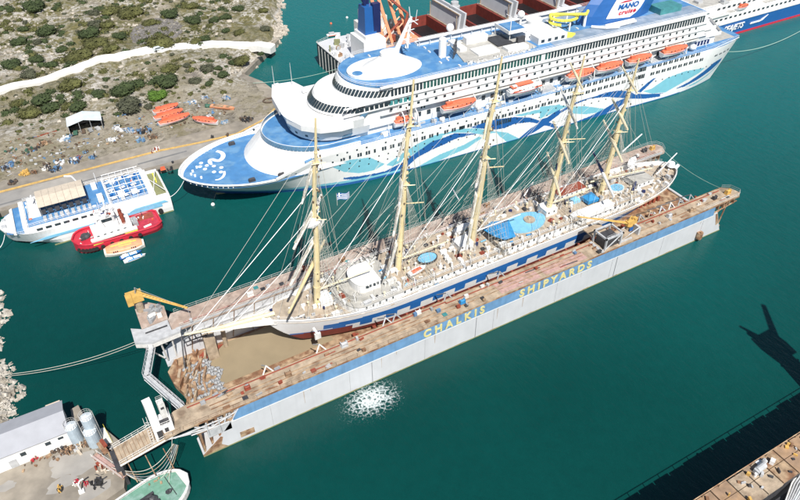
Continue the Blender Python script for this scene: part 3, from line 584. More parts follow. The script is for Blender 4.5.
g=MB(); rnd=random.Random(5)
for k in range(9):
    px,py=rnd.uniform(5,95),rnd.uniform(455,495); x,y=G(px,py,2); n_=14; s=rnd.uniform(.8,2.4); g.prism([(x+s*rnd.uniform(.6,1)*1.6*math.cos(6.283*i/n_),y+s*rnd.uniform(.5,1)*math.sin(6.283*i/n_)) for i in range(n_)],2.0,2.005+k*.001)
obj('yard_stain',g,'asphalt',kind='structure')
g=MB()
for k in range(16):
    px,py=rnd.uniform(0,230),0; py=178-px*.28+rnd.uniform(-22,-9); x,y=G(px,py,2)
    if y<121.5 or y>131: continue
    n_=14; s=rnd.uniform(1,3); g.prism([(x+s*rnd.uniform(.6,1)*2.2*math.cos(6.283*i/n_),y+s*rnd.uniform(.4,.8)*math.sin(6.283*i/n_)) for i in range(n_)],1.9,1.925+k*.001)
obj('ground_stain',g,'asphalt',kind='structure')

rnd=random.Random(11)
for name,m_,N in (('yard_debris','scrap_brown',170),('yard_debris','light_grey',120),('yard_debris','scrap_blue',60),('yard_debris','rust',90)):
    g=MB()
    for k in range(N):
        px=rnd.uniform(0,225); py=176-px*.27+rnd.choice([rnd.gauss(-7,4),rnd.gauss(-26,8)]); x,y=G(px,py,2)
        if y<121.5 or y>150: continue
        z=float(ground_h(x,y)) if y>131 else 1.9
        if rnd.random()<.3: g.tube((x,y,z+.15),(x+rnd.uniform(-2,2),y+rnd.uniform(-.8,.8),z+.2),.09,n=4)
        else: g.obox((x,y,z-.05),rnd.uniform(.2,1.1),rnd.uniform(.2,.7),rnd.uniform(.15,.6),rnd.uniform(0,3),tilt=rnd.uniform(-.3,.3))
    obj(name,g,m_,kind='stuff')
g=MB()
for m_ in ('scrap_brown','rust'):
    g=MB()
    for k in range(110):
        px=rnd.uniform(0,92); py=464-px*.27+rnd.gauss(0,4); x,y=G(px,py,2)
        if y>14.3: continue
        g.obox((x,y,1.95),rnd.uniform(.15,.9),rnd.uniform(.15,.6),rnd.uniform(.1,.5),rnd.uniform(0,3),tilt=rnd.uniform(-.3,.3))
    obj('yard_debris',g,m_,kind='stuff')
# ------------------------------------------------------------------ floating dock
dock=thing('floating_dock','long floating dry dock with blue lettered side cradling the sailing ship','dry dock',(0,0,0))
H=10.8
g=MB()
g.prism([(1,1),(4.5,.4),(150,.4),(151,6),(151,27),(149,31.6),(6,31.6),(2.5,29.5),(1.5,27),(-.5,24.5),(-.2,20.5),(.9,17),(1.2,13),(3.5,9),(3,6)],-.6,1.5); obj('pontoon',g,'rust',dock)
g=MB(); g.box(8.6,36,14.8,26.6,1.5,1.58); obj('mud_sheet',g,'tan_mud',dock)
g=MB(); g.tube((150.7,4.8,1.9),(150.9,27.4,1.9),.35,n=8); obj('end_tube',g,'grey_white',dock)
g=MB()
for k in range(60):
    x=40+k*1.75
    if x<145: g.box(x,x+.9,17.6,19.2,1.5,3.0); 
    if k%3==0 and x<142:
        for yy in (8.5,11.8,24.8): g.box(x,x+.8,yy,yy+1.2,1.5,3.2)
obj('keel_block',g,'rust_red',dock)
def side_wall(name,y0,y1,outer):
    g=MB(); ya,yb=(y0,y1)
    # main box
    prof=[(0,-.5),(149.9,-.5),(149.9,.1),(146.3,7.4),(144.2,7.6),(144,9.9),(8.6,9.9),(7.2,7.5),(4.2,4.0),(0,.6)]
    g.prism_y(prof,ya,yb); return g
g=side_wall('w',0,4.6,True); wn=obj('side_wall',g,['grey_white'],dock,label='pale grey outer side wall with blue band')
g=MB(); g.prism_y([(9.2,10.4),(143.9,10.4),(144.15,7.5),(7.3,7.5)],-.33,.0); obj('blue_band',g,'dock_blue',dock)
g=MB(); g.prism_y([(7.2,7.5),(144.3,7.5),(144.5,7.22),(7.0,7.22)],-.34,0); obj('white_line',g,'white_paint',dock)
g=MB(); g.prism_y([(0,.62),(4.2,4.0),(4.6,3.6),(4.0,1.6),(5.2,.2),(5,-.3),(0,-.3)],-.04,0); g.prism_y([(8.0,2.7),(11.0,2.5),(11,.9),(8.0,1.0)],-.05,0); g.prism_y([(145.6,7.2),(146.2,7.3),(148.3,3.2),(147.2,2.8)],-.05,0)
obj('rust_patch',g,'rust',dock)
for k in range(13): x=22+k*9.6+random.uniform(-1,1); g=MB(); g.prism_y([(x,.25),(x+random.uniform(2,6),.22),(x+3,.4)],-.03,0); obj('rust_patch',g,'rust',dock)
g=MB(); g.box(0,149.9,-.07,0,-.3,.28); obj('waterline_growth',g,'olive',dock)
g=MB()
for x in (15,33,52,71,90,108,126,141): g.box(x,x+.12,-.06,0,.4,7.2)
obj('weld_seam',g,'light_grey',dock)
g=MB()
for x in (38.5,66,109.6): g.poly([(x,-.12,9.8),(x,-.12,.2)],.06,n=4)
obj('drain_pipe',g,'grey_steel',dock)
g=MB(); g.cyl(140.5,-.5,1.3,3.2,.9,n=12); g.tube((140.5,-.9,.9),(140.5,-.9,3.5),.35); obj('fender_drum',g,'rust',dock)
# deck plates
NP=[(-5.7,-.7),(-5.6,3.2),(-2.5,5.0),(0,5.3),(152.4,5.0),(154.2,3.6),(154.8,1.0),(153.2,-.3),(140,-.3),(-2.7,-.3)]
g=MB(); g.prism(NP,10.42,H); obj('top_deck',g,['rust_deck'],dock)
g=MB(); g.prism([(73,.3),(73,3.9),(84.6,3.9),(84.6,.3)],H,H+.06); g.prism([(86,.3),(86,3.0),(99,3.0),(99,.3)],H,H+.05); obj('deck_patch',g,'pink_deck',dock)
g=MB(); 
for (a,b) in ((-2.5,-.32),): g.box(0,153,-.4,-.3,H-.3,H+.14)
g.box(0,152,5.0,5.12,H-.12,H+.18); obj('deck_edge',g,'rust',dock)
# underside frames at both ends
g=MB()
for x in (146,148,150,152): g.box(x,x+.3,.1,4.4,8.4,9.93); 
for x in (.4,2.2,4.0,5.8,7.4): g.box(x,x+.45,.2,4.3,.5+x*.3,9.93)
g.box(0,8,.1,.35,7.2,7.8); g.tube((144.5,.3,7.6),(153.5,.3,8.8),.2); g.tube((146.5,.4,7.2),(151,.4,9.9),.18); g.tube((148.8,.4,2.4),(149.8,.4,9.9),.2)
obj('under_frame',g,'rust',dock)
g=MB()
for a,b in (((-5.4,-.2,9.9),(3,-.1,8.0)),((3,-.1,8.0),(8.4,-.1,9.6)),((-5.4,-.2,9.9),(-1,.2,8.2)),((-1,-.2,8.2),(6.5,-.2,7.6)),((0,-.1,9.9),(3,-.1,8)),((5.6,-.1,7.7),(6.4,-.1,9.9)),((2.2,-.2,6.0),(2.2,-.2,9.9)),((4.6,-.2,5.6),(4.6,-.2,9.9)),((-4,-.2,9.4),(7,-.2,9.2))): g.tube(a,b,.16,n=5)
g.box(2.0,6.8,.0,.25,5.0,7.2); obj('brace_truss',g,'light_grey',dock)
# far wall
g=side_wall('w',27.4,32,True); obj('side_wall',g,'grey_white',dock,label='far side wall with grey inner face')
FP=[(3.2,27.0),(3.2,30.6),(4.2,32.3),(151.6,32.3),(154,31.4),(154.7,29.6),(153.2,27.1)]
g=MB(); g.prism(FP,9.93,H); obj('top_deck',g,'far_deck',dock)
g=MB()
for x in range(6,150,2): g.box(x,x+.12,27.2,27.4,3,9.9)
g.box(4,152,27.0,27.12,H-.4,H+.16); g.box(4,152,27.1,27.4,7.6,7.9); obj('inner_rib',g,'light_grey',dock)
g=MB()
for k in range(30): x=6+k*4.9; g.tube((x,27.15,2),(x+1.5,27.15,9.8),.1,n=4)
for x in range(144,154,2): g.box(x,x+.3,27.6,31.8,7.6,9.93)
obj('brace_truss',g,'rust',dock)
# left platforms
g=MB(); g.prism([(-4.9,27.2),(-1.6,25.4),(4.6,25.8),(5.2,27),(3.1,27),(3.1,30.7),(-2.4,30.4),(-4.7,32)],H-.5,H+.05); obj('platform_deck',g,'light_grey',dock)
g=MB(); g.prism([(-2.6,30.6),(3.3,30.9),(3.6,35.6),(.8,38.4),(-2.4,39.8)],H-.6,H+.1); obj('crane_platform',g,'far_deck',dock)
g=MB(); g.prism([(-4.9,27.2),(-1.6,25.4),(4.6,25.8),(4.6,26.0),(-1.6,25.6),(-4.7,27.4)],H-1.6,H-.5)
for p,q in (((-4.4,27.6,9.8),(0,28.5,2)),((2.5,26.5,9.8),(2.5,27.5,2)),((-2,38.5,10),(3,31.5,3)),((2.8,35,10),(3,31.5,3)),((-2.3,31,10),(1.5,31.5,3)),((0,26,9.8),(.5,27.5,2))): g.tube(p,q,.2,n=5)
obj('bracket',g,'white_worn',dock)
g=MB(); g.box(-2.2,2.6,28.6,28.85,H+.05,H+.3); g.box(4.4,9.5,25.6,25.8,8.9,9.1); g.box(4.4,9.5,23.6,23.8,8.9,9.1)
for k in range(5): g.tube((4.6+k*1.3,23.7,9),(4.6+k*1.3,25.7,9),.1,n=4)
g.tube((4.5,25.7,9),(3.0,21.5,4),.16); g.tube((9.5,23.7,9),(8.5,23.0,2),.16); obj('catwalk',g,'dark_steel',dock)
g=MB(); g.box(8.6,11,22.8,24.6,1.5,8.6); g.cyl(13.4,25.4,1.5,8.4,.5); obj('fender_post',g,'rust_deck',dock)
g=MB(); g.prism([(5.5,22.4),(8,23.0),(13,26.3),(9,26.8),(6,24.6)],1.5,1.8); obj('red_keel_cover',g,'rust_red',dock)
for k in range(44):
    x=random.uniform(.8,9); y=random.uniform(12,26.5)
    if not(x<7.5 or y>22): continue
    a=random.uniform(-.3,.3)+1.2; g=MB(); g.obox((x,y,1.5),random.uniform(1,3.4),random.uniform(.25,.6),random.uniform(.4,1.6),a); obj('shoring_timber',g,random.choice(['rust','rust_deck','wood']),dock)
# gangway round the open end
g=MB()
P=[(-1.2,28.0),(-5.0,18.3),(-.7,6.4)]
for a,b in zip(P,P[1:]):
    d=(Vector(b)-Vector(a)).normalized(); n_=Vector((-d.y,d.x))*.55; A=Vector(a);B=Vector(b)
    g.prism([tuple(A+n_),tuple(B+n_),tuple(B-n_),tuple(A-n_)],9.0,9.16)
obj('gangway_floor',g,'light_grey',dock)
g=MB()
for a,b in zip(P,P[1:]):
    d=(Vector(b)-Vector(a)).normalized(); n_=Vector((-d.y,d.x))*.6
    for s in (-1,1):
        A=Vector((*(Vector(a)+n_*s),9.1)); B=Vector((*(Vector(b)+n_*s),9.1)); rail(g,[A,B],1.15,1.3,.05,2); g.tube(A-Vector((0,0,.6)),B-Vector((0,0,.6)),.1,n=4)
obj('gangway_rail',g,'grey_white',dock)
# railings
g=MB(); rail(g,[(-2,-.25,H),(60,-.25,H)],1.05,2.4,.028,2); rail(g,[(-5.6,3.0,H),(-5.6,-.6,H),(-2.6,-.3,H)],1.05,1.2,.03); obj('railing',g,'rust',dock)
g=MB(); rail(g,[(5,32.2,H),(151.6,32.2,H),(153.9,31.4,H),(154.6,29.6,H),(153.2,27.2,H)],1.05,2.6,.03); rail(g,[(139,-.2,H),(153.1,-.2,H),(154.6,1.0,H),(154.1,3.6,H),(152,4.9,H)],1.05,2.0,.035)
rail(g,[(5,27.1,H),(150,27.1,H)],1.0,2.6,.03); obj('railing',g,'white_worn',dock)
# rails, pipes and small gear on the near deck
g=MB(); 
for yy in (1.6,2.6): g.box(4,99,yy,yy+.12,H,H+.16)
g.box(118,150,1.6,1.72,H,H+.14); obj('crane_rail',g,'rust',dock)
g=MB(); g.poly([(0,4.4,H+.15),(60,4.4,H+.15),(60,3.9,H+.15),(104,3.9,H+.15)],.14,n=6); g.poly([(6,28.0,H+.15),(150,28.0,H+.15)],.12,n=6); g.poly([(118,4.2,H+.2),(150,4.2,H+.2)],.16,n=6); obj('deck_pipe',g,'rust_red',dock)
def winch(x,y,s=1):
    g=MB(); g.box(x-.7*s,x+.7*s,y-.45*s,y+.45*s,H,H+.3); g.tube((x-.5*s,y,H+.7*s),(x+.5*s,y,H+.7*s),.35*s,n=10); g.box(x-.65*s,x-.5*s,y-.4*s,y+.4*s,H+.3,H+1.1*s); g.box(x+.5*s,x+.65*s,y-.4*s,y+.4*s,H+.3,H+1.1*s)
    return g
for x,y,m_ in ((12,3,'rust_red'),(20.5,2.2,'rust'),(34,3.8,'light_grey'),(52.8,4.4,'white_worn'),(63.3,2.3,'tarp_blue'),(129,2.4,'light_grey'),(136,1.4,'rust'),(146,2.2,'dark_steel'),(22,29,'white_worn'),(37,31,'rust_red'),(46,29.5,'rust'),(60,30,'light_grey'),(90,30.5,'rust'),(134,30.6,'yellow'),(147.5,30,'dark_steel'),(150.6,29.8,'yellow'),(151.2,2.2,'yellow')): obj('winch',winch(x,y,random.uniform(.8,1.2)),m_,dock)
for k in range(40):
    near=random.random()<.6; x=random.choice([random.uniform(6,70),random.uniform(86,150)]); y=random.uniform(.6,4.3) if near else random.uniform(28.3,31.5)
    g=MB(); t=random.random()
    if t<.4: g.cyl(x,y,H,H+.55,.18,n=8); g.cyl(x+.7,y,H,H+.55,.18,n=8); g.box(x-.3,x+1,y-.2,y+.2,H,H+.1); obj('bitts',g,random.choice(['dark_steel','rust','white_worn']),dock)
    elif t<.7: a=random.uniform(.4,1.1); g.box(x,x+a,y-.3,y+.3,H,H+random.uniform(.3,.9)); obj('locker',g,random.choice(['light_grey','rust_red','white_worn','scrap_blue','grey_steel']),dock)
    else: g.box(x,x+1.1,y-.5,y+.5,H,H+.12); g.box(x+.05,x+1.05,y-.45,y+.45,H+.12,H+.18); obj('hatch',g,random.choice(['dark_steel','teal_glass','rust_red']),dock)
for k in range(14):  # V shaped docking arms on the near deck
    x=[16,28,44,46.5,60,75,88,100,120.5,124,128,131.5,135,139][k]
    if 86<x<118: continue
    g=MB(); g.tube((x,4.9,H),(x+1.1,5.6,H+1.5),.16); g.tube((x+2.2,4.9,H),(x+1.1,5.6,H+1.5),.16); g.tube((x+1.1,5.6,H+1.5),(x+1.1,9.6,H-2.3),.14)
    if x>118: g.obox((x+1,6.6,8.6),1.4,2.4,.3,0); g.tube((x,5.2,8.4),(x,9.5,2),.2)
    obj('side_shore_arm',g,random.choice(['light_grey','rust_deck','white_worn','grey_steel']),dock)
g=MB()
for k in range(26): x=38+k*4.2; g.box(x,x+.5,5.0,6.3,H-.8,H-.45); g.tube((x+.2,5.1,H-.7),(x+.2,6.4,4),.12,n=4)
obj('staging_bracket',g,'rust_red',dock)
for k in range(60):
    x=random.uniform(2,150); y=random.choice([random.uniform(.2,1.3),random.uniform(3.1,4.8)]); 
    if 103<x<118: continue
    g=MB(); t=random.random()
    if t<.5: g.tube((x,y,H+.15),(x+random.uniform(1,5),y+random.uniform(-.3,.3),H+.15),random.uniform(.06,.16),n=5); obj('loose_pipe',g,random.choice(['rust','rust_red','light_grey','dark_steel']),dock)
    else: g.obox((x,y,H),random.uniform(.4,1.4),random.uniform(.3,.7),random.uniform(.2,.8),random.uniform(0,.3)); obj('gear_box',g,random.choice(['rust','grey_steel','dark_steel','light_grey','rust_red']),dock)
for k in range(9):
    x=random.uniform(12,142); h_=random.uniform(1.0,4.5); w_=random.uniform(.15,.5); g=MB(); g.prism_y([(x,7.2),(x+w_,7.2),(x+w_*.6,7.2-h_),(x+w_*.4,7.2-h_)],-.025,0); obj('rust_streak',g,'rust_streak',dock)
# gantry house around x=106..116
g=MB(); g.box(103.2,104.0,-.2,4.6,H,H+.3); g.box(110,114,.5,4.0,H,H+.35)
for x in (104.6,109.6):
    for y in (.4,4.6): g.box(x-.2,x+.2,y-.2,y+.2,H,H+3.6)
g.box(104.2,110,.1,.5,H+3.4,H+3.8); g.box(104.2,110,4.4,4.8,H+3.4,H+3.8); g.box(104.2,104.6,.1,4.8,H+3.4,H+3.8); g.box(109.6,110,.1,4.8,H+3.4,H+3.8)
for a,b in (((104.6,.4,H),(109.6,.4,H+3.4)),((110,1,H+.3),(116.5,1,H+2.4)),((110,3.6,H+.3),(116.5,3.6,H+2.4)),((104.6,4.6,H),(107,7.8,H-1)),((109.6,4.6,H),(107,7.8,H-1))): g.tube(a,b,.16)
g.box(116.2,116.8,.8,3.9,H,H+2.4); rail(g,[(104.2,.2,H+3.8),(110,.2,H+3.8)],.9,1.2,.04); obj('gantry_frame',g,'light_grey',dock)
g=MB(); g.box(104.9,109.3,.8,4.2,H,H+2.6); obj('engine_house',g,'dark_steel',dock)
g=MB(); g.box(104.5,109.8,5.1,8.6,H+1.0,H+1.3); g.box(110.4,113.8,.9,3.6,H+.35,H+1.4); obj('platform_box',g,'rust_deck',dock)
# lettering
Lz=(7.75+9.7)/2
text('lettering','CHALKIS',3.05,Matrix.Translation((59.6,-.4,8.85))@FACE_NEG_Y,'letter_yellow',dock,space=1.62,width=16.4,bold=.035)
text('lettering','SHIPYARDS',3.05,Matrix.Translation((89.0,-.4,8.85))@FACE_NEG_Y,'letter_yellow',dock,space=1.55,width=22.2,bold=.035)
# grey ballast bags on the open pontoon end
r0=None
for row in range(13):
    for c in range(5):
        x=2.3+c*1.5-row*.03+(.5 if row%2 else 0)+(0 if row<6 else 1.2); y=11.6+row*.95+c*.1
        if c==4 and row>9: continue
        if random.random()<.12: continue
        if row in (3,4) and c==1: continue
        if row in (6,) and c==0: continue
        if r0 is None:
            r0=thing('ballast_bag','grey ballast bag lying in rows on the rusty open end of the dock','ballast bag',(x,y,1.5),0,'grey ballast bags on the dock floor')
            g=MB(); g.blob((0,0,.35),.86,.5,.42,n=10,m=6,jit=.08); obj('bag',g,'grey_steel',r0); g=MB(); g.box(-.06,.06,-.48,.48,.3,.74); obj('strap',g,'dark_steel',r0)
        else: dup(r0,(x,y,1.5),random.uniform(-.25,.25)+.1)
# yellow cranes
r=thing('dock_crane','yellow crane on the far left dock platform with lowered lattice jib','crane',(-1.3,36.6,H+.1))
g=MB(); g.cyl(0,0,0,3.4,.9,.8,n=12); obj('pedestal',g,'rust_deck',r); g=MB(); g.box(-2.1,1.3,-1.2,1.3,3.5,5.2); g.box(-2.3,-1.0,-1.4,.2,3.2,5.6); obj('cab',g,'yellow',r)
tip=Vector((*G(187.5,308,15.5),15.5))-Vector((-1.3,36.6,H+.1)); g=MB()
b0=Vector((.8,-.3,5.0)); 
for dx,dz in ((-.45,0),(.45,0),(0,.55)): 
    sd=tip.cross(Vector((0,0,1))).normalized(); g.tube(b0+sd*dx+Vector((0,0,dz)),tip+sd*dx*.25+Vector((0,0,dz*.3)),.14,n=5)
for k in range(14):
    t=k/14; t2=(k+1)/14; p=b0.lerp(tip,t); q=b0.lerp(tip,t2); w0=.45*(1-t*.75); w1=.45*(1-t2*.75); g.tube(p+sd*w0,q-sd*w1,.08,n=4); g.tube(p-sd*w0,q+Vector((0,0,.4*(1-t2*.7))),.08,n=4)
    g.add([p+sd*w0,p-sd*w0,q-sd*w1,q+sd*w1],[(0,1,2,3)])
obj('jib',g,'yellow',r); g=MB(); g.tube((0,0,5.2),(.2,-.2,7),.12); g.tube((.2,-.2,7),tuple(b0.lerp(tip,.7)+Vector((0,0,.4))),.05,n=4); obj('mast_stay',g,'grey_steel',r)
g=MB(); g.box(-2.34,-2.3,-1.2,-.1,4.2,5.3); obj('window',g,'window',r)
g=MB(); g.tube(tuple(tip),(tip.x,tip.y,1.2),.04,n=4); g.box(tip.x-.3,tip.x+.3,tip.y-.3,tip.y+.3,.6,1.2); obj('hook_block',g,'light_grey',r)
r=thing('machine_pile','grey winches and machinery on the crane platform','machinery',(1,33.5,H+.1)); g=MB()
for k in range(14): g.obox((random.uniform(-2.4,2),random.uniform(-2,2.6),0),random.uniform(.4,1.4),random.uniform(.3,.8),random.uniform(.3,1.1),random.uniform(0,3))
obj('frame',g,'grey_steel',r); g=MB(); g.tube((-1.4,-.6,.6),(.2,-.2,.6),.5,n=10); g.box(.4,1.4,-1.5,-.7,0,.9); obj('drum',g,'white_worn',r)
bx,by=G(629,224,13.5); r=thing('dock_crane','yellow crane by the ship stern with its jib pointing left over the ship','crane',(bx,by,H))
g=MB(); g.cyl(0,0,-1.5,2.6,.7,.6,n=12); obj('pedestal',g,'rust_deck',r); g=MB(); g.box(-1.0,1.2,-.6,.6,2.6,3.8); g.box(1.3,2.2,-.5,.5,2.2,4.2); g.cyl(0,0,2.4,2.7,1.0,n=12); g.tube((-.6,0,3.6),(.2,0,5.2),.2); g.tube((1.2,0,3.8),(.2,0,5.2),.15); obj('cab',g,'yellow',r)
g=MB(); g.box(-.4,.8,-1.0,-.75,1.0,2.0); obj('control_box',g,'hull_blue',r)
tip=Vector((*G(577,216.5,16.0),16.0))-Vector((bx,by,H)); g=MB(); b0=Vector((-.8,0,3.4)); sd=(tip-b0).cross(Vector((0,0,1))).normalized()
for s in (-1,1): g.tube(b0+sd*.34*s,tip+sd*.1*s,.12,n=5)
for k in range(12): t=k/12; g.tube(b0.lerp(tip,t)+sd*.34*(1-.7*t),b0.lerp(tip,t+1/12)-sd*.34*(1-.7*t),.06,n=4)
g.add([b0+sd*.3,b0-sd*.3,tip-sd*.08,tip+sd*.08],[(0,1,2,3)]); obj('jib',g,'yellow',r); g=MB(); g.tube((.2,0,5.2),tuple(b0.lerp(tip,.8)),.05,n=4); obj('mast_stay',g,'grey_steel',r)
# ------------------------------------------------------------------ access bridge, control tower, hoses
r=thing('access_bridge','brown planked access bridge linking yard quay and dock','bridge',(0,0,0))
A0,A1=G(113,447,6.5),G(120,464,6.5); B0,B1=(-4.6,4.6),(-4.2,-.2)
g=MB(); za,zb=6.2,10.4; g.add([(*A0,za),(*A1,za),(*B1,zb),(*B0,zb),(*A0,za-.6),(*A1,za-.6),(*B1,zb-.6),(*B0,zb-.6)],[(0,1,2,3),(7,6,5,4),(0,4,5,1),(1,5,6,2),(2,6,7,3),(3,7,4,0)]); obj('deck',g,'rust_deck',r)
g=MB()
for P_,Q_ in ((A0,B0),(A1,B1)):
    rail(g,[(*P_,za),(*Q_,zb)],1.1,1.3,.05,2)
    g.tube((*P_,za-.2),(*Q_,zb-.2),.22,n=5)
obj('railing',g,'white_worn',r)
g=MB()
for k in range(14): t=k/14; g.tube(Vector((*A0,za+.02)).lerp(Vector((*B0,zb+.02)),t),Vector((*A1,za+.02)).lerp(Vector((*B1,zb+.02)),t),.05,n=3)
obj('plank_line',g,'rust',r)
g=MB()
for P_ in (A0,A1): g.box(P_[0]-.3,P_[0]+.3,P_[1]-.3,P_[1]+.3,0,za-.6)
g.prism([(A0[0]-1.0,A0[1]+.2),(A0[0]+.2,A0[1]+.2),(A1[0]+.2,A1[1]-.2),(A1[0]-1.0,A1[1]-.2)],4.6,5.4); obj('abutment',g,'dark_steel',r)
r=thing('control_tower','white stair tower with two tall boxes beside the access bridge','tower',(-5.6,2.2,9.2))
g=MB(); g.box(-1.5,2.2,-1.5,1.7,0,3.6); obj('base_cabin',g,'white_paint',r)
g=MB(); g.obox((-.8,.9,3.6),1.5,1.5,5.6,.1); obj('tall_box',g,'white_paint',r); g=MB(); g.obox((1.3,.9,3.6),1.2,1.3,4.2,.1); obj('tall_box',g,'white_worn',r)
g=MB(); g.box(.5,1.2,-1.56,-1.5,1.8,2.9); g.box(-1.0,.1,-1.56,-1.5,.4,2.8); g.box(.0,1.8,-1.2,.2,3.6,3.66); g.obox((1.35,.18,6.3),.6,.1,.5,.1); obj('window',g,'dark_steel',r)
g=MB(); rail(g,[(-1.9,-1.5,0),(-1.9,1.6,3.4)],1,.8,.05); rail(g,[(-2.5,-1.5,0),(-2.5,1.6,3.4)],1,.8,.05); rail(g,[(-1.5,-1.5,3.6),(2.2,-1.5,3.6),(2.2,1.7,3.6)],1,.9,.045); rail(g,[(.8,.4,7.8),(1.9,.4,7.8),(1.9,1.5,7.8),(.8,1.5,7.8)],.9,.6,.04)
for s in range(9): g.tube((-2.5,-1.5+s*.35,.2+s*.38),(-1.9,-1.5+s*.35,.2+s*.38),.05,n=4)
obj('stair_rail',g,'white_worn',r)
r=thing('hose_bundle','bundle of sagging pale supply hoses beside the access bridge','hoses',(0,0,0))
a=Vector((*G(115,466,4),4)); b=Vector((*G(175,443,9.5),9.5))
for k in range(6):
    g=MB(); off=Vector((k*.28-.6,-k*.32,0)); pts=sag(a+off*1.1,b+off*.5,1.2+k*.75,18); g.poly([tuple(p+Vector((0,-2.6*math.sin(math.pi*i/18),0))) for i,p in enumerate(pts)],.06,n=5); obj('hose',g,['rope','rust_deck','grey_steel','light_grey'][k%4],r)
g=MB()
for t in (.2,.5,.8):
    p=a.lerp(b,t); g.tube(p+Vector((0,.6,-1)),p+Vector((.6,-3.8,-2.4)),.1)
obj('spreader',g,'rust',r)
# ------------------------------------------------------------------ lower right: second dock
r=thing('repair_dock','planked rusty dock wall crossing the lower right corner','dry dock',(0,0,0))
g=MB(); g.box(58,190,-64.9,-60.2,-.6,13.7); g.box(58,190,-100,-64.9,-.6,1.5); obj('side_wall',g,'dark_steel',r)
k=0; x=60.2
while x<150:
    g=MB(); w_=3.9; yy=-65.2+random.uniform(-.12,.12)
    g.box(x+.07,x+w_-.07,yy,yy+2.9,13.7,14.3+random.uniform(-.02,.05)); g.box(x+.07,x+w_-.07,yy+3.02,-60.0+random.uniform(-.2,.2),13.7,14.3)
    obj('deck_plate',g,random.choice(['wood','rust','wood','rust_deck']),r); x+=w_+.12
g=MB(); rail(g,[(58,-60.1,14.3),(150,-60.1,14.3)],1.2,3.9,.1,1); obj('railing',g,'rust',r)
for k in range(30):
    x=random.uniform(68,100); y=random.uniform(-64.8,-60.6); g=MB(); g.obox((x,y,14.3),random.uniform(.2,.9),random.uniform(.2,.6),random.uniform(.2,.8),random.uniform(0,3)); obj('deck_gear',g,random.choice(['rust','dark_steel','yellow','light_grey','dark_steel']),r)
x0,y0=G(761,468,14.8); r2=thing('pump_unit','white and grey pump unit standing on the rusty dock planks','pump',(x0,y0,14.32)); g=MB(); g.tube((-1.1,0,.6),(.9,.1,.6),.6,n=12); g.blob((1.5,.6,.6),.6,.5,.6,jit=.15); g.box(-1.5,-.9,-.6,.4,0,.9); obj('tank',g,'light_grey',r2); g=MB(); g.box(.4,1.6,.4,1.4,0,.15); g.cyl(-1.9,-.4,0,.8,.25); obj('cover',g,'plastic_white',r2)
x0,y0=G(772,462,14.6); r2=thing('white_box','bright white box on the rusty dock planks','box',(x0,y0,14.32)); g=MB(); g.obox((0,0,0),.9,.7,.8,.4); obj('body',g,'plastic_white',r2); g=MB(); g.obox((0,0,.8),.96,.76,.08,.4); obj('lid',g,'white_worn',r2)
x0,y0=G(786,493,11); r2=thing('pipe_rack','fanned bundle of pale steel pipes in the lower right corner','pipes',(x0,y0,10.4)); g=MB(); g.box(-3.5,10,-5,.2,-1.2,-.1); obj('platform',g,'dark_steel',r2)
for k in range(9):
    g=MB(); pts=[(-3.6+k*.2,-3.2+k*.05,.2),( -1.6+k*.3,-1.0-k*.2,.8+.1*k),(2+k*.35,.6-k*.3,1.2+.1*k),(8,2.2-k*.5,1.3)]; g.poly(pts,.16,n=6); obj('pipe',g,random.choice(['light_grey','roof_pale','white_worn']),r2)
# tall harbour crane standing on that dock (its shadow reaches over the water)
r=thing('harbour_crane','tall dark harbour crane on the rusty dock just outside the right edge','crane',(119.5,-65,14.3))
g=MB()
for s in (-1,1):
    for q in (-1,1): g.tube((s*2.6,q*1.8,0),(s*1.4,q*1.2,20),.45)
for k in range(6): z=k*3.4; g.tube((-2.4,-1.7,z),(2.3,-1.6,z+3.4),.25); g.tube((2.4,1.7,z),(-2.3,1.6,z+3.4),.25)
g.box(-2.0,2.0,-1.3,1.3,0,20); obj('leg',g,'dark_steel',r); g=MB(); g.box(-3,3.5,-2.4,2.4,20,24.5); obj('machine_house',g,'dark_steel',r)
g=MB(); g.tube((-1,1,23),(-2.2,2,27),1.0,.7); g.tube((2,0,23),(8,2,33),1.0,.6); g.tube((0,0,24),(-2.5,3,29),.6,.4); obj('jib',g,'dark_steel',r)
# ------------------------------------------------------------------ tall ship in the dock
ship=thing('sailing_ship','five masted white sailing ship with blue checkered stripe in dry dock','sailing ship',(0,18.4,0))
X0,X1=20.8,147.2; BW=8.3
def sheer(x):
    t=(x-X0)/(X1-X0); return 11.1+2.3*max(0,(.22-t)/.22)**1.6+1.6*max(0,(t-.72)/.28)**1.6
def half(x):
    t=(x-X0)/(X1-X0)
    f=1.0
    if t<.26: f=(1-(1-t/.26)**2)**.72
    if t>.8: f=max(0,1-((t-.8)/.2)**2.6)**.62
    return BW*f
def halfk(x):
    t=(x-X0-5)/(X1-X0-16)
    if t<=0 or t>=1: return .0
    f=1
    if t<.3: f=(1-(1-t/.3)**2)**1.1
    if t>.68: f=(1-((t-.68)/.32)**2)**1.2
    return BW*.8*f
NX=300; NV=34; rings=[]; g=MB()
for i in range(NX+1):
    x=X0+(X1-X0)*i/NX; L_=[]
    for v in range(NV+1):
        q=v/NV; zt=sheer(x); z=3.0+(zt-3.0)*q; b=halfk(x)+(half(x)-halfk(x))*q**.75; 
        rise=0
        if x<X0+9: z=max(z,3.0+ (zt-3.0)*max(0,(1-(x-X0)/9))**1.1)
        if x>X1-13: z=max(z,3.0+(zt-3.0)*.72*((x-(X1-13))/13)**1.3)
        L_.append((x,b,z))
    rings.append(L_)
vs=[];fs=[];ms=[]
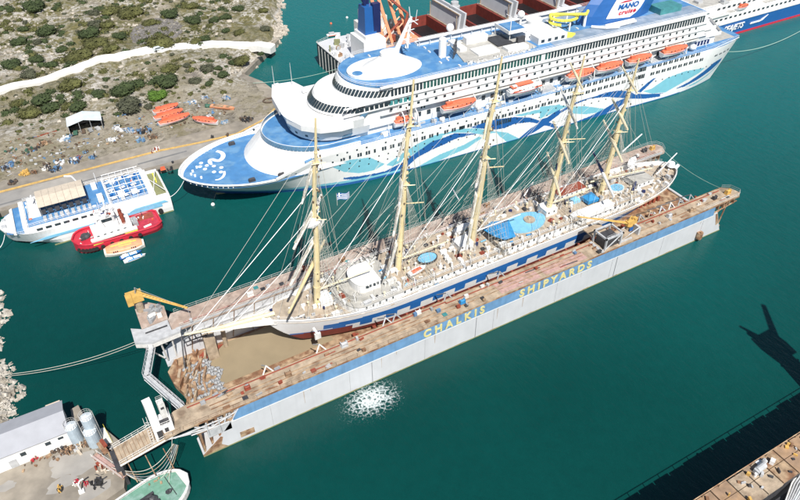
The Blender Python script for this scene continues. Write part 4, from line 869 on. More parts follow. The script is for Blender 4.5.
def shipcol(x,z):
    if z<4.75: return 1
    if x<40 and z<6.7-(x-21)*.03: return 1
    if x<40 and z<7.1-(x-21)*.03: return 2
    if x>33.5 and x<130:
        if 7.0<z<8.75: return 2
        if 5.5<z<=7.0 and ((x-35.6)%6.3)<3.1 and x<118: return 2
    if x>=130 and 6.2+(x-130)*.12<z<8.2+(x-130)*.1 : return 2
    return 0
for s in (-1,1):
    o=len(vs); 
    for r_ in rings: vs+=[(x,s*b,z) for x,b,z in r_]
    n=NV+1
    for i in range(NX):
        for v in range(NV):
            a,b,c,d=o+i*n+v,o+(i+1)*n+v,o+(i+1)*n+v+1,o+i*n+v+1
            zc=(vs[a][2]+vs[c][2])/2; f=(a,b,c,d) if s<0 else (d,c,b,a); fs.append(f); ms.append(shipcol((vs[a][0]+vs[b][0])/2,zc))
g.add(vs,fs); g.m=ms
o=len(g.v); 
for i in range(NX):
    a=rings[i][0];b=rings[i+1][0]; g.add([(a[0],-a[1],a[2]),(b[0],-b[1],b[2]),(b[0],b[1],b[2]),(a[0],a[1],a[2])],[(3,2,1,0)],1)
obj('hull',g,['white_paint','antifoul','ship_blue'],ship,smooth=False)
def outline(x0,x1,inset,n=60,hf=half):
    xs=[x0+(x1-x0)*i/n for i in range(n+1)]; return [(x,-max(.05,hf(x)-inset)) for x in xs]+[(x,max(.05,hf(x)-inset)) for x in reversed(xs)]
g=MB()
for i in range(NX):
    xa,xb=X0+(X1-X0)*i/NX,X0+(X1-X0)*(i+1)/NX
    if i==0: xa+=.3
    ha,hb=max(.03,half(xa)-.12),max(.03,half(xb)-.12); za,zb=sheer(xa)-1.0,sheer(xb)-1.0
    g.add([(xa,-ha,za),(xb,-hb,zb),(xb,hb,zb),(xa,ha,za)],[(0,1,2,3)])
obj('deck',g,'teak',ship)
g=MB()
for s in (-1,1):
    pts=[(X0+(X1-X0)*i/90,s*half(X0+(X1-X0)*i/90),sheer(X0+(X1-X0)*i/90)+.05) for i in range(91)]; g.poly(pts,.13,n=4)
obj('cap_rail',g,'white_paint',ship)
for s in (-1,1):
    g=MB()
    pts=[(X0+2+(X1-X0-4)*i/80,s*(half(X0+2+(X1-X0-4)*i/80)-.1),sheer(X0+2+(X1-X0-4)*i/80)+.05) for i in range(81)]
    for a,b in zip(pts,pts[1:]): rail(g,[a,b],.9,1.5,.03,2)
    obj('bulwark_rail',g,'white_worn',ship)
# raised decks
def deckhouse(x0,x1,w0,w1,z0,z1,top='deck_grey',side='white_paint',win=True,rnd=0,name='deckhouse'):
    if rnd: poly=[(x0+rnd*(1-math.sin(a)),w0+(w1-w0)/2-(w1-w0)/2*math.cos(a)) for a in [math.pi*k/12 for k in range(13)]]+[(x1,w1),(x1,w0)]
    else: poly=[(x0,w0),(x1,w0),(x1,w1),(x0,w1)]
    g=MB(); g.prism(poly,z0,z1-.12); h=obj(name,g,side,ship); g=MB(); cx=sum(p[0] for p in poly)/len(poly); cy=sum(p[1] for p in poly)/len(poly)
    g.prism([(cx+(px-cx)*1.04,cy+(py-cy)*1.04) for px,py in poly],z1-.12,z1); obj('roof',g,top,h)
    if win:
        g=MB(); n=int((x1-x0-rnd)/1.7)
        for k in range(n):
            x=x0+rnd+.8+k*1.7
            for y,s in ((w0,-1),(w1,1)): g.box(x-.22,x+.22,y-.04 if s<0 else y,y if s<0 else y+.04,z0+(z1-z0)*.45,z0+(z1-z0)*.75)
        if n>0: obj('window',g,'window',h)
    return h
deckhouse(22.5+1.5,30,-3.0,3.2,12.0,12.9,top='teak',rnd=2)
deckhouse(38.4,52.5,-7.4,7.4,10.2,12.6,top='deck_grey',rnd=4,name='bridge_deck')
deckhouse(42.8,48.8,-3.7,3.7,12.6,14.9,top='white_paint',rnd=2.0,name='wheelhouse')
deckhouse(52.6,80,-7.0,7.0,10.2,12.4,top='teak',name='midship_house')
deckhouse(82,104,-6.6,6.6,10.2,12.6,top='teak',name='pool_house')
deckhouse(104.5,128,-6.4,6.4,10.2,12.5,top='teak',name='aft_house')
deckhouse(106,117.2,-7.2,-4.6,12.5,13.9,top='white_paint',win=False,name='long_locker')
deckhouse(107,116,2.6,5.6,12.5,14.0,top='rust_red',name='aft_cabin')
deckhouse(71.8,75.8,-2.0,1.6,12.4,14.0,top='white_paint')
deckhouse(99.0,102.6,-1.6,2.2,12.6,14.4,top='white_paint')
deckhouse(130.5,136.5,-2.6,2.4,11.3,13.0,top='deck_grey')
deckhouse(34.6,37.4,-1.6,1.6,10.4,12.9,top='white_paint',win=False)
g=MB(); 
for k in range(40):
    a0=math.pi*k/40-math.pi/2; a1=math.pi*(k+1)/40-math.pi/2
    p=[(44.2-4.3*math.cos(a)*1.0,6.2*math.sin(a)) for a in (a0,a1)]; q=[(44.2-2.9*math.cos(a),4.9*math.sin(a)) for a in (a0,a1)]
    g.add([(p[0][0],p[0][1],13.3),(p[1][0],p[1][1],13.3),(q[1][0],q[1][1],13.3),(q[0][0],q[0][1],13.3)],[(0,1,2,3)]); g.add([(p[0][0],p[0][1],12.6),(p[1][0],p[1][1],12.6),(p[1][0],p[1][1],13.9),(p[0][0],p[0][1],13.9)],[(0,1,2,3)])
obj('bridge_walk',g,'deck_grey',ship)
g=MB()
for k in range(5): g.box(43.0+.1*abs(k-2)**2,43.2+.12*abs(k-2)**2,-1.9+k*.8,-1.5+k*.8,13.9,14.5)
for k in range(4): g.box(45.0+k*.95,45.5+k*.95,-3.78,-3.7,13.8,14.5)
obj('window',g,'window',ship)
# pools
def pool(cx,cy,z,rx,ry,m='pool_blue',rim='white_paint',name='pool'):
    n=28; o=[(cx+rx*math.cos(6.283*k/n),cy+ry*math.sin(6.283*k/n)) for k in range(n)]; g=MB(); g.prism(o,z,z+.55); b=obj(name,g,rim,ship); g=MB(); g.prism([(cx+(a-cx)*.9,cy+(c-cy)*.9) for a,c in o],z+.55,z+.6); obj('water',g,m,b); return b
pool(63.4,-.4,12.4,2.7,1.9,rim='dark_steel'); pool(92.8,-.9,12.6,5.9,3.6,rim='pool_blue'); pool(124.2,-.9,12.5,2.3,1.8)
g=MB(); g.cyl(94.0,-.9,13.2,13.5,1.5,n=16); g.blob((94.3,-.6,13.5),.9,.7,.4,jit=.2); obj('pool_cover',g,'teak',ship)
g=MB(); g.add([(80.4,.9,14.2),(83.4,1.6,15.0),(88.4,.6,14.3),(86.2,-5.4,13.9),(82.6,-5.6,14.4),(81.0,-3.4,14.6),(84.4,-2.2,15.2)],[(0,6,1),(1,6,2),(2,6,3),(3,6,4),(4,6,5),(5,6,0)]); g.add([(80.4,.9,14.15),(83.4,1.6,14.95),(88.4,.6,14.25),(86.2,-5.4,13.85),(82.6,-5.6,14.35),(81.0,-3.4,14.55)],[(5,4,3,2,1,0)]); obj('awning',g,'tarp_blue',ship)
for c,(a,b,z) in enumerate(((113.8,-1.6,14.0),(110.4,.4,13.4))):
    g=MB(); s=1.9 if c==0 else 1.2; g.add([(a-s,b-s*.8,z),(a+s,b-s*.9,z-.2),(a+s,b+s*.9,z),(a-s,b+s*.8,z-.1),(a,b,z+.8),(a-s,b-s*.8,z-1),(a+s,b-s*.9,z-1),(a+s,b+s*.9,z-1),(a-s,b+s*.8,z-1)],[(0,1,4),(1,2,4),(2,3,4),(3,0,4),(5,6,1,0),(6,7,2,1),(7,8,3,2),(8,5,0,3)]); obj('tarpaulin',g,'tarp_blue' if c==0 else 'pool_blue',ship)
g=MB(); g.tube((126.5,-4.4,12.6),(130.8,-1.4,12.9),.35,n=8); obj('rolled_cover',g,'navy',ship)
# ship boats
for x,y,z,rz,c,l in ((56.0,-4.4,13.0,.15,'orange','small white and orange tender on the ship foredeck'),(74.5,4.2,12.9,.2,'plastic_white','white ship boat on chocks near the middle mast'),(104,-5.7,13.0,.1,'plastic_white','white ship boat beside the fourth mast'),(134.5,5.0,13.0,.5,'plastic_white','white boat on the stern port side')):
    r=thing('ship_boat',l,'boat',(x,18.4+y,z),rz,'boats carried by the sailing ship'); g=MB(); small_hull(g,5.2,1.9,.9,stern=.7); obj('hull',g,'plastic_white',r); g=MB(); g.box(.9,3.6,-.5,.5,.9,1.05); obj('seat',g,c,r)
# clutter on decks
taken=[]
def free(x,y,d):
    for a,b,e in taken:
        if (a-x)**2+(b-y)**2<(d+e)**2: return False
    taken.append((x,y,d)); return True
for a in ((63.4,-.4,3),(92.8,-.9,5),(124.2,-.9,2.4),(84,-2,3),(46,0,4.6),(73.8,0,2),(101,0,2),(113.8,-1.6,2),(111,-6,5),(133.5,0,3.3)): taken.append(a)
def zdeck(x,y):
    if 52.6<x<80 and abs(y)<7: return 12.4
    if 82<x<104 and abs(y)<6.6: return 12.6
    if 104.5<x<128 and abs(y)<6.4: return 12.5
    if 38.4<x<52.5 and abs(y)<7.2: return 12.6
    return sheer(x)-1.0
cnt=0
for k in range(2200):
    if cnt>=430: break
    x=random.uniform(24,144); y=random.uniform(-7.6,7.2); 
    if abs(y)>half(x)-.6: continue
    s=random.uniform(.25,.75)
    if not free(x,y,s): continue
    cnt+=1; z=zdeck(x,y); g=MB(); t=random.random()
    if t<.22: g.cyl(x,y,z,z+random.uniform(.6,1.3),.16,n=8); g.blob((x,y,z+1.2),.34,.34,.25,n=8,m=4); obj('vent',g,random.choice(['white_paint','white_worn','spar_cream']),ship)
    elif t<.5: g.obox((x,y,z),s*2.4,s*1.2,random.uniform(.5,1.1),random.choice([0,.05,1.57])); obj('locker',g,random.choice(['white_paint','white_paint','white_worn','light_grey']),ship)
    elif t<.62: g.obox((x,y,z),s*2,s*1.6,.35,random.choice([0,1.57,.4])); g.obox((x,y,z+.35),s*1.7,s*1.2,.15,.2); obj('hatch_cover',g,random.choice(['rust_red','rust_red','rust','teak']),ship)
    elif t<.74: g.obox((x,y,z),s*1.4,s*1.1,random.uniform(.4,.9),random.uniform(0,3)); obj('winch',g,random.choice(['dark_steel','grey_steel','navy']),ship)
    elif t<.88: 
        for q in range(4): g.tube((x+random.uniform(-.7,.7),y+random.uniform(-.5,.5),z),(x+random.uniform(-.9,.9),y+random.uniform(-.7,.7),z+random.uniform(.4,2.2)),.07,n=4)
        obj('pipe_stand',g,random.choice(['white_paint','white_worn','light_grey']),ship)
    else: g.tube((x,y,z+.3),(x+random.uniform(.6,1.6),y+random.uniform(-.6,.6),z+.35),random.uniform(.12,.3),n=7); obj('rolled_canvas',g,random.choice(['canvas','white_worn','pool_blue','tarp_blue']),ship)
for zz,x0,x1,ww in ((12.6,53,80,6.9),(12.6,82.2,104,6.5),(12.55,104.6,128,6.3),(12.6,42,52.4,7.2)):
    g=MB(); 
    for s in (-1,1): rail(g,[(x0,s*ww,zz),(x1,s*ww,zz)],1.0,1.2,.04,3)
    obj('railing',g,'white_paint',ship)
for k in range(14):
    x=56+k*5.2; 
    for s in (-1,1):
        if s>0 and k%2: continue
        g=MB(); g.poly([(x,s*7.0,10.4),(x,s*7.2,13.2),(x+.2,s*6.6,14.0),(x+.3,s*5.9,14.1)],.11,n=5); obj('davit',g,'white_paint',ship)
for k in range(13):   # liferaft canisters along the rail
    g=MB(); x=58+k*3.1; g.tube((x,-7.4,11.3),(x+1.1,-7.4,11.3),.34,n=10); obj('raft_canister',g,'plastic_white',ship)
g=MB(); 
for k in range(36): x=40+k*2.45; g.cyl(x,-half(x)-.02,9.45,9.6,.01,n=4)
# bowsprit
g=MB(); g.tube((24,0,13.1),(13,0,14.6),.55,.42,n=10); g.tube((13,0,14.6),(4.6,0,16.4),.4,.22,n=8); bsp=obj('bowsprit',g,'spar_cream',ship)
g=MB(); 
for s in (-1,1):
    g.tube((22.5,s*1.8,12.8),(8,0,15.4),.05,n=4); g.tube((23.5,s*3,12.6),(12.5,s*.6,14.4),.05,n=4)
    for k in range(12): t=k/12; a=Vector((23.5,s*3,12.6)).lerp(Vector((8,0,15.4)),t); g.tube(a,(a.x,0,13.1+(24-a.x)*.136),.035,n=3)
g.add([(23,-2.6,12.5),(8,-.1,15.1),(8,.1,15.1),(23,2.6,12.5)],[(0,1,2,3)]); obj('bow_net',g,'canvas',ship)
g=MB(); g.tube((30,-7.6,12.3),(30.4,-8.8,11.2),.3); g.box(29.8,31.2,-8.7,-8.2,9.4,11); obj('anchor',g,'white_worn',ship)
# masts
RK=math.tan(R(4.8)); MX=[34.33,55.5,76.88,100.85,119.33]; MZ=[57.5,60.2,60.2,55.2,50.5]
def mp(i,z,y=0): return Vector((MX[i]+RK*(z-12.5),y,z))
def yd(i,z,az,l,r=.42,mt='spar_cream',off=.9,lo=1.0,hi=1.0,parent=None,mt2=None):
    a=R(az); d=Vector((math.sin(a),math.cos(a),0)); fw=Vector((-math.cos(a),math.sin(a),0))*off; c=mp(i,z)+fw
    g=MB(); 
    if mt2:
        g.tube(c,c+d*l*hi,r,r*.6,n=8); obj('yard_cover',g,mt2,parent); g=MB()
    else: g.tube(c,c+d*l*hi,r,r*.6,n=8)
    g.tube(c-d*l*lo,c,r*.6,r,n=8); y_=obj('yard',g,mt,parent); return c,d
YD=[ # per mast: z, azimuth, half length, colour
 [(22.5,42,15.5,'mast_cream'),(28.5,42,14.0,'canvas'),(36.0,41,12,'canvas'),(46,33,11,'canvas')],
 [(20,39,11.5,'white_worn'),(30.5,36,11,'canvas'),(37,32,9.5,'white_worn'),(47,39,8.5,'canvas')],
 [(19,40,12,'white_worn'),(26,40,11.5,'canvas'),(35,41,10.5,'white_worn'),(46,41,9,'spar_cream')],
 [(24.5,30,10,'spar_cream'),(33.5,29,10,'spar_cream'),(42.5,29,10,'white_worn'),(50.5,29,7,'spar_cream')],
 [(18.6,28,11,'white_paint'),(28.6,30,10.5,'spar_cream'),(36,30,8,'spar_cream'),(45.2,30,7.5,'spar_cream')]]
for i in range(5):
    zt=MZ[i]; g=MB(); zb=10.5; z1=zb+(zt-zb)*.52; z2=zb+(zt-zb)*.8
    g.tube(mp(i,zb),mp(i,z1),.78,.64,n=12); g.tube(mp(i,z1-2)-Vector((.5,0,0)),mp(i,z2)-Vector((.3,0,0)),.52,.42,n=10); g.tube(mp(i,z2-1.5),mp(i,zt),.36,.2,n=8)
    m_=obj('mast',g,'mast_cream',ship)
    g=MB()
    for zz,ww in ((z1,1.7),(z2,1.1)):
        c=mp(i,zz); g.box(c.x-.5,c.x+.6,-ww*.6,ww*.6,zz-.1,zz+.1); 
        for s in (-1,1): g.tube(c+Vector((-1.2,s*.5,0)),c+Vector((1.6,s*ww,0)),.12,n=4)
    for k in range(9): zz=zb+(zt-zb)*(.12+.09*k); c=mp(i,zz); g.cyl(c.x,c.y,zz,zz+.35,.84-.055*k,n=8)
    obj('crosstree',g,'mast_cream',m_)
    for z,az,l,mt in YD[i]:
        hi=.55 if i<3 else 1.0
        c,d=yd(i,z,az,l,.46 if z<40 else .34,mt,parent=m_,hi=hi,mt2='navy' if (i==4 and z<20) else None)
        if mt in('canvas','white_worn'):
            g=MB(); pts=[c-d*l*(.88-.1*q)+Vector((random.uniform(-.12,.12),random.uniform(-.12,.12),.38+random.uniform(-.1,.15))) for q in range(10)]
            for q in range(9): g.tube(pts[q],pts[q+1],random.uniform(.16,.3),random.uniform(.16,.3),n=6); obj('furled_sail',g,'canvas',m_)
        g=MB()
        for s,e in ((-1,1),(1,hi)): g.tube(c+d*l*s*e*.95,mp(i,min(zt-1,z+6)),.03,n=3); 
        obj('lift',g,'rig_wire',m_)
    # shrouds: fan from tops to the rail
    for s in (-1,1):
        g=MB()
        for q in range(7):
            x=MX[i]-.5+q*1.15; g.tube((x,s*(half(x)-.1),sheer(x)),mp(i,z1)+Vector((0,s*.6,0)),.04,n=3)
        for q in range(3):
            x=MX[i]+3.5+q*1.3; g.tube((x,s*(half(x)-.1),sheer(x)),mp(i,[z2,zt-3,z2-2][q]),.04,n=3)
        for k in range(20):
            t=k/20; a=Vector((MX[i]-.5,s*(half(MX[i])-.1),11.2)).lerp(mp(i,z1),t); b=Vector((MX[i]+6.4,s*(half(MX[i])-.1),11.2)).lerp(mp(i,z1),t); g.tube(a,b,.025,n=3)
        obj('shrouds',g,'rope',m_)
    # boom / gaff aft of the mast
    if i in (0,1,2,3):
        g=MB(); g.tube(mp(i,15.2)+Vector((.6,0,0)),mp(i,16.8)+Vector((13,-1.5,0)),.22,.14,n=6); obj('boom',g,'spar_cream' if i!=2 else 'white_paint',m_)
# extra bits seen on individual masts
g=MB(); c=mp(0,33.5); g.blob((c.x-1.0,c.y-.2,c.z+.6),2.0,1.0,1.2,n=12,m=8,jit=.06); obj('radar_cover',g,'plastic_white',ship)
g=MB(); c=mp(0,34); g.tube(c,c+Vector((2.6,3.5,2.4)),.14); obj('flag_staff',g,'white_paint',ship)
x,y=G(337,201,33); 
r=thing('blue_flag','small blue and white flag flying from the front mast','flag',(x,y,33)); 
g=MB(); n_=10
for a in range(n_):
    for b in range(9):
        f=lambda u,v:(u*3.2,.35*math.sin(u*7)+.1*v,v*1.7-.25*u); u0,u1,v0,v1=a/n_,(a+1)/n_,b/9,(b+1)/9; g.add([f(u0,v0),f(u1,v0),f(u1,v1),f(u0,v1)],[(0,1,2,3)],(0 if b%2==0 else 1) if not (a<4 and b>3) else (1 if (a in(1,2) and False) or b==6 or a==2 else 0))
obj('cloth',g,['hull_blue','plastic_white'],r); g=MB(); g.tube((0,0,-1.2),(0,0,2),.05); obj('halyard',g,'rope',r)
g=MB(); g.tube(mp(3,14),(99.8,-1.6,27),.2,.16); obj('derrick',g,'mast_cream',ship); g=MB(); g.tube((99.8,-1.6,27),(99.6,-1.8,29),.2,.2); obj('derrick_tip',g,'navy',ship)
g=MB(); g.tube(mp(1,31),mp(1,31)+Vector((4.2,-1.8,0)),.18,.12); g.tube(mp(2,33.5),mp(2,33.5)+Vector((4.4,-1.8,0)),.18,.12); g.tube(mp(3,34),mp(3,34)+Vector((4.6,-2.2,0)),.16,.1); obj('spreader_arm',g,'mast_cream',ship)
# stern boom and boat booms
a=Vector((*G(590,182,14.8),14.8))-Vector((0,18.4,0)); b=Vector((*G(652,168,15.6),15.6))-Vector((0,18.4,0))
g=MB(); g.tube(a,b,.22,.16,n=8); obj('spanker_boom',g,'spar_cream',ship)
for p,q in (((656,174.5,13),(677,153,17.5)),((622,152,24),(642,134,27)),((524,196,13),(533,182,16)),((452,188,13),(459,200,12.4))):
    a=Vector((*G(*p),p[2]))-Vector((0,18.4,0)); b=Vector((*G(*q),q[2]))-Vector((0,18.4,0)); g=MB(); g.tube(a,b,.2,.16,n=6); obj('boat_boom',g,'white_paint',ship)
g=MB(); g.cyl(146,0,12.6,13.8,1.2,.9,n=12); g.tube((146.3,-1.4,12.4),(147.3,-1.4,13.4),.5,n=10); obj('stern_dome',g,'plastic_white',ship)
# stays; the thick pale ones are furled staysails
def stay(a,b,r,m,name='stay',par=ship,s=.3):
    g=MB(); g.poly([tuple(p) for p in sag(a,b,s,6)],r,n=4); obj(name,g,m,par)
bow=lambda x: Vector((x,0,13.1+(24-x)*.165))
stay(mp(0,43),bow(6),.09,'plastic_white','furled_staysail'); stay(mp(0,37),bow(11),.075,'plastic_white','furled_staysail'); stay(mp(0,31),bow(15),.06,'plastic_white','furled_staysail',s=.5)
stay(mp(0,54),bow(5),.04,'rig_wire'); stay(mp(0,49),bow(8),.035,'rig_wire')
for i in range(4):
    stay(mp(i+1,[44,42,42,40][i]),mp(i,15.5)+Vector((1.5,0,0)),.09,'plastic_white','furled_staysail')
    for z,zb_ in ((52,26),(46,20),(36,14),(56,38),(30,13),(49,31),(40,24),(44,13.5),(34,20)): 
        z=min(z,MZ[i+1]-1.5); stay(mp(i+1,z),mp(i,zb_),.035,'rig_wire')
    stay(mp(i+1,33),mp(i,13.5)+Vector((3,0,0)),.05,'canvas','furled_staysail')
    for s in (-1,1):
        for q in range(3): stay(mp(i+1,48-q*8),Vector((MX[i+1]-6-q*3,s*7.9,11.3)),.03,'rig_wire','backstay')
for s in (-1,1):
    for q in range(3): stay(mp(4,46-q*10),Vector((134+q*3,s*6.5,12.4)),.03,'rig_wire','backstay')
    for q in range(4): stay(mp(0,50-q*8),Vector((24+q*2,s*(half(24+q*2)-.2),13)),.03,'rig_wire','backstay')
stay(mp(4,47),Vector((141,0,13)),.05,'rig_wire')
# dark nets hanging over the far rail and staging there
for k,x in enumerate((52.5,78.5,104.8,117)):
    r=thing('scaffold_stack',['dark scaffold frames and cables by the second mast','dark scaffold frames by the middle mast on the far wall','dark tangled staging behind the blue pool','dark tangled staging near the stern cabins on the far wall'][k],'scaffold',(x,26.2,10.8)); g=MB()
    for q in range(46): p=Vector((random.gauss(0,1.6),random.gauss(0,1.3),random.uniform(-.4,2.6))); g.tube(p,p+Vector((random.gauss(0,.9),random.gauss(0,.7),random.gauss(0,1.1))),random.uniform(.06,.16),n=4)
    obj('tube_frame',g,'dark_steel',r); g=MB(); 
    for q in range(9): g.obox((random.gauss(0,1.6),random.gauss(0,1.2),random.uniform(-.2,1.2)),random.uniform(.4,1.6),random.uniform(.3,.8),random.uniform(.2,1),random.uniform(0,3))
    obj('panel',g,'navy' if k%2 else 'black',r)

for i in range(5):   # footropes, blocks and topping lifts that thicken the rig
    m_=[o for o in ship.children if o.name.split('.')[0]=='mast'][i]
    g=MB()
    for k in range(40): z=random.uniform(12,MZ[i]-6); c=mp(i,z); g.blob((c.x+random.uniform(-.9,.9),c.y+random.uniform(-.9,.9),z),.22,.22,.3,n=5,m=3)
    obj('block_and_tackle',g,'scrap_brown',m_,kind='stuff')
    for k in range(7):
        z=MZ[i]*random.uniform(.45,.97); a=random.uniform(0,6.28); stay(mp(i,z),Vector((MX[i]+random.uniform(-9,9),random.choice([-1,1])*random.uniform(4,7.8),12.6)),.028,'rig_wire','running_line',m_,.4)
g=MB()
# ------------------------------------------------------------------ white cruise ship
CY=R(-2.6); cruise=thing('cruise_ship','huge white cruise ship with blue wave swooshes and blue sun decks','cruise ship',(22,90,0),CY)
def c2w(x,y,z): return Vector((22+x*math.cos(CY)-y*math.sin(CY),90+x*math.sin(CY)+y*math.cos(CY),z))
BH=15.5
def cd_half(x):
    f=1
    if x<26: f=(1-(1-max(0,x)/26)**2)**.6
    if x>196: f=1-.22*((x-196)/16)**2
    return BH*f
def cw_half(x):
    if x<11: return 0
    f=1
    if x<62: f=(1-(1-(x-11)/51)**2)**1.05
    if x>175: f=1-.45*((x-175)/38)**1.8
    return BH*max(0,f)
def ctop(x): return 9.7-.2*min(1,x/20) if x<24 else 9.5+4.0*min(1,(x-24)/14)+.018*max(0,x-100)
SW={'b':[[(75.5, 5.9), (79.2, 8.3), (84.7, 9.0), (93.4, 6.6), (86.0, 6.9), (79.3, 6.0), (76.0, 5.2)], [(90.3, 9.6), (96.0, 10.1), (100.7, 10.0), (107.9, 9.0), (114.2, 7.2), (120.9, 3.7), (127.9, -0.1), (128.1, -1.3), (121.1, 2.7), (114.4, 5.4), (108.2, 6.4), (104.0, 5.8), (100.4, 6.2), (93.2, 8.6)], [(110.8, 0.3), (114.8, 2.7), (119.5, 4.4), (124.2, 6.6), (126.7, 7.2), (127.0, 5.4), (122.3, 3.1), (117.5, 1.1), (112.7, 0.0)], [(118.6, 5.4), (122.4, 5.3), (126.6, 6.5), (130.8, 8.0), (135.2, 8.5), (141.1, 8.6), (146.4, 9.0), (151.9, 8.5), (157.1, 7.1), (161.2, 4.7), (165.7, 3.9), (173.5, 2.3), (173.9, 1.0), (166.3, 1.9), (158.7, 3.7), (152.7, 5.5), (146.8, 7.2), (139.2, 8.3), (133.5, 7.6), (128.0, 5.9), (123.2, 3.9), (118.9, 3.3)], [(134.9, 0.4), (140.8, 1.0), (147.2, 2.4), (151.7, 4.0), (155.7, 4.5), (158.2, 3.0), (153.7, 1.4), (148.4, 0.3), (141.7, -0.2), (137.0, -0.5)], [(118.7, 4.5), (122.7, 3.2), (126.2, 1.4), (125.7, 0.3), (121.6, 2.2), (118.9, 3.0)], [(161.6, 5.8), (165.2, 8.2), (167.7, 9.4), (169.4, 9.6), (167.4, 8.0), (165.1, 6.2), (163.3, 5.1)], [(161.7, 5.0), (169.4, 2.9), (175.5, 2.1), (168.2, 2.0), (162.2, 3.1)], [(181.0, 2.4), (187.8, 3.6), (194.6, 6.1), (199.8, 8.6), (205.5, 8.9), (205.5, 7.1), (200.4, 5.1), (193.3, 3.3), (186.0, 2.1)], [(48.4, 2.9), (50.9, 2.5), (59.5, 2.0), (66.6, 3.7), (72.0, 6.3), (76.5, 8.3), (82.0, 8.3), (82.1, 6.1), (76.6, 5.2), (71.1, 3.8), (65.7, 0.2), (59.5, -0.1), (50.9, 1.1), (45.9, 2.5), (45.9, 3.1)]],
'c':[[(75.9, 9.6), (79.2, 9.9), (85.8, 10.3), (93.2, 8.6), (101.1, 5.1), (96.4, 5.2), (90.5, 7.7), (84.2, 9.3), (79.2, 9.4)], [(100.5, 5.6), (105.5, 3.7), (111.5, -0.5), (110.4, -1.4), (106.6, -0.7), (102.5, 3.0)], [(68.5, -0.5), (79.4, 2.6), (88.4, 3.7), (94.1, 5.3), (95.3, 4.4), (89.7, 2.0), (82.9, 1.0), (79.5, 0.3), (71.2, -1.9)], [(107.8, 9.6), (115.1, 9.5), (126.3, 9.3), (126.6, 7.8), (117.1, 8.1), (110.3, 8.7)], [(117.8, 10.4), (124.2, 9.4), (130.2, 7.7), (125.9, 7.0), (122.2, 6.2), (118.5, 5.7)], [(132.3, 6.9), (137.7, 5.8), (145.0, 3.2), (148.7, 1.9), (144.0, 1.7), (138.5, 2.4), (131.5, 4.5)], [(164.4, 5.3), (168.7, 5.5), (175.1, 8.2), (183.6, 9.0), (194.6, 7.9), (192.2, 6.3), (181.7, 3.7), (176.2, 2.2), (169.3, 3.2)], [(186.2, 1.5), (193.6, 2.3), (200.9, 3.8), (205.3, 6.5), (205.1, 5.2), (199.7, 2.8), (192.4, 1.3)], [(42.3, 8.3), (47.9, 9.5), (54.6, 8.5), (59.6, 4.7), (56.1, 3.5), (51.0, 3.6), (46.0, 5.4)], [(60.0, 4.2), (64.9, 6.5), (71.1, 8.8), (77.3, 10.3), (80.1, 10.3), (80.1, 8.5), (72.9, 6.5), (65.8, 3.9), (62.2, 3.1)]]}
def inpoly(x,y,P):
    c=False; j=len(P)-1
    for i in range(len(P)):
        if (P[i][1]>y)!=(P[j][1]>y) and x<(P[j][0]-P[i][0])*(y-P[i][1])/(P[j][1]-P[i][1])+P[i][0]: c=not c
        j=i
    return c
SWB=[(k,(min(q[0] for q in P),max(q[0] for q in P),min(q[1] for q in P),max(q[1] for q in P)),P) for k,n_ in ((1,'b'),(2,'c')) for P in SW[n_]]
def ccol(x,z):
    if z<.25 : return 1
    if z<1.7-(x-12)*.022 and x<70: return 1
    if 1.7-(x-12)*.022<=z<2.8-(x-12)*.03 and x<66: return 2
    for k,bb,P in SWB:
        if bb[0]<=x<=bb[1] and bb[2]<=z<=bb[3] and inpoly(x,z,P): return k
    return 0
NX,NV=1000,84; g=MB(); vs=[];fs=[];ms=[]
for s in (-1,1):
    o=len(vs)
    for i in range(NX+1):
        t=i/NX; 
        for v in range(NV+1):
            q=v/NV; xd=213.5*t; xw=11+192*t; x=xw+(xd-xw)*q**1.0; b=cw_half(xw)+(cd_half(xd)-cw_half(xw))*min(1,q*1.05)**(1.5 if t<.4 else .8); zt=ctop(xd); vs.append((x,s*b,-1+(zt+1)*q))
    n=NV+1
    for i in range(NX):
        for v in range(NV):
            a,b,c,d=o+i*n+v,o+(i+1)*n+v,o+(i+1)*n+v+1,o+i*n+v+1; fs.append((a,b,c,d) if s<0 else (d,c,b,a)); ms.append(ccol((vs[a][0]+vs[b][0])/2,(vs[a][2]+vs[d][2])/2) if s<0 else ms[i*NV+v])
g.add(vs,fs); g.m=ms; n=NV+1; off=(NX+1)*n
g.add([vs[NX*n+v] for v in range(n)]+[vs[off+NX*n+v] for v in reversed(range(n))],[tuple(range(2*n))],0)
obj('hull',g,['white_paint','hull_blue','cyan'],cruise)
g=MB(); xs=[i for i in range(0,42)]; g.prism([(x+.4,-max(.05,cd_half(x)-.5)) for x in xs]+[(x+.4,max(.05,cd_half(x)-.5)) for x in reversed(xs)],8.3,8.62); obj('bow_deck',g,'deck_blue',cruise)
g=MB()
for s in (-1,1): g.poly([(x*.5,s*(cd_half(x*.5)-.1),ctop(x*.5)+.02) for x in range(0,60)],.3,n=5)
obj('bulwark_cap',g,'white_paint',cruise)
g=MB(); xs=[34+i*3 for i in range(60)]; [g.add([(x,-cd_half(x)+.3,ctop(x)),(x+3,-cd_half(x+3)+.3,ctop(x+3)),(x+3,cd_half(x+3)-.3,ctop(x+3)),(x,cd_half(x)-.3,ctop(x)),(x,-cd_half(x)+.3,ctop(x)-.4),(x+3,-cd_half(x+3)+.3,ctop(x+3)-.4),(x+3,cd_half(x+3)-.3,ctop(x+3)-.4),(x,cd_half(x)-.3,ctop(x)-.4)],[(0,1,2,3),(7,6,5,4),(0,4,5,1),(2,6,7,3)]) for x in xs]; obj('promenade_deck',g,'deck_blue',cruise)
g=MB()
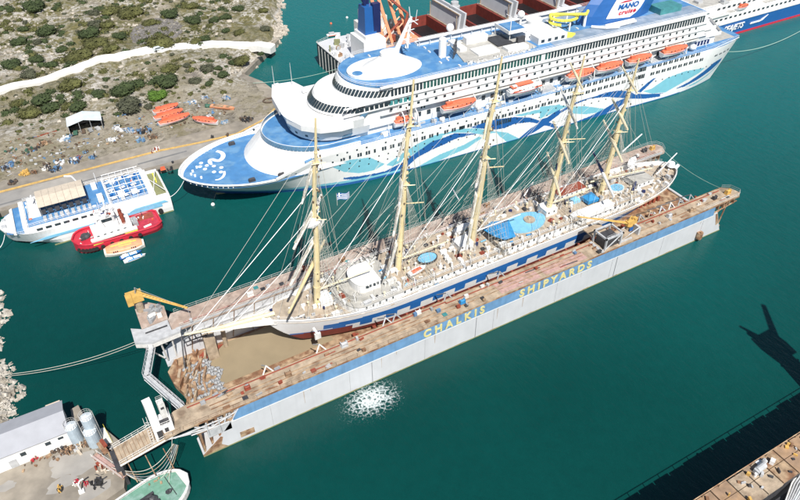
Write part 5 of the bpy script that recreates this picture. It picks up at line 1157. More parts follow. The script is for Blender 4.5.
for s in (-1,1): rail(g,[(36,s*15.2,13.45),(100,s*15.2,13.5),(196,s*15.1,15.2),(211,s*12.6,15.5)],1.1,3,.04,2); g.poly([(36,s*15.35,13.5),(100,s*15.4,13.55),(196,s*15.4,15.25),(212,s*12.6,15.55)],.14,n=4)
obj('railing',g,'white_paint',cruise)
g=MB(); g.blob((13.5,0,-.2),4.6,1.3,1.0,n=12,m=8); obj('bulb',g,'olive',cruise)
# bow emblem: wavy line with dots
g=MB()
pts=[(14.6,9.6),(15.4,7.6),(15.0,5.8),(13.4,5.1),(12.2,6.0)]; pts2=[(13.6,9.8),(14.6,8.6),(14.9,6.8),(14.2,5.0),(12.9,4.0),(11.9,4.6),(11.2,5.6),(10.2,5.4),(9.9,4.0),(10.4,2.6)]; pts3=[(12.6,-2.6),(12.2,-4.2),(11.2,-5.6),(9.9,-6.2),(8.9,-5.9)]
for P,w0 in ((pts2,.7),(pts3,.4)):
    Q=[]
    for i in range(len(P)-1):
        p0=P[max(0,i-1)];p1=P[i];p2=P[i+1];p3=P[min(len(P)-1,i+2)]
        for k in range(6):
            t=k/6; Q.append(tuple(.5*((2*p1[c])+(-p0[c]+p2[c])*t+(2*p0[c]-5*p1[c]+4*p2[c]-p3[c])*t*t+(-p0[c]+3*p1[c]-3*p2[c]+p3[c])*t**3) for c in (0,1)))
    rr=[]
    for i in range(len(Q)):
        v=(Vector(Q[min(len(Q)-1,i+1)])-Vector(Q[max(0,i-1)])).normalized(); x,y=Q[i]; w_=w0*(.55+.45*math.sin(math.pi*min(1,i/len(Q)+.15))); rr.append([(x-v.y*w_,y+v.x*w_,8.6),(x+v.y*w_,y-v.x*w_,8.6),(x+v.y*w_,y-v.x*w_,8.67),(x-v.y*w_,y+v.x*w_,8.67)])
    g.rings(rr)
for a,b in ((7.6,5.1),(8.8,2.9),(10.2,4.2),(10.6,1.6),(12.4,-.2),(9.8,-1.6),(7.8,1.2),(6.8,3.2),(11.6,-2.6)): g.prism([(a+.62*math.cos(t),b+.62*math.sin(t)) for t in [6.283*k/14 for k in range(14)]],8.62,8.72)
obj('emblem',g,'plastic_white',cruise)
g=MB()
for k in range(9):
    for s in (-1,1): x=2.0+k*1.3; y=s*(cd_half(x)-1.2); g.box(x,x+.25,min(y,y+s*1.0),max(y,y+s*1.0),8.62,9.3)
for a,b in ((3.4,0),(4.2,1.4),(4.2,-1.4),(5.8,3),(5.6,-3.2)): g.cyl(a,b,8.6,9.2,.35,n=8)
obj('bow_fitting',g,'plastic_white',cruise)
for x,y in ((19,11.4),(18.4,-11.6),(27,-12.9)): g=MB(); g.box(x-1,x+1,y-.5,y+.5,8.6,9.3); g.tube((x-.8,y,9.4),(x+.8,y,9.4),.4,n=8); obj('mooring_winch',g,'dark_steel',cruise)
# front superstructure rings
def ring(xf,w,dep,z,xb,n=24):
    r=[(xb,w,z)]+[(xf+dep*(1-math.cos(a)),w*math.sin(a),z) for a in [math.pi/2-math.pi*k/n for k in range(n+1)]]+[(xb,-w,z)]
    return r
def block(name,a,b,za,zb,xb,m='white_paint',top=None):
    g=MB(); g.rings([ring(*a,za,xb)[::-1],ring(*b,zb,xb)[::-1]]); return obj(name,g,m,cruise)
block('front_lower',(20.2,15.2,14),(26.0,15.0,17),8.6,14.6,52)
g=MB(); g.prism([(x,y) for x,y,z in ring(26.6,14.5,17,0,52)],14.6,14.72); obj('terrace_deck',g,'deck_blue',cruise)
def panes(ra,rb,m,name,out=.06,frac=.7,skip=1,parent=cruise):
    """one pane per segment between lower ring ra and upper ring rb"""
    for i in range(1,len(ra)-2):
        if i%skip: continue
        a,b=Vector(ra[i]),Vector(ra[i+1]); c,d=Vector(rb[i+1]),Vector(rb[i]); ce=(a+b+c+d)/4; nn=(b-a).cross(d-a).normalized()
        if nn.dot(Vector((-1,0,.1)))+ (nn.y*ce.y*.05)<0: nn=-nn
        q=[ce+(p-ce)*frac for p in (a,b,c,d)]; q2=[p+nn*out for p in q]; g=MB(); g.add(q+q2,[(0,1,2,3),(4,5,6,7),(0,1,5,4),(1,2,6,5),(2,3,7,6),(3,0,4,7)]); obj(name,g,m,parent)
ra=ring(26.15,14.9,17,14.75,52,44); rb=ring(26.5,14.8,17,16.2,52,44); panes(ra[6:-4],rb[6:-4],'pane_blue','windbreak_pane',out=.1,frac=.86)
g=MB(); g.poly([(x,y,16.25) for x,y,z in rb],.09,n=4); obj('terrace_rail',g,'white_paint',cruise)
block('bridge_block',(35.0,12.2,12),(34.2,13.2,12),14.7,17.6,56)
block('bridge_block',(34.2,13.2,12),(33.0,13.9,13),17.6,20.6,54)
g=MB(); g.prism([(33.2,3.0),(34.0,12),(36.8,20.0),(43.6,19.0),(45.5,13.0),(44,6)],18.6,20.65); obj('bridge_wing',g,'white_paint',cruise)
g=MB(); g.prism([(33.4,-3.0),(35.6,-9.5),(40,-13.6),(46,-15.2),(50,-15.0),(50,-6)],18.9,20.65); obj('bridge_wing',g,'white_paint',cruise)
g=MB(); 
rA=ring(34.75,12.35,12,15.3,56,20); rB=ring(34.4,12.75,12,16.9,56,20); panes(rA[3:-3],rB[3:-3],'window','bridge_window',frac=.5,skip=2)
block('observation_block',(41.9,12.2,13),(44.4,11.6,13),21.0,24.2,70); block('observation_block',(50.6,12.4,13),(52.4,12.2,13),24.2,27.9,80)
r1=ring(42.0,12.25,13,21.5,70,34); r2=ring(44.0,11.75,13,23.7,70,34); panes(r1[1:-1],r2[1:-1],'window','observation_window',frac=.78,out=.12)
r1=ring(50.7,12.45,13,24.7,80,34); r2=ring(52.2,12.3,13,27.0,80,34); panes(r1[1:-1],r2[1:-1],'window','observation_window',frac=.78,out=.12)
for x,y,h in ((37.2,18.6,6.5),(42.6,17.0,7)): g=MB(); g.tube((x,y,21),(x,y,21+h),.09,.04,n=4); obj('antenna',g,'white_paint',cruise)
g=MB(); g.obox((38,18.6,20.6),1.6,1.6,.5,.1); g.obox((44,9.5,21),1.4,1.0,.8); obj('wing_box',g,'white_paint',cruise)
# main superstructure
g=MB(); g.box(44,196,-10.6,10.6,12.3,20.0); g.box(66,192,-12.4,12.4,20.0,28.72); g.box(46,66.5,-11.7,11.7,16,21.6); obj('superstructure',g,'white_paint',cruise)
g=MB(); rr=ring(52.9,12.9,13,27.9,191); g.prism([(x,y) for x,y,z in rr],27.9,28.2); obj('sun_deck',g,'deck_blue',cruise)
g=MB(); pts=[(x,y,28.2) for x,y,z in rr]; rail(g,pts,1.15,1.9,.05,3); obj('sun_deck_rail',g,'white_paint',cruise)
g=MB(); g.box(64,190,-13.0,-12.4,27.35,27.9); g.box(48,192,-12.9,-12.4,23.9,24.25); g.box(48,192,-12.8,-12.4,21.5,21.75); g.box(60,194,-12.9,-12.4,19.2,19.5); g.box(60,194,-13,-12.4,27.9,28.5); obj('deck_ledge',g,'white_paint',cruise)
WN=[]   # windows of the side walls: (x, y, z, w, h, material)
x=64.0
while x<190: 
    if not (118<x<119.5): WN.append((x,-12.46,24.75,.78,2.2,'window_green' if (74<x<122) else 'window',6))
    x+=1.22
x=63.0
while x<190:
    WN.append((x,-12.46,22.5,.7,.8,'window',2)); 
    if x>92 or x<86: WN.append((x+.6,-12.46,20.2,.9,.8,'window',2))
    x+=3.1
for x in [52.5,54,55.6,57.2,58.8,60.4,62,63.6,65.2,66.8,68.4,70]:
    WN.append((x,-12.46,21.9,1.15,1.4,'window' if x<63 else 'teal_glass',4))
for x in (55,60.5,65,70,75): WN.append((x,-11.66 if x<62 else -10.66,17.2,.5,1.3,'window',3)); WN.append((x+1.0,-11.66 if x<61 else -10.66,17.2,.5,1.3,'window',3))
for k in range(38): WN.append((64+k*3.4,-10.66,15.4,1.3,1.5,'window',1))
def hy(x,z): return -15.56 if 60<x<190 else None
def hullwin(x,z,w,h,p=3):
    # distance of the hull surface at that height
    t=(x-11)/192; 
    for _ in range(12):
        xd=213.5*t; xw=11+192*t; q=(z+1)/(ctop(xd)+1); t+= (x-(xw+(xd-xw)*q))/200
    xd=213.5*t; xw=11+192*t; q=min(1,(z+1)/(ctop(xd)+1)); b=cw_half(xw)+(cd_half(xd)-cw_half(xw))*min(1,q*1.05)**(1.5 if t<.4 else .8)
    WN.append((x,-b-.05,z,w,h,'window',p))
for k in range(6): hullwin(24.5+k*3.1,9.4,.7,.6)
for k in range(17):
    x=42.5+k*2.75; hullwin(x,9.8,.62,1.2,5)
    if k not in (0,2,5,9,13): hullwin(x+.85,9.8,.62,1.2,5)
for k in range(50):
    x=44+k*3.2
    if x<124 and k%6!=4: hullwin(x,12.1,.55,.5,2)
    if x<202: hullwin(x+.8,8.0,.45,.42,1)
    if x<150: hullwin(x+.5,6.1,.42,.4,1)
x=87
while x<207:
    if x<122 or (124<x<162) or x>165:
        zb=9.9+.016*max(0,x-90)
        if not 193<x<196: hullwin(x,zb,.8,1.1,4); hullwin(x+1.0,zb,.6,1.1,4)
        if x>124 and x<190: hullwin(x,zb+2.7,.8,1.1,4); hullwin(x+1.0,zb+2.7,.6,1.1,4)
    x+=2.65
for z in (11.0,13.8):
    for k in range(4): hullwin(160.4+k*.85,z-.1,.6,1.6,6)
for k in range(7): hullwin(101+k*.85,7.7,.55,1.6,6)
WN.sort(key=lambda q:-(q[3]*q[4]*(1.0+.3*(q[6]>3))/(1+q[0]*.004)))
def wbox(g,q): g.box(q[0]-q[3]/2,q[0]+q[3]/2,q[1]-.03,q[1]+.06,q[2],q[2]+q[4])
for q in WN[:100]: g=MB(); wbox(g,q); obj('window',g,q[5],cruise)
g=MB()
for q in WN[100:]: wbox(g,q)
# far side rows, same pattern, seen only from beyond
for q in WN: 
    if q[1]<-12: g.box(q[0]-q[3]/2,q[0]+q[3]/2,-q[1]-.06,-q[1]+.05,q[2],q[2]+q[4])
obj('small_windows',g,'window',cruise,kind='stuff')
# diagonal glazed stair wall behind the bridge, near side
g=MB()
for k in range(3): g.prism_y([(47+k*1.5,15.2+k*1.7),(51+k*1.5,19.6+k*.9),(54+k,19.6+k*.9),(50+k*1.5,15.2+k*1.7)],-12.6-.05*k,-12.45-.05*k)
obj('stair_panel',g,'pane_blue',cruise)
# cut-out openings strip under the boats (open promenade shade)
g=MB(); g.box(84,190,-12.9,-10.6,18.9,19.2); obj('promenade_roof',g,'white_worn',cruise)
# boats in davits
def davits(x,l):
    g=MB()
    for xx in (x-l*.36,x+l*.36):
        g.poly([(xx,-12,13.2),(xx,-14.6,15.8),(xx,-14.2,18.4),(xx,-12.0,19.8)],.22,n=5); g.box(xx-.2,xx+.2,-13.6,-10.7,15.4,15.8)
    g.box(x-l*.3,x+l*.3,-12.6,-11.4,14.4,14.9); obj('davit',g,'white_paint',cruise)
BX=[(69.5,6.5,'small orange raft boat beneath the foremost davit of the white ship','orange',0),(88.3,12.5,'dark orange lifeboat second along the white ship side','orange',0),(113.4,13.0,'white and orange tender boat hanging between the orange lifeboats','plastic_white',1),(136.2,11.5,'orange lifeboat fourth along, just left of the fourth mast top','orange',0),(148.6,11.5,'orange lifeboat fifth along the white ship side','orange',0),(162.0,11.0,'orange lifeboat sixth along, above the swoosh crossing','orange',0),(178.4,12.0,'orange lifeboat nearest the stern of the white ship','orange',0)]
for k,(x,l,lab,c,tender) in enumerate(BX):
    zz=15.9 if k else 14.2
    p=c2w(x-l/2-1.8,-14.2 if k else -12.6,zz+.6); lifeboat('lifeboat',lab,tuple(p),CY,l,4.5 if k else 2.6,group='lifeboats hanging along the cruise ship',top='orange' if not tender else 'plastic_white',stripe=True).scale=(1,1,1.3); davits(x,l)
    if tender:
        r=[o for o in COL.objects if o.get('label')==lab][0]; g=MB(); g.box(3,9,-1.0,1.0,2.55,2.75); g.box(1,2.6,-1,1,2.2,2.4); obj('roof_mat',g,'orange',r); g=MB(); g.box(.8,12,-1.86,-1.7,1.45,1.75); obj('stripe',g,'orange',r)
for k in range(70):
    x=random.uniform(60,205)
    if any(abs(x-b[0])<b[1]*.45 for b in BX): continue
    g=MB(); g.obox((x,random.uniform(-14.4,-11.2),13.4),random.uniform(.5,2.4),random.uniform(.4,1),random.uniform(.4,1.4),0); obj('promenade_locker',g,random.choice(['white_worn','light_grey','grey_steel','plastic_white']),cruise)
for k in range(26): x=62+k*5.3; g=MB(); g.tube((x,-14.6,13.4),(x+.9,-11.4,16.4),.09,n=4); obj('promenade_brace',g,'white_worn',cruise)

for x,y in ((80,-12.2),(100,-12.2),(103,-12),(126,-12.2),(128.5,-12.1),(187.5,-12.0)): g=MB(); g.tube((x,y-1.4,14.3),(x+1.6,y-1.4,14.3),.5,n=10); obj('raft_canister',g,'plastic_white',cruise)
g=MB(); g.blob((187.5,-13,16.6),1.4,1.1,1.1,n=12,m=8); obj('tank',g,'plastic_white',cruise)
for x in (122,142,155,170): g=MB(); g.box(x-2.6,x+2.6,-13.8,-11,13.6,15.2); obj('tender_box',g,'light_grey',cruise)
# sun deck things
def cone(x,y,z,rx,ry,h,m='white_paint',name='canopy_tent',n=28,top=.12):
    g=MB(); rs=[]
    for t,f in ((0,1),(.15,.86),(.45,.55),(.75,.3),(1,top)): rs.append([(x+rx*f*math.cos(6.283*k/n),y+ry*f*math.sin(6.283*k/n),z+h*t) for k in range(n)])
    g.rings(rs); obj(name,g,m,cruise)
cone(69,-.8,28.2,10.5,7.4,5.2,top=.3); g=MB(); g.cyl(57.6,-1.6,28.2,28.95,1.6,n=16); obj('deck_marking',g,'deck_blue',cruise)
g=MB(); g.prism([(65.5+math.cos(t)*10.5,math.sin(t)*7.2-.4) for t in [6.283*k/30 for k in range(30)]],28.2,28.9); obj('tent_base',g,'white_paint',cruise)
g=MB(); a=Vector((71,-.4,32)); g.tube(a,(77,1.0,41.5),.9,.35,n=8); g.tube(a+Vector((4,0,1)),(77.4,1.0,42),.6,.3,n=6)
for z,l in ((35.5,3.4),(38,2.8),(40.6,2.2)): g.tube((72.5+(z-32)*.62,-l,z),(72.5+(z-32)*.62,l,z),.16,n=5); g.tube((72+(z-32)*.62-l*.5,0,z),(72.6+(z-32)*.62+l*.7,.5,z+.2),.14,n=5)
g.tube((77,1,41.5),(76.6,1,45),.12); g.tube((78,-.6,41),(78.4,-.8,44.4),.1); obj('radar_mast',g,'white_paint',cruise)
g=MB(); g.cyl(87.3,-1.4,28.2,33.8,1.25,n=14); g.blob((87.3,-1.4,33.8),1.3,1.3,.7,n=12,m=6); obj('white_tank',g,'white_paint',cruise)
g=MB()
for k in range(4):
    for q in range(3): g.tube((89.5+q*1.1,-4.5+q*1.2,28.2+k*1.3),(89.5+q*1.1+1.1,-4.5+q*1.2+1.2,28.2+(k+1)*1.3 if q%2 else 28.2+k*1.3),.12,n=4)
for q in range(4): g.tube((89.3+q*1.1,-4.8+q*1.2,28.2),(89.3+q*1.1,-4.8+q*1.2,33.2),.14,n=4)
obj('stair_frame',g,'dark_steel',cruise)
g=MB(); g.prism([(91,-8.6),(96,-11.4),(110,-10.6),(118,-9.4),(117,2.5),(108,6.5),(94,6.5)],28.2,28.5); obj('pool_terrace',g,'deck_grey',cruise)
g=MB(); g.box(97,105,-7.6,-2.2,28.5,29.1); g.box(98.3,106.5,2.0,4.4,28.5,30.6); g.box(93.5,96,-2,6,28.5,29.6); g.box(107,115,-9.3,-6,28.5,29.4); obj('pool_surround',g,'white_paint',cruise)
g=MB(); g.box(98,104,-6.8,-3.0,29.1,29.16); obj('pool',g,'canvas',cruise)
g=MB(); g.box(106.4,112.6,-4.2,3.4,28.5,28.9); g.box(112.6,115.4,-6.4,-5.2,28.5,31.2); obj('pool_pit',g,'dark_steel',cruise)
g=MB(); g.box(111.5,118.8,-2.5,5.6,31.4,31.7); obj('upper_sunroof',g,'deck_blue',cruise)
g=MB(); g.box(111.3,111.6,-2.6,5.7,31.2,32.3); g.box(111.3,119,-2.8,-2.5,31.2,32.3); g.tube((112.4,-2,28.4),(112.4,-2,36.6),.14); g.tube((112.4,-2,36.6),(112.4,1,36.6),.1)
for a,b in ((111.6,5.4),(118.6,5.4),(118.6,-2.4)): g.tube((a,b,28.2),(a,b,31.4),.2)
obj('sunroof_parapet',g,'white_paint',cruise)
cone(124.5,1.6,28.2,9.0,6.8,4.4,top=.34); g=MB(); g.box(119.4,131,-8.4,-3.6,28.2,30.4); obj('bar_house',g,'white_paint',cruise); g=MB()
for k in range(4): g.box(120.5+k*2.7,121.8+k*2.7,-8.46,-8.4,28.8,29.8)
obj('window',g,'window',cruise)
g=MB(); g.box(84,150,8.2,9.4,30.4,30.8); g.box(84,150,9.4,11.6,28.2,29.0)
for k in range(17): g.tube((84.5+k*4,8.8,28.2),(84.5+k*4,8.8,30.4),.13,n=4)
obj('far_walkway',g,'white_paint',cruise)
for x,y in ((96.5,9.8),(124,8.6)): g=MB(); g.cyl(x,y,28.2,31,.35,n=8); g.blob((x,y,32),1.3,1.3,1.3,n=12,m=8); obj('radome',g,'plastic_white',cruise)
g=MB()
for k in range(60):
    x=random.uniform(55,140); y=random.uniform(-11.5,11.5)
    if (x<82 and abs(y)<9) or (90<x<133): continue
    g.obox((x,y,28.2),1.3,.5,.3,random.choice([0,1.57]))
for k in range(90): g.obox((random.uniform(91,117),random.uniform(4.6,6.4) if k%2 else random.uniform(-11.2,-9.6),28.3),.9,.4,.45,random.uniform(0,3))
obj('loungers',g,'white_worn',cruise,kind='stuff')
# yellow water slide
g=MB(); P=[]
for k in range(34):
    a=k/34*6.283*1.5+1.2; P.append((136+5.2*math.cos(a),.5+3.6*math.sin(a),32.6-k*.07))
P=[(143.5,-2.6,33.5),(141.6,-4.2,33.2)]+P[4:]; g.poly(P,.5,n=8); obj('slide',g,'bright_yellow',cruise)
g=MB(); g.cyl(143,-2.4,28.2,33,.5,n=8); g.cyl(133,2,28.2,31.8,.3,n=8); g.cyl(139.5,3,28.2,31.8,.3,n=8); g.cyl(136,-3.2,28.2,31,.3,n=8); obj('slide_post',g,'plastic_white',cruise)
g=MB(); g.prism([(127,-6.8),(133,-8.6),(135.5,-7.2),(133.5,-4.8),(129,-4.4)],28.2,28.9); obj('slide_pool',g,'bright_yellow',cruise)
# funnel
g=MB(); R0=[]
for z,xf,xb,w_ in ((27.4,141.0,171,4.8),(31,142.6,172.5,4.5),(34.6,145.2,174.5,4.1),(38.2,148.6,177,3.7),(42,152.4,180,3.3)):
    R0.append([(xf,0,z),(xf+3,-w_*.6,z),(xf+9,-w_,z),(xb-6,-w_,z),(xb,-w_*.6,z),(xb,w_*.6,z),(xb-6,w_,z),(xf+9,w_,z),(xf+3,w_*.6,z)])
g.rings(R0); 
fn=obj('funnel',g,'hull_blue',cruise)
def fy(z): return -(4.8+(3.1-4.8)*(z-28.2)/13.8) 
def ffy(z):
    L_=[(27.4,4.8),(31,4.5),(34.6,4.1),(38.2,3.7),(42,3.3)]
    for (a,b),(c,d) in zip(L_,L_[1:]):
        if a<=z<=c: return -(b+(d-b)*(z-a)/(c-a))
    return -3.3
g=MB(); PP=[(150.4,30.1),(152.0,32.8),(154.4,36.1),(157,39.5),(168,39.5),(168,36.5),(166.8,33.4),(165.4,31.6),(163.6,30.2),(161,29.0),(156.0,29.5)]
nP=len(PP); g.add([(x,ffy(z)-.02,z) for x,z in PP]+[(x,ffy(z)-.12,z) for x,z in PP],[tuple(range(nP)),tuple(nP+i for i in reversed(range(nP)))]+[(i,(i+1)%nP,nP+(i+1)%nP,nP+i) for i in range(nP)]); obj('funnel_panel',g,'plastic_white',fn)
tl=Matrix.Rotation(R(-6.2),4,'X')
text('funnel_lettering','MANO',2.3,Matrix.Translation((159.6,ffy(33.1)-.2,33.1))@tl@FACE_NEG_Y,'hull_blue',fn,shear=.25,ext=.08,space=1.05,width=9.4,bold=.04)
text('funnel_lettering','cruise',2.0,Matrix.Translation((159.4,ffy(31.2)-.22,31.2))@tl@FACE_NEG_Y,'red',fn,shear=.25,ext=.08,space=1.15,width=7.8,bold=.03)
g=MB()
for k in range(2): g.prism_y([(155.6+k*2.6,34.5),(158+k*2.6,35.0),(160.2+k*1.6,34.9),(158+k*2,34.5)],ffy(34.4)-.22,ffy(34.8)-.05)
obj('funnel_flourish',g,'red',fn)
g=MB(); pts=[(143.8,-5.2,28.8),(147,-8.6,29.0),(151.5,-10.0,29.0),(152.4,-9.0,29.0),(160,-9.0,29.2)]; g.poly(pts,.5,n=6); g.prism([(148,-7.4),(158,-9.0),(161,-7.8),(163,-5.2),(150,-5.2)],28.2,28.5); obj('funnel_apron',g,'plastic_white',cruise)
g=MB(); g.prism([(124,-12.2),(190,-12.2),(190,-4.9),(124,-4.9)],28.2,28.3); g.prism([(118,6),(190,6),(190,12.2),(118,12.2)],28.2,28.3); obj('games_deck',g,'deck_greyblue',cruise)
g=MB(); g.box(166,177,-7.6,-3.4,28.3,30.4) if False else g.box(173,183,-7.2,-1.5,28.3,30.4); obj('glass_house',g,'teal_glass',cruise)
# stern terraces
for z,xe,w_,m_ in ((24.2,196,12.2,'deck_grey'),(20.9,201,12.0,'white_paint'),(17.8,205,11.8,'white_paint')):
    g=MB(); g.prism([(190,-w_),(xe-3,-w_),(xe,-w_*.55),(xe,w_*.55),(xe-3,w_),(190,w_)],z-.35,z); d=obj('stern_terrace',g,m_,cruise)
    g=MB(); g.poly([(188,-w_,z),(xe-3,-w_,z),(xe,-w_*.55,z),(xe,w_*.55,z),(xe-3,w_,z)],.16,n=4); g.add([(188,-w_-.05,z),(xe-3,-w_-.05,z),(xe-3,-w_-.05,z+1.2),(188,-w_-.05,z+1.2),(xe,-w_*.55,z),(xe,-w_*.55,z+1.2),(xe,w_*.55,z),(xe,w_*.55,z+1.2)],[(0,1,2,3),(1,4,5,2),(4,6,7,5)]); obj('terrace_bulwark',g,'white_paint',d)
g=MB(); g.box(188,192,-11.8,11.8,20.9,24.2); g.box(188,196.5,-11.6,11.6,17.6,20.9); g.box(188,200,-11.2,11.2,14.9,17.6); g.box(188,205,-10.8,10.8,12.3,14.9); obj('stern_wall',g,'white_paint',cruise)
g=MB()
for z,x in ((21.4,192.05),(18.1,196.55),(15.4,200.05),(12.7,205.05)):
    for k in range(10): g.box(x,x+.08,-10+k*2.1,-8.6+k*2.1,z,z+1.9)
for z,x0,x1,y in ((21.7,188.4,191.4,-11.86),(18.3,190,196,-11.66),(15.5,190,199.5,-11.26),(12.8,192,204,-10.86)):
    for k in range(int((x1-x0)/1.6)): g.box(x0+k*1.6,x0+1.1+k*1.6,y,y+.08,z,z+1.7)
obj('stern_glazing',g,'navy',cruise)
for k in range(12):
    g=MB(); z=[24.2,20.9,17.6,14.9][k%4]; g.obox((193+ (k%4)*4+random.uniform(-1.5,1.5),random.uniform(-10,9),z),random.uniform(1,2.6),random.uniform(.8,2),random.uniform(.5,1.0),random.uniform(0,1)); obj('deck_locker',g,random.choice(['navy','hull_blue','white_worn','light_grey','dark_steel']),cruise)
g=MB(); g.box(200,212.0,-11.2,11.2,15.3,15.5); obj('stern_deck',g,'deck_grey',cruise)

def lift_upper(o):
    for ch in o.children:
        if ch.type=='MESH' and ch.name.split('.')[0] not in ('window','small_windows','davit','railing','promenade_deck','promenade_locker','promenade_brace','promenade_roof','tender_box','tank','raft_canister','stern_deck','superstructure','front_lower','windbreak_pane','terrace_rail','terrace_deck','bulwark_cap','hull'):
            z=min(v.co.z for v in ch.data.vertices)
            if z>14.0: ch.data.transform(Matrix.Translation((0,0,.8)))
        elif ch.name.startswith('window') and min(v.co.z for v in ch.data.vertices)>17: ch.data.transform(Matrix.Translation((0,0,.7)))
        lift_upper(ch)
lift_upper(cruise)
for ch in cruise.children:
    if ch.name=='small_windows':
        for v in ch.data.vertices:
            if v.co.z>17: v.co.z+=.7
# ------------------------------------------------------------------ white ferry
fy_=thing('white_ferry','white ferry with beige awning and blue decks moored at the quay','ferry',(-27.6,95.2,0),R(-.6)); fy_.scale=(.925,.93,.96)
g=MB(); L_=49.0
P=[]
for i in range(41):
    t=i/40; x=L_*t; b=8.2*(1-(1-min(1,t/.22))**2)**.62 if t<.22 else 8.2
    P.append((x,max(.05,b)))
rs=[]
for x,b in P:
    t=x/L_; zt=5.4+ .8*(1-t)**2; wl=b if t>.3 else b*(.15+.85*min(1,max(0,t-.04)/.26)); rs.append([(x+(3.2*(1-t)**3 if t<.5 else 0),-wl*.96,-.4),(x+1.4*(1-t)**4,-(wl+b)/2*.99,1.6),(x,-b,zt),(x,b,zt),(x+1.4*(1-t)**4,(wl+b)/2*.99,1.6),(x+(3.2*(1-t)**3 if t<.5 else 0),wl*.96,-.4)])
g.rings(rs); obj('hull',g,'white_paint',fy_)
g=MB(); g.box(12,46,-8.3,-8.15,2.9,3.7); g.prism_y([(12,2.9),(12,3.7),(7,3.1)],-8.3,-8.1); g.prism_y([(36,3.9),(48,3.9),(47,4.7),(38,4.6)],-8.32,-8.16); obj('blue_stripe',g,'pool_blue',fy_)
g=MB(); g.box(13,L_-.2,-8.2,-8.05,-.3,.35);  obj('waterline_growth',g,'olive',fy_)
g=MB(); g.prism([(x,-b*.93) for x,b in P]+[(x,b*.93) for x,b in reversed(P)],5.5,5.9); obj('main_deck',g,'white_worn',fy_)
g=MB(); g.prism([(2.0,-5),(3.6,-6),(3.6,6),(2,5)],5.9,6.0); g.prism([(4.7,-6.6),(6.6,-7),(6.6,7.2),(4.7,7)],6.0,6.6); obj('bow_deck',g,'deck_blue',fy_)
g=MB(); g.prism([(3.8,-6.4),(4.6,-6.8),(4.6,7),(3.8,6.4)],5.9,6.9); g.prism([(6.7,-7.2),(8.0,-7.6),(8,7.6),(6.7,7.4)],5.9,8.0); g.prism([(8,-7.7),(45,-7.9),(45,7.9),(8,7.7)],5.5,7.6); obj('cabin',g,'white_paint',fy_)
g=MB(); g.prism([(8.2,-7.2),(29,-7.5),(29,7.5),(8.2,7.4)],7.6,7.75); obj('upper_deck',g,'deck_blue',fy_)
g=MB(); g.box(9.5,12.6,-3.2,4.6,7.75,10.2); g.prism_y([(8.7,7.75),(9.5,7.75),(9.5,9.6)],-3.1,4.5); obj('wheelhouse',g,'white_paint',fy_)
g=MB(); g.box(9.42,9.5,-2.8,4.2,8.9,9.8); 
for k in range(9): g.box(10+k*2.5,11.6+k*2.5,-7.98+.01*k,-7.7,6.2,6.8)
obj('window',g,'window',fy_)
g=MB()
for k in range(7): x0=12.2+k*1.95; g.add([(x0,-3.6,10.9),(x0+1.9,-3.6,10.9),(x0+1.9,6.0,10.9),(x0,6.0,10.9),(x0,1.2,11.5+.02*k),(x0+1.9,1.2,11.5+.02*k),(x0,-3.6,10.75),(x0+1.9,-3.6,10.75),(x0+1.9,6,10.75),(x0,6,10.75)],[(0,1,5,4),(4,5,2,3),(6,9,8,7),(0,6,7,1),(3,2,8,9)])
obj('awning',g,'beige',fy_)
g=MB(); 
for k in range(8):
    for y in (-3.5,5.9): g.tube((12.4+k*1.95,y,7.7),(12.4+k*1.95,y,10.8),.09,n=4)
for k in range(7): g.box(12.6+k*1.95,13.9+k*1.95,-3.5,-3.4,8.3,9.8)
obj('awning_post',g,'dark_steel',fy_)
g=MB(); 
for k in range(9): g.box(12.6+k*1.6,13.5+k*1.6,-6.6,-4.2,7.75,8.2)
obj('bench',g,'light_grey',fy_)
g=MB(); g.box(27.4,31.6,-6.6,7.2,7.76,7.9); g.box(31.8,43,-7,7,7.6,7.72); obj('aft_deck',g,'deck_blue',fy_)
g=MB(); g.box(28.6,30.2,-4.8,-2.4,7.9,9.6); g.box(28.0,29.5,3.2,5,7.9,9.4); g.box(31.3,31.8,-7.2,7.2,7.6,8.7)
for xx in (33,36.5,40): 
    for yy in (-5,0,5): g.obox((xx,yy,8.1),1.8,1.1,.12,.3)
g.box(34.5,36.6,-4.8,-2.8,7.7,8.9); g.box(38.5,40.4,-5,-3.4,7.7,8.8); g.box(33.5,35.2,4,5.6,7.7,8.9); obj('deck_box',g,'plastic_white',fy_)
g=MB()
for yy in (-7,-4.5,-1.5,1.8,4.6,7): g.tube((31.8,yy,9.9),(43,yy,9.9),.09,n=4)
for xx in range(32,44,2):
    g.tube((xx,-7,9.9),(xx,7,9.9),.08,n=4)
    for yy in (-7,-1.5,1.8,7): g.tube((xx,yy,7.7),(xx,yy,9.9),.08,n=4)
obj('pergola_frame',g,'white_paint',fy_)
g=MB()
for k in range(30): g.obox((random.uniform(32.4,42.6),random.uniform(-6.4,6.4),7.72),.5,.5,.5,random.uniform(0,1))
obj('seats',g,'ship_blue',fy_,kind='stuff')
g=MB(); g.box(44.2,48.4,-7.4,7.4,4.9,5.95); obj('stern_deck',g,'olive',fy_); g=MB(); g.box(45,48.6,-8.2,-7.4,5.4,6.6); g.box(45,48.6,7.4,8.2,5.4,6.6); g.box(43.0,44.2,-7.2,7.2,5.9,8.6); g.tube((44.4,-6,6),(48,6.5,7.4),.12); g.tube((44.4,6,6),(48,-6.5,7.4),.12); g.box(48.2,48.8,-8,8,3.8,5.4); obj('stern_frame',g,'plastic_white',fy_)
g=MB(); g.box(46.8,47.2,1,5.6,6,7.0); obj('yellow_rail',g,'bright_yellow',fy_)
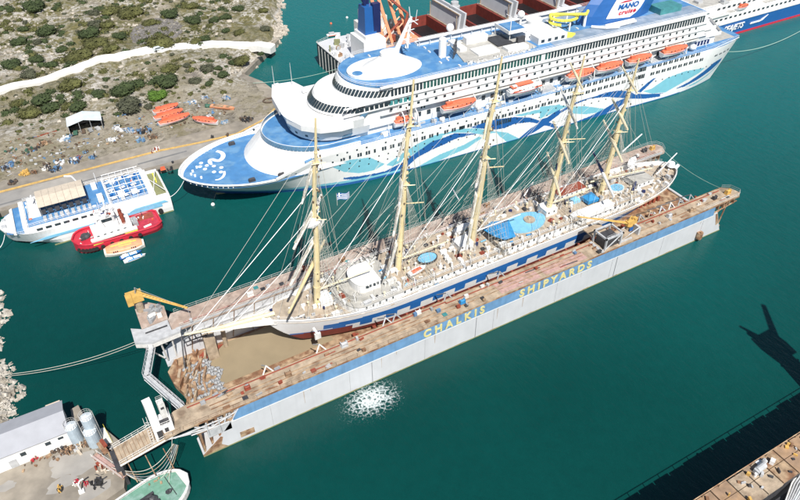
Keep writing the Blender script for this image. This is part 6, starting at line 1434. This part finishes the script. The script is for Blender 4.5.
g=MB(); g.poly([(11,0,10.2),(11.4,0,13.4)],.2,n=6); g.tube((11.4,-1.8,12.4),(11.4,1.8,12.4),.1); g.tube((25.4,6.9,8),(23.6,7.4,12),.25); g.tube((23.6,7.4,12),(21.6,7.8,12.4),.25); g.tube((8,-3,8),(8,-3,12),.08); g.tube((30,6,8),(30,6,12),.08); obj('mast',g,'plastic_white',fy_)
g=MB(); rail(g,[(8.2,-7.3,7.75),(29,-7.5,7.75),(44.5,-7.7,7.75)],1.1,1.5,.045,3); rail(g,[(1.6,-4.2,6),(4.6,-6.9,6),(8,-7.5,6)],1,1,.045); rail(g,[(8.2,7.4,7.75),(44,7.7,7.75)],1.1,1.5,.045,3); obj('railing',g,'white_paint',fy_)
for k,x in enumerate((25.5,45.0)): g=MB(); g.tube((x,-8.35,1.6),(x,-8.9,1.6),.75,n=14); obj('tyre_fender',g,'rubber',fy_)
g=MB(); g.box(14,17.2,6.2,7,8.2,8.8); g.box(.9,2.2,-2,-.4,5.9,6.6); g.box(1.2,2.2,1.6,3,5.9,6.5); obj('bow_gear',g,'light_grey',fy_)
for k in range(40):
    x=random.uniform(8.5,44); y=random.uniform(-7,7)
    if 12<x<26 and -3.8<y<6.2: continue
    g=MB(); g.obox((x,y,7.75),random.uniform(.3,1.2),random.uniform(.2,.6),random.uniform(.2,.8),random.choice([0,1.57])); obj('deck_fitting',g,random.choice(['plastic_white','plastic_white','light_grey','navy','orange','grey_steel']),fy_)
# ------------------------------------------------------------------ red tug
t=thing('red_tug','red hulled tug with white deckhouse beside the white ferry','tug boat',(-11.0,82.6,0),R(1.5))
g=MB(); P=[]
for i in range(29):
    u=i/28; x=23.6*u; b=4.4*(min(1,(1-(1-min(1,u/.2))**2))**.5); b*=1 if u<.85 else (1-((u-.85)/.15)**3*.35); P.append((x,max(.4,b)))
g.rings([[(x,-b*.8,-.5),(x,-b,1.2),(x,-b,2.2+.9*(1-x/23.6)**2),(x,b,2.2+.9*(1-x/23.6)**2),(x,b,1.2),(x,b*.8,-.5)] for x,b in P]); obj('hull',g,'red',t)
g=MB(); g.prism([(x,-b*.88) for x,b in P[1:-1]]+[(x,b*.88) for x,b in reversed(P[1:-1])],2.3,2.45); obj('deck',g,'red_deck',t)
g=MB()
for s in (-1,1): g.poly([(x,s*(b-.05),2.5+.9*(1-x/23.6)**2) for x,b in P],.28,n=6)
g.tube((23.5,-2.8,2.5),(23.5,2.8,2.5),.28); obj('bulwark',g,'red',t)
for k in range(11):
    x,b=P[1+k] if k<6 else P[[8,11,14,17,20][k-6]]; g=MB(); g.tube((x,-b-.02,1.4),(x,-b-.35,1.4),.55,n=10); obj('tyre_fender',g,'rubber',t)
g=MB(); g.box(5.4,15.8,-2.6,2.4,2.4,4.6); g.box(7.2,12.6,-2.1,2.0,4.6,6.2); obj('deckhouse',g,'white_paint',t)
g=MB(); g.prism([(7.6,-1.6),(8.4,-2.1),(11.4,-2.1),(12,-1.6),(12,1.6),(11.4,2),(8.4,2),(7.6,1.6)],6.2,8.6); g.prism([(7.3,-2.2),(12.3,-2.2),(12.3,2.2),(7.3,2.2)],8.6,8.85); obj('wheelhouse',g,'plastic_white',t)
g=MB(); g.box(8.5,11.3,-2.16,-2.1,7.2,8.2); g.box(7.52,7.6,-1.5,1.5,7.2,8.2)
for k in range(5): g.box(6.2+k*1.8,6.9+k*1.8,-2.66,-2.6,3.3,3.9)
obj('window',g,'window',t)
g=MB(); g.tube((10.4,0,8.8),(10.9,0,13.5),.16); g.tube((10.6,-1.8,11),(10.6,1.8,11),.08); g.tube((9.2,1,8.8),(9.2,1,12),.06); g.tube((11.6,-1,8.8),(11.6,-1,11.6),.06); g.box(9.6,11.2,-.6,.6,10,10.3)
for k in range(9): g.tube((random.uniform(7.5,14),random.uniform(-1.6,1.6),6.2),(random.uniform(7.5,14),random.uniform(-1.6,1.6),random.uniform(8.5,10.8)),.07,n=4)
obj('mast',g,'plastic_white',t)
g=MB(); g.cyl(14,1.3,4.6,7.6,.5,n=10); g.cyl(14,-1.3,4.6,7.6,.5,n=10); obj('exhaust',g,'rust_red',t)
g=MB(); g.blob((3.4,.2,3.0),1.4,1.2,.8,jit=.25); g.cyl(3.0,-.8,2.4,3.6,.4,n=8); g.tube((2.2,-1.2,3),(4.4,1.6,3),.35); obj('winch',g,'dark_steel',t)
g=MB(); g.box(16.2,17.6,-1.6,1.8,2.45,3.6); g.blob((16,.4,3.3),.8,.9,.9,jit=.2); obj('tow_winch',g,'grey_steel',t)
g=MB(); g.box(18,22.4,.4,3.2,2.45,2.52); obj('deck_patch',g,'rust_red',t); g=MB(); g.obox((19.6,-3.3,2.5),2.2,.5,.35,.2); g.obox((4.6,-2.2,2.5),1.7,.6,.3,.3); obj('locker',g,'plastic_white',t)
g=MB(); g.prism([(4.6,-4.5),(7.2,-4.4),(7.6,-3.4),(5.2,-3.2)],2.5,2.75); g.prism([(13.5,-4.45),(16.6,-4.45),(16.9,-3.3),(13,-3.1)],2.5,2.8); obj('yellow_marking',g,'bright_yellow',t)
g=MB(); rail(g,[(5.4,-2.6,4.6),(15.8,-2.6,4.6),(15.8,2.4,4.6)],.9,1.2,.04); g.box(4.4,16.8,-4.0,-2.65,3.1,3.6) ; obj('railing',g,'white_worn',t)
for k in range(34):
    x=random.uniform(1.6,22); y=random.uniform(-3.2,3.2)
    if 5<x<16 and abs(y)<2.6: zz=4.6 if not 7<x<13 else 6.2
    else: zz=2.45
    if 7<x<12.5 and abs(y)<2.3 : zz=8.85
    g=MB()
    if random.random()<.5: g.obox((x,y,zz),random.uniform(.3,1.1),random.uniform(.2,.6),random.uniform(.2,.7),random.uniform(0,3))
    else: g.tube((x,y,zz),(x+random.uniform(-.5,.5),y+random.uniform(-.5,.5),zz+random.uniform(.6,1.8)),.08,n=5)
    obj('deck_fitting',g,random.choice(['plastic_white','dark_steel','rust_red','light_grey','orange','navy']),t)
# orange workboat
t=thing('orange_workboat','pale orange covered boat with yellow line moored outside the red tug','boat',(-4.4,76.0,0),R(-5))
g=MB(); P=[]
for i in range(21):
    u=i/20; P.append((10.6*u,2.45*min(1,(math.sin(math.pi*max(.03,min(.97,u))))**.32)))
g.rings([[(x,-b*.7,-.3),(x,-b,.9),(x,-b,1.35),(x,b,1.35),(x,b,.9),(x,b*.7,-.3)] for x,b in P]); obj('hull',g,'canvas',t)
g=MB(); g.rings([[(x,b*.94*math.cos(a),1.35+1.0*math.sin(a)**.7*min(1,b/2.2)) for a in [math.pi*k/10 for k in range(11)]] for x,b in P[1:-1]]); obj('canopy',g,'orange_pale',t)
g=MB(); g.box(2,8.8,-.12,.12,2.32,2.42); g.box(4,7.4,-.9,-.7,2.2,2.32); g.box(4,7.4,.6,.8,2.2,2.34); obj('ridge_line',g,'bright_yellow',t)
g=MB()
for k in range(3): g.box(2.3+k*.5,2.6+k*.5,-2.2,-2.0,1.5,1.9); g.box(7+k*.5,7.3+k*.5,-2.2,-2.0,1.5,1.9)
obj('window',g,'window',t)
for k,(dx,dy,lab) in enumerate(((-1.2,71.9,'upper of two small blue and white boats moored outside the orange boat'),(-.6,69.9,'lower small blue and white boat furthest out from the quay'))):
    t=thing('small_boat',lab,'boat',(dx,dy,0),R(4)); g=MB(); small_hull(g,6.0,1.7,.7,stern=.8,z0=-.1); obj('hull',g,'hull_blue' if k==0 else 'plastic_white',t); g=MB(); g.box(.4,4.6,-.6,.6,.62,.78); g.obox((1.4,0,.78),1.1,.8,.4); obj('cover',g,'plastic_white',t)
    g=MB(); g.box(1,4.2,-.75,-.62,.6,.85); g.box(4.7,5.1,-.3,.3,.7,.95); g.box(2.4,2.7,-.6,.6,.78,.9); obj('trim',g,'tarp_blue',t)
x,y=G(331,36,0); t=thing('motor_launch','little white launch afloat alone in the upper basin','boat',(x-2,y,0),R(-8)); g=MB(); small_hull(g,6.4,2.1,1.0,z0=-.1); obj('hull',g,'plastic_white',t); g=MB(); g.box(1,3.4,-.7,.7,.9,1.7); obj('cabin',g,'light_grey',t); g=MB(); g.box(.6,5.8,-1.1,-1.0,.5,.7); obj('stripe',g,'orange',t)
for a,b,c,lab in ((213,205,'plastic_white','white buoy floating under the cruise ship bow'),(331,24,'orange','tiny orange buoy floating above the launch'),(347,18,'plastic_white','tiny white buoy near the blue funnel')):
    x,y=G(a,b,0); t=thing('buoy',lab,'buoy',(x,y,0)); g=MB(); g.blob((0,0,.2),.6,.6,.6,n=10,m=6); obj('float',g,c,t); g=MB(); g.tube((0,0,.4),(0,0,2.2 if c!='orange' else 1),.05); obj('pole',g,'dark_steel',t)
# ------------------------------------------------------------------ bulk carrier
bk=thing('bulk_carrier','bulk carrier with blue funnel, orange cranes and open red holds behind the cruise ship','cargo ship',(97,131,0))
g=MB(); P=[(0,1),(1,-.5),(6,-1.6),(240,-1.6),(240,30.5),(6,30.5),(1,29.5),(0,28)]; g.prism(P,-1,8.6); obj('hull',g,'dark_steel',bk)
g=MB(); g.prism([(a+.15 if a<9 else a,b) for a,b in [(0.2,1.2),(1.2,-.2),(6,-1.3),(240,-1.3),(240,30.2),(6,30.2),(1.2,29.2),(.2,27.8)]],8.6,8.9); obj('deck',g,'grey_white',bk)
g=MB(); g.poly([(0,28,9.6),(0,1,9.6),(1,-.5,9.6),(6,-1.6,9.6)],.2,n=4); rail(g,[(6,30.4,8.9),(0.1,28,8.9),(0.1,1,8.9),(6,-1.5,8.9)],1.1,1.6,.06); 
for k in range(9): g.tube((-.1,2+k*3,8.6),(-.1,2+k*3,0),.12,n=4)
obj('stern_rail',g,'white_worn',bk)
g=MB(); g.box(7.6,17,.5,12,8.9,17.5); g.box(9,15,1.5,11,17.5,19); obj('funnel_casing',g,'plastic_white',bk)
g=MB(); g.rings([[(9.6,3,17.5),(14.6,3,17.5),(14.6,9.4,17.5),(9.6,9.4,17.5)],[(10.2,4,29),(14.2,4,29),(14.2,9,29),(10.2,9,29)]]); obj('funnel',g,'hull_blue',bk)
g=MB(); g.box(13.4,16.4,3.2,5.4,19,30); g.cyl(11.4,6.4,29,31.4,.7,n=10); g.cyl(13.2,7.4,29,30.8,.6,n=10); g.tube((11,6,30),(9.6,5.6,32.4),.4); obj('funnel_pipe',g,'navy',bk)
for k in range(80):
    x=random.uniform(1,26); y=random.uniform(.5,28.5); 
    if 7<x<17.5 and y<13: continue
    g=MB(); t_=random.random(); c=random.choice(['white_worn','olive','light_grey','rust','dark_steel','orange_pale','plastic_white'])
    if t_<.6: g.obox((x,y,8.9),random.uniform(.6,2.6),random.uniform(.5,2),random.uniform(.5,2.2),random.uniform(0,3))
    else: g.cyl(x,y,8.9,8.9+random.uniform(.8,2.6),random.uniform(.3,.8),n=8)
    obj('deck_gear',g,c,bk)
g=MB(); g.box(17.5,28,14,29,8.9,15); g.box(19,26,16,28,15,19.5); obj('accommodation',g,'white_worn',bk)
# holds with side rolling covers folded up
for k in range(5):
    x0=34+k*25.5; g=MB()
    g.box(x0,x0+15,22.5,23.3,8.9,13.2); g.box(x0,x0+15,-.6,.2,8.9,13.2); g.box(x0,x0+.8,.2,22.5,8.9,13.2); g.box(x0+14.2,x0+15,.2,22.5,8.9,13.2); g.box(x0-1,x0+16,23.3,25,8.9,10); obj('hold_coaming',g,'antifoul',bk)
    g=MB(); g.box(x0+.8,x0+14.2,.2,22.5,8.9,9.0); obj('hold_shade',g,'black',bk)  # black plate on the deck stands in for shade down in the hold
    g=MB()
    for q in (0,1): 
        xx=x0+15.6+q*2.6; g.add([(xx,1,13.4),(xx+1.0,1,13.4),(xx+1.0,22,13.4),(xx,22,13.4),(xx+.9,1,19.8),(xx+1.7,1,19.8),(xx+1.7,22,19.8),(xx+.9,22,19.8)],[(0,3,2,1),(4,5,6,7),(0,1,5,4),(1,2,6,5),(2,3,7,6),(3,0,4,7)])
    g.box(x0+15.2,x0+22,-.4,23.2,8.9,13.2); obj('hatch_cover',g,'grey_white',bk)
    g=MB()
    for q in range(2): g.box(x0+15.35,x0+15.6,1.4+q*20,1.7+q*20,13.4,19.2)
    g.box(x0+15.0,x0+15.4,.8,22.2,13.2,13.6); g.box(x0+15.9,x0+16.4,.8,22.2,19.6,20); obj('cover_rib',g,'rust_deck',bk)
    g=MB(); 
    for q in range(8): g.tube((x0+random.uniform(16,24),random.uniform(0,23),13.2),(x0+random.uniform(16,24),random.uniform(0,23),random.uniform(14,17)),.15,n=5)
    g.cyl(x0+21,11.5,8.9,19 if k!=0 else 21,1.6,n=14); g.cyl(x0+21,11.5,18,19.4,2.2,n=14); obj('crane_post',g,'light_grey',bk)
    g=MB(); rail(g,[(x0+15.2,23.2,13.2),(x0+23,23.2,13.2)],1.1,1.4,.06); g.poly([(x0+16.5+random.uniform(0,3),24+.1*q,13+q) for q in range(4)],.14,n=4); obj('hold_rail',g,'rust',bk)
cr=thing('cargo_crane','orange cargo crane with lattice legs rising from the bulk carrier stern','crane',(119,138,8.9))
g=MB()
for a,b in (((-2,-2,0),(-6,9,30)),((1.5,-2,0),(-3.5,9,30)),((8,4,0),(4.5,12,22)),((11,3,0),(8,12,22))): g.tube(a,b,.7,n=6)
for k in range(8):
    t_=k/8; g.tube(Vector((-2,-2,0)).lerp(Vector((-6,9,30)),t_),Vector((1.5,-2,0)).lerp(Vector((-3.5,9,30)),t_+.1),.3,n=4); g.tube(Vector((8,4,0)).lerp(Vector((4.5,12,22)),t_),Vector((11,3,0)).lerp(Vector((8,12,22)),t_+.1),.3,n=4)
obj('leg',g,'orange_pale',cr); g=MB(); g.box(3,12,-3,3,0,4); g.box(-4,3,-5,-1,0,3); g.box(8,16,9,14,16,20.5); obj('machine_house',g,'orange_pale',cr)
g=MB(); g.tube((6,0,4),(10,3,12),.6); g.tube((10,3,12),(4,8,18),.5); g.cyl(2,0,3,6,1.2,n=12); g.tube((-1,2,5),(6,3,9),.5); obj('rigging_gear',g,'rust_red',cr)
g=MB(); g.tube((1,-5,3),(1,-5,8),.9,n=10); g.blob((4,6,8),1.4,1.2,2.0,jit=.2); obj('winch',g,'dark_steel',cr)
# ------------------------------------------------------------------ blue hulled ferry, upper right
bf=thing('blue_ferry','blue hulled fast ferry with white upper decks at the upper right','ferry',(236,94.6,0))
g=MB(); 
def pr(z): return .0
g.rings([[(x,-.0+ (0 if x>6 else (6-x)*.5),-.4),(x,(-.5 if x>6 else (6-x)*.4-.5),6.4+.01*x),(x,21.5,6.4+.01*x),(x,21,-.4)] for x in range(0,140,4)]); obj('hull',g,'hull_blue',bf)
g=MB(); g.box(1,139,-.32,-.02,-.3,.8); obj('boot_stripe',g,'red',bf)
g=MB(); g.box(1,139,-.2,21,6.6,7.0); g.box(4,139,.4,20.6,7.0,10.6); g.box(8,139,3.4,18,10.6,13.6); g.box(-3,9,4,18,7,9.8); g.box(20,139,-.7,-.45,6.6,7.8); obj('superstructure',g,'white_paint',bf)
g=MB()
for k in range(40): g.box(9+k*3.0,10.6+k*3.0,.34,.42,8.2,9.1)
for k in range(36): g.box(12+k*3.2,13.8+k*3.2,3.34,3.42,11.6,12.6)
obj('window_row',g,'window',bf)
g=MB(); g.box(24,30,.6,2.8,10.6,10.9); g.box(50,120,.8,3,10.6,10.8); g.box(12,60,5,16,13.6,13.8); obj('grey_deck',g,'deck_grey',bf)
g=MB(); 
for k in range(24): g.obox((random.uniform(6,100),random.uniform(4,17),13.7),random.uniform(1,5),random.uniform(1,3),random.uniform(.4,2),0)
obj('roof_gear',g,'light_grey',bf)
g=MB()
for k in range(12): x=random.uniform(1,14); y=random.uniform(4,20); g.obox((x,y,7),random.uniform(1,3),random.uniform(1,3),random.uniform(2,5),random.uniform(0,1))
obj('stern_gear',g,'grey_steel',bf)
g=MB(); g.box(12,26,-.4,3,10.6,11); rail(g,[(10,.5,10.6),(100,.5,10.6)],1.1,2,.05); rail(g,[(8,3.5,13.6),(100,3.5,13.6)],1.1,2,.05); obj('railing',g,'white_worn',bf)
p=(273-236,-.2,0); lifeboat('lifeboat','small orange rescue boat on the blue ferry deck',(266.8,94.9,11.0),0,6.5,2.2)
text('ferry_lettering','SEAJETS',3.7,Matrix.Translation((30.2,-.62,3.9))@Matrix.Rotation(R(4.2),4,'X')@FACE_NEG_Y,'plastic_white',bf,xs=1.0,shear=.3,align='CENTER',ext=.1)
g=MB()
for k in range(6): g.prism_y([(41.5+k*1.0,3.2),(42.2+k*1.0,3.3),(42.4+k*1.0,4.0),(41.8+k*1.0,3.9)],-.7,-.4)
g.prism_y([(47,3.2),(49.5,3.6),(52.6,5.6),(49,4.4)],-.7,-.42); obj('hull_mark',g,'plastic_white',bf)
# small details on water: mooring lines
def line(name,label,a,b,s,r=.09,m='rope',mid=None,cat='rope'):
    g=MB(); g.poly([tuple(p) for p in sag(a,b,s,14)],r,n=5); tag(obj(name,g,m),label,cat)
def G3(px,py,z): return (*G(px,py,z),z)
line('mooring_line','upper of two pale mooring lines from dock platform to left rocks',(-4.8,28,10.3),G3(2,375,1.5),1.6,.055)
line('mooring_line','lower of two pale mooring lines from dock platform to left rocks',(-4.8,27.6,10.0),G3(2,376.5,1.2),1.8,.05)
line('mooring_line','white mooring line from the ferry bow to the left',(-26.5,92,5),G3(-4,250,1),1.0,.09,'plastic_white')
line('mooring_line','white line from the ferry stern to the cruise ship bow',(17.0,88.0,4.4),(23.2,88.0,9.4),1.2,.08,'plastic_white')
line('mooring_line','pale line over the basin from the quay corner to the bulk carrier',G3(253,83,2.2),(97.2,133,9.4),1.4,.09,'rope_pale')
line('mooring_line','pale stern line of the cruise ship running to the upper right',c2w(211,-10,9.0),G3(812,24,2.0),3.5,.12,'rope_pale')
line('mooring_line','thin line linking the two stern wing tips of the dry dock',(153.3,28.3,10.9),(151.6,5.2,10.9),1.2,.05,'rope_pale')
line('anchor_chain','dark anchor chain hanging from the cruise ship bow',c2w(9,-7.5,7),(*G(213,203,0),0.3),.1,.07,'dark_steel',cat='chain')
line('mooring_line','line from the dock left end down to the green workboat',(-4.3,.3,9.5),(-8,-5,2.6),.4,.05)
# foam
def foam():
    m=bpy.data.materials.new('foam'); m.use_nodes=True; n=m.node_tree.nodes; l=m.node_tree.links; b=n['Principled BSDF']; b.inputs['Base Color'].default_value=(.72,.8,.8,1); b.inputs['Roughness'].default_value=.8; MT['foam']=m
    tc=n.new('ShaderNodeTexCoord'); ln=n.new('ShaderNodeVectorMath'); ln.operation='LENGTH'; mp_=n.new('ShaderNodeMapping'); mp_.inputs['Location'].default_value=(-36.2/7.6,4.0/5.2,0); mp_.inputs['Scale'].default_value=(1/7.6,1/5.2,0)
    l.new(tc.outputs['Object'],mp_.inputs[0]); l.new(mp_.outputs[0],ln.inputs[0])
    wn=n.new('ShaderNodeTexNoise'); wn.inputs['Scale'].default_value=1.2; wn.inputs['Detail'].default_value=3; l.new(tc.outputs['Object'],wn.inputs['Vector'])
    wa=n.new('ShaderNodeVectorMath'); wa.operation='MULTIPLY_ADD'; l.new(wn.outputs['Color'],wa.inputs[0]); wa.inputs[1].default_value=(1.4,1.4,1.4); l.new(tc.outputs['Object'],wa.inputs[2])
    v=n.new('ShaderNodeTexVoronoi'); v.feature='DISTANCE_TO_EDGE'; v.inputs['Scale'].default_value=.95; l.new(wa.outputs[0],v.inputs['Vector'])
    v2=n.new('ShaderNodeTexNoise'); v2.inputs['Scale'].default_value=2.2; v2.inputs['Detail'].default_value=6; v2.inputs['Roughness'].default_value=.75; l.new(tc.outputs['Object'],v2.inputs['Vector'])
    # threshold grows with distance from the middle of the boil
    th=n.new('ShaderNodeMapRange'); th.inputs[1].default_value=.15; th.inputs[2].default_value=1.0; th.inputs[3].default_value=.36; th.inputs[4].default_value=-.1; l.new(ln.outputs['Value'],th.inputs[0])
    s=n.new('ShaderNodeMath'); s.operation='SUBTRACT'; l.new(th.outputs[0],s.inputs[0]); l.new(v.outputs['Distance'],s.inputs[1])
    s2=n.new('ShaderNodeMath'); s2.operation='SUBTRACT'; l.new(v2.outputs[0],s2.inputs[0]); s2.inputs[1].default_value=.5; s3=n.new('ShaderNodeMath'); s3.operation='MULTIPLY_ADD'; l.new(s2.outputs[0],s3.inputs[0]); s3.inputs[1].default_value=.9; l.new(s.outputs[0],s3.inputs[2])
    r=n.new('ShaderNodeMapRange'); r.inputs[1].default_value=-.08; r.inputs[2].default_value=.34; l.new(s3.outputs[0],r.inputs[0]); l.new(r.outputs[0],b.inputs['Alpha'])
    rnd=random.Random(3); g=MB(); pts=[(36.2+8.6*math.cos(a)*rnd.uniform(.9,1.05),-4.0+6.0*math.sin(a)*rnd.uniform(.9,1.05)) for a in [6.283*k/48 for k in range(48)]]
    pts=[(x,min(y,-.08)) for x,y in pts]; g.add([(x,y,.03) for x,y in pts]+[(36.2,-3.8,.1)],[(i,(i+1)%48,48) for i in range(48)]); obj('foam_patch',g,'foam',kind='stuff')
foam()
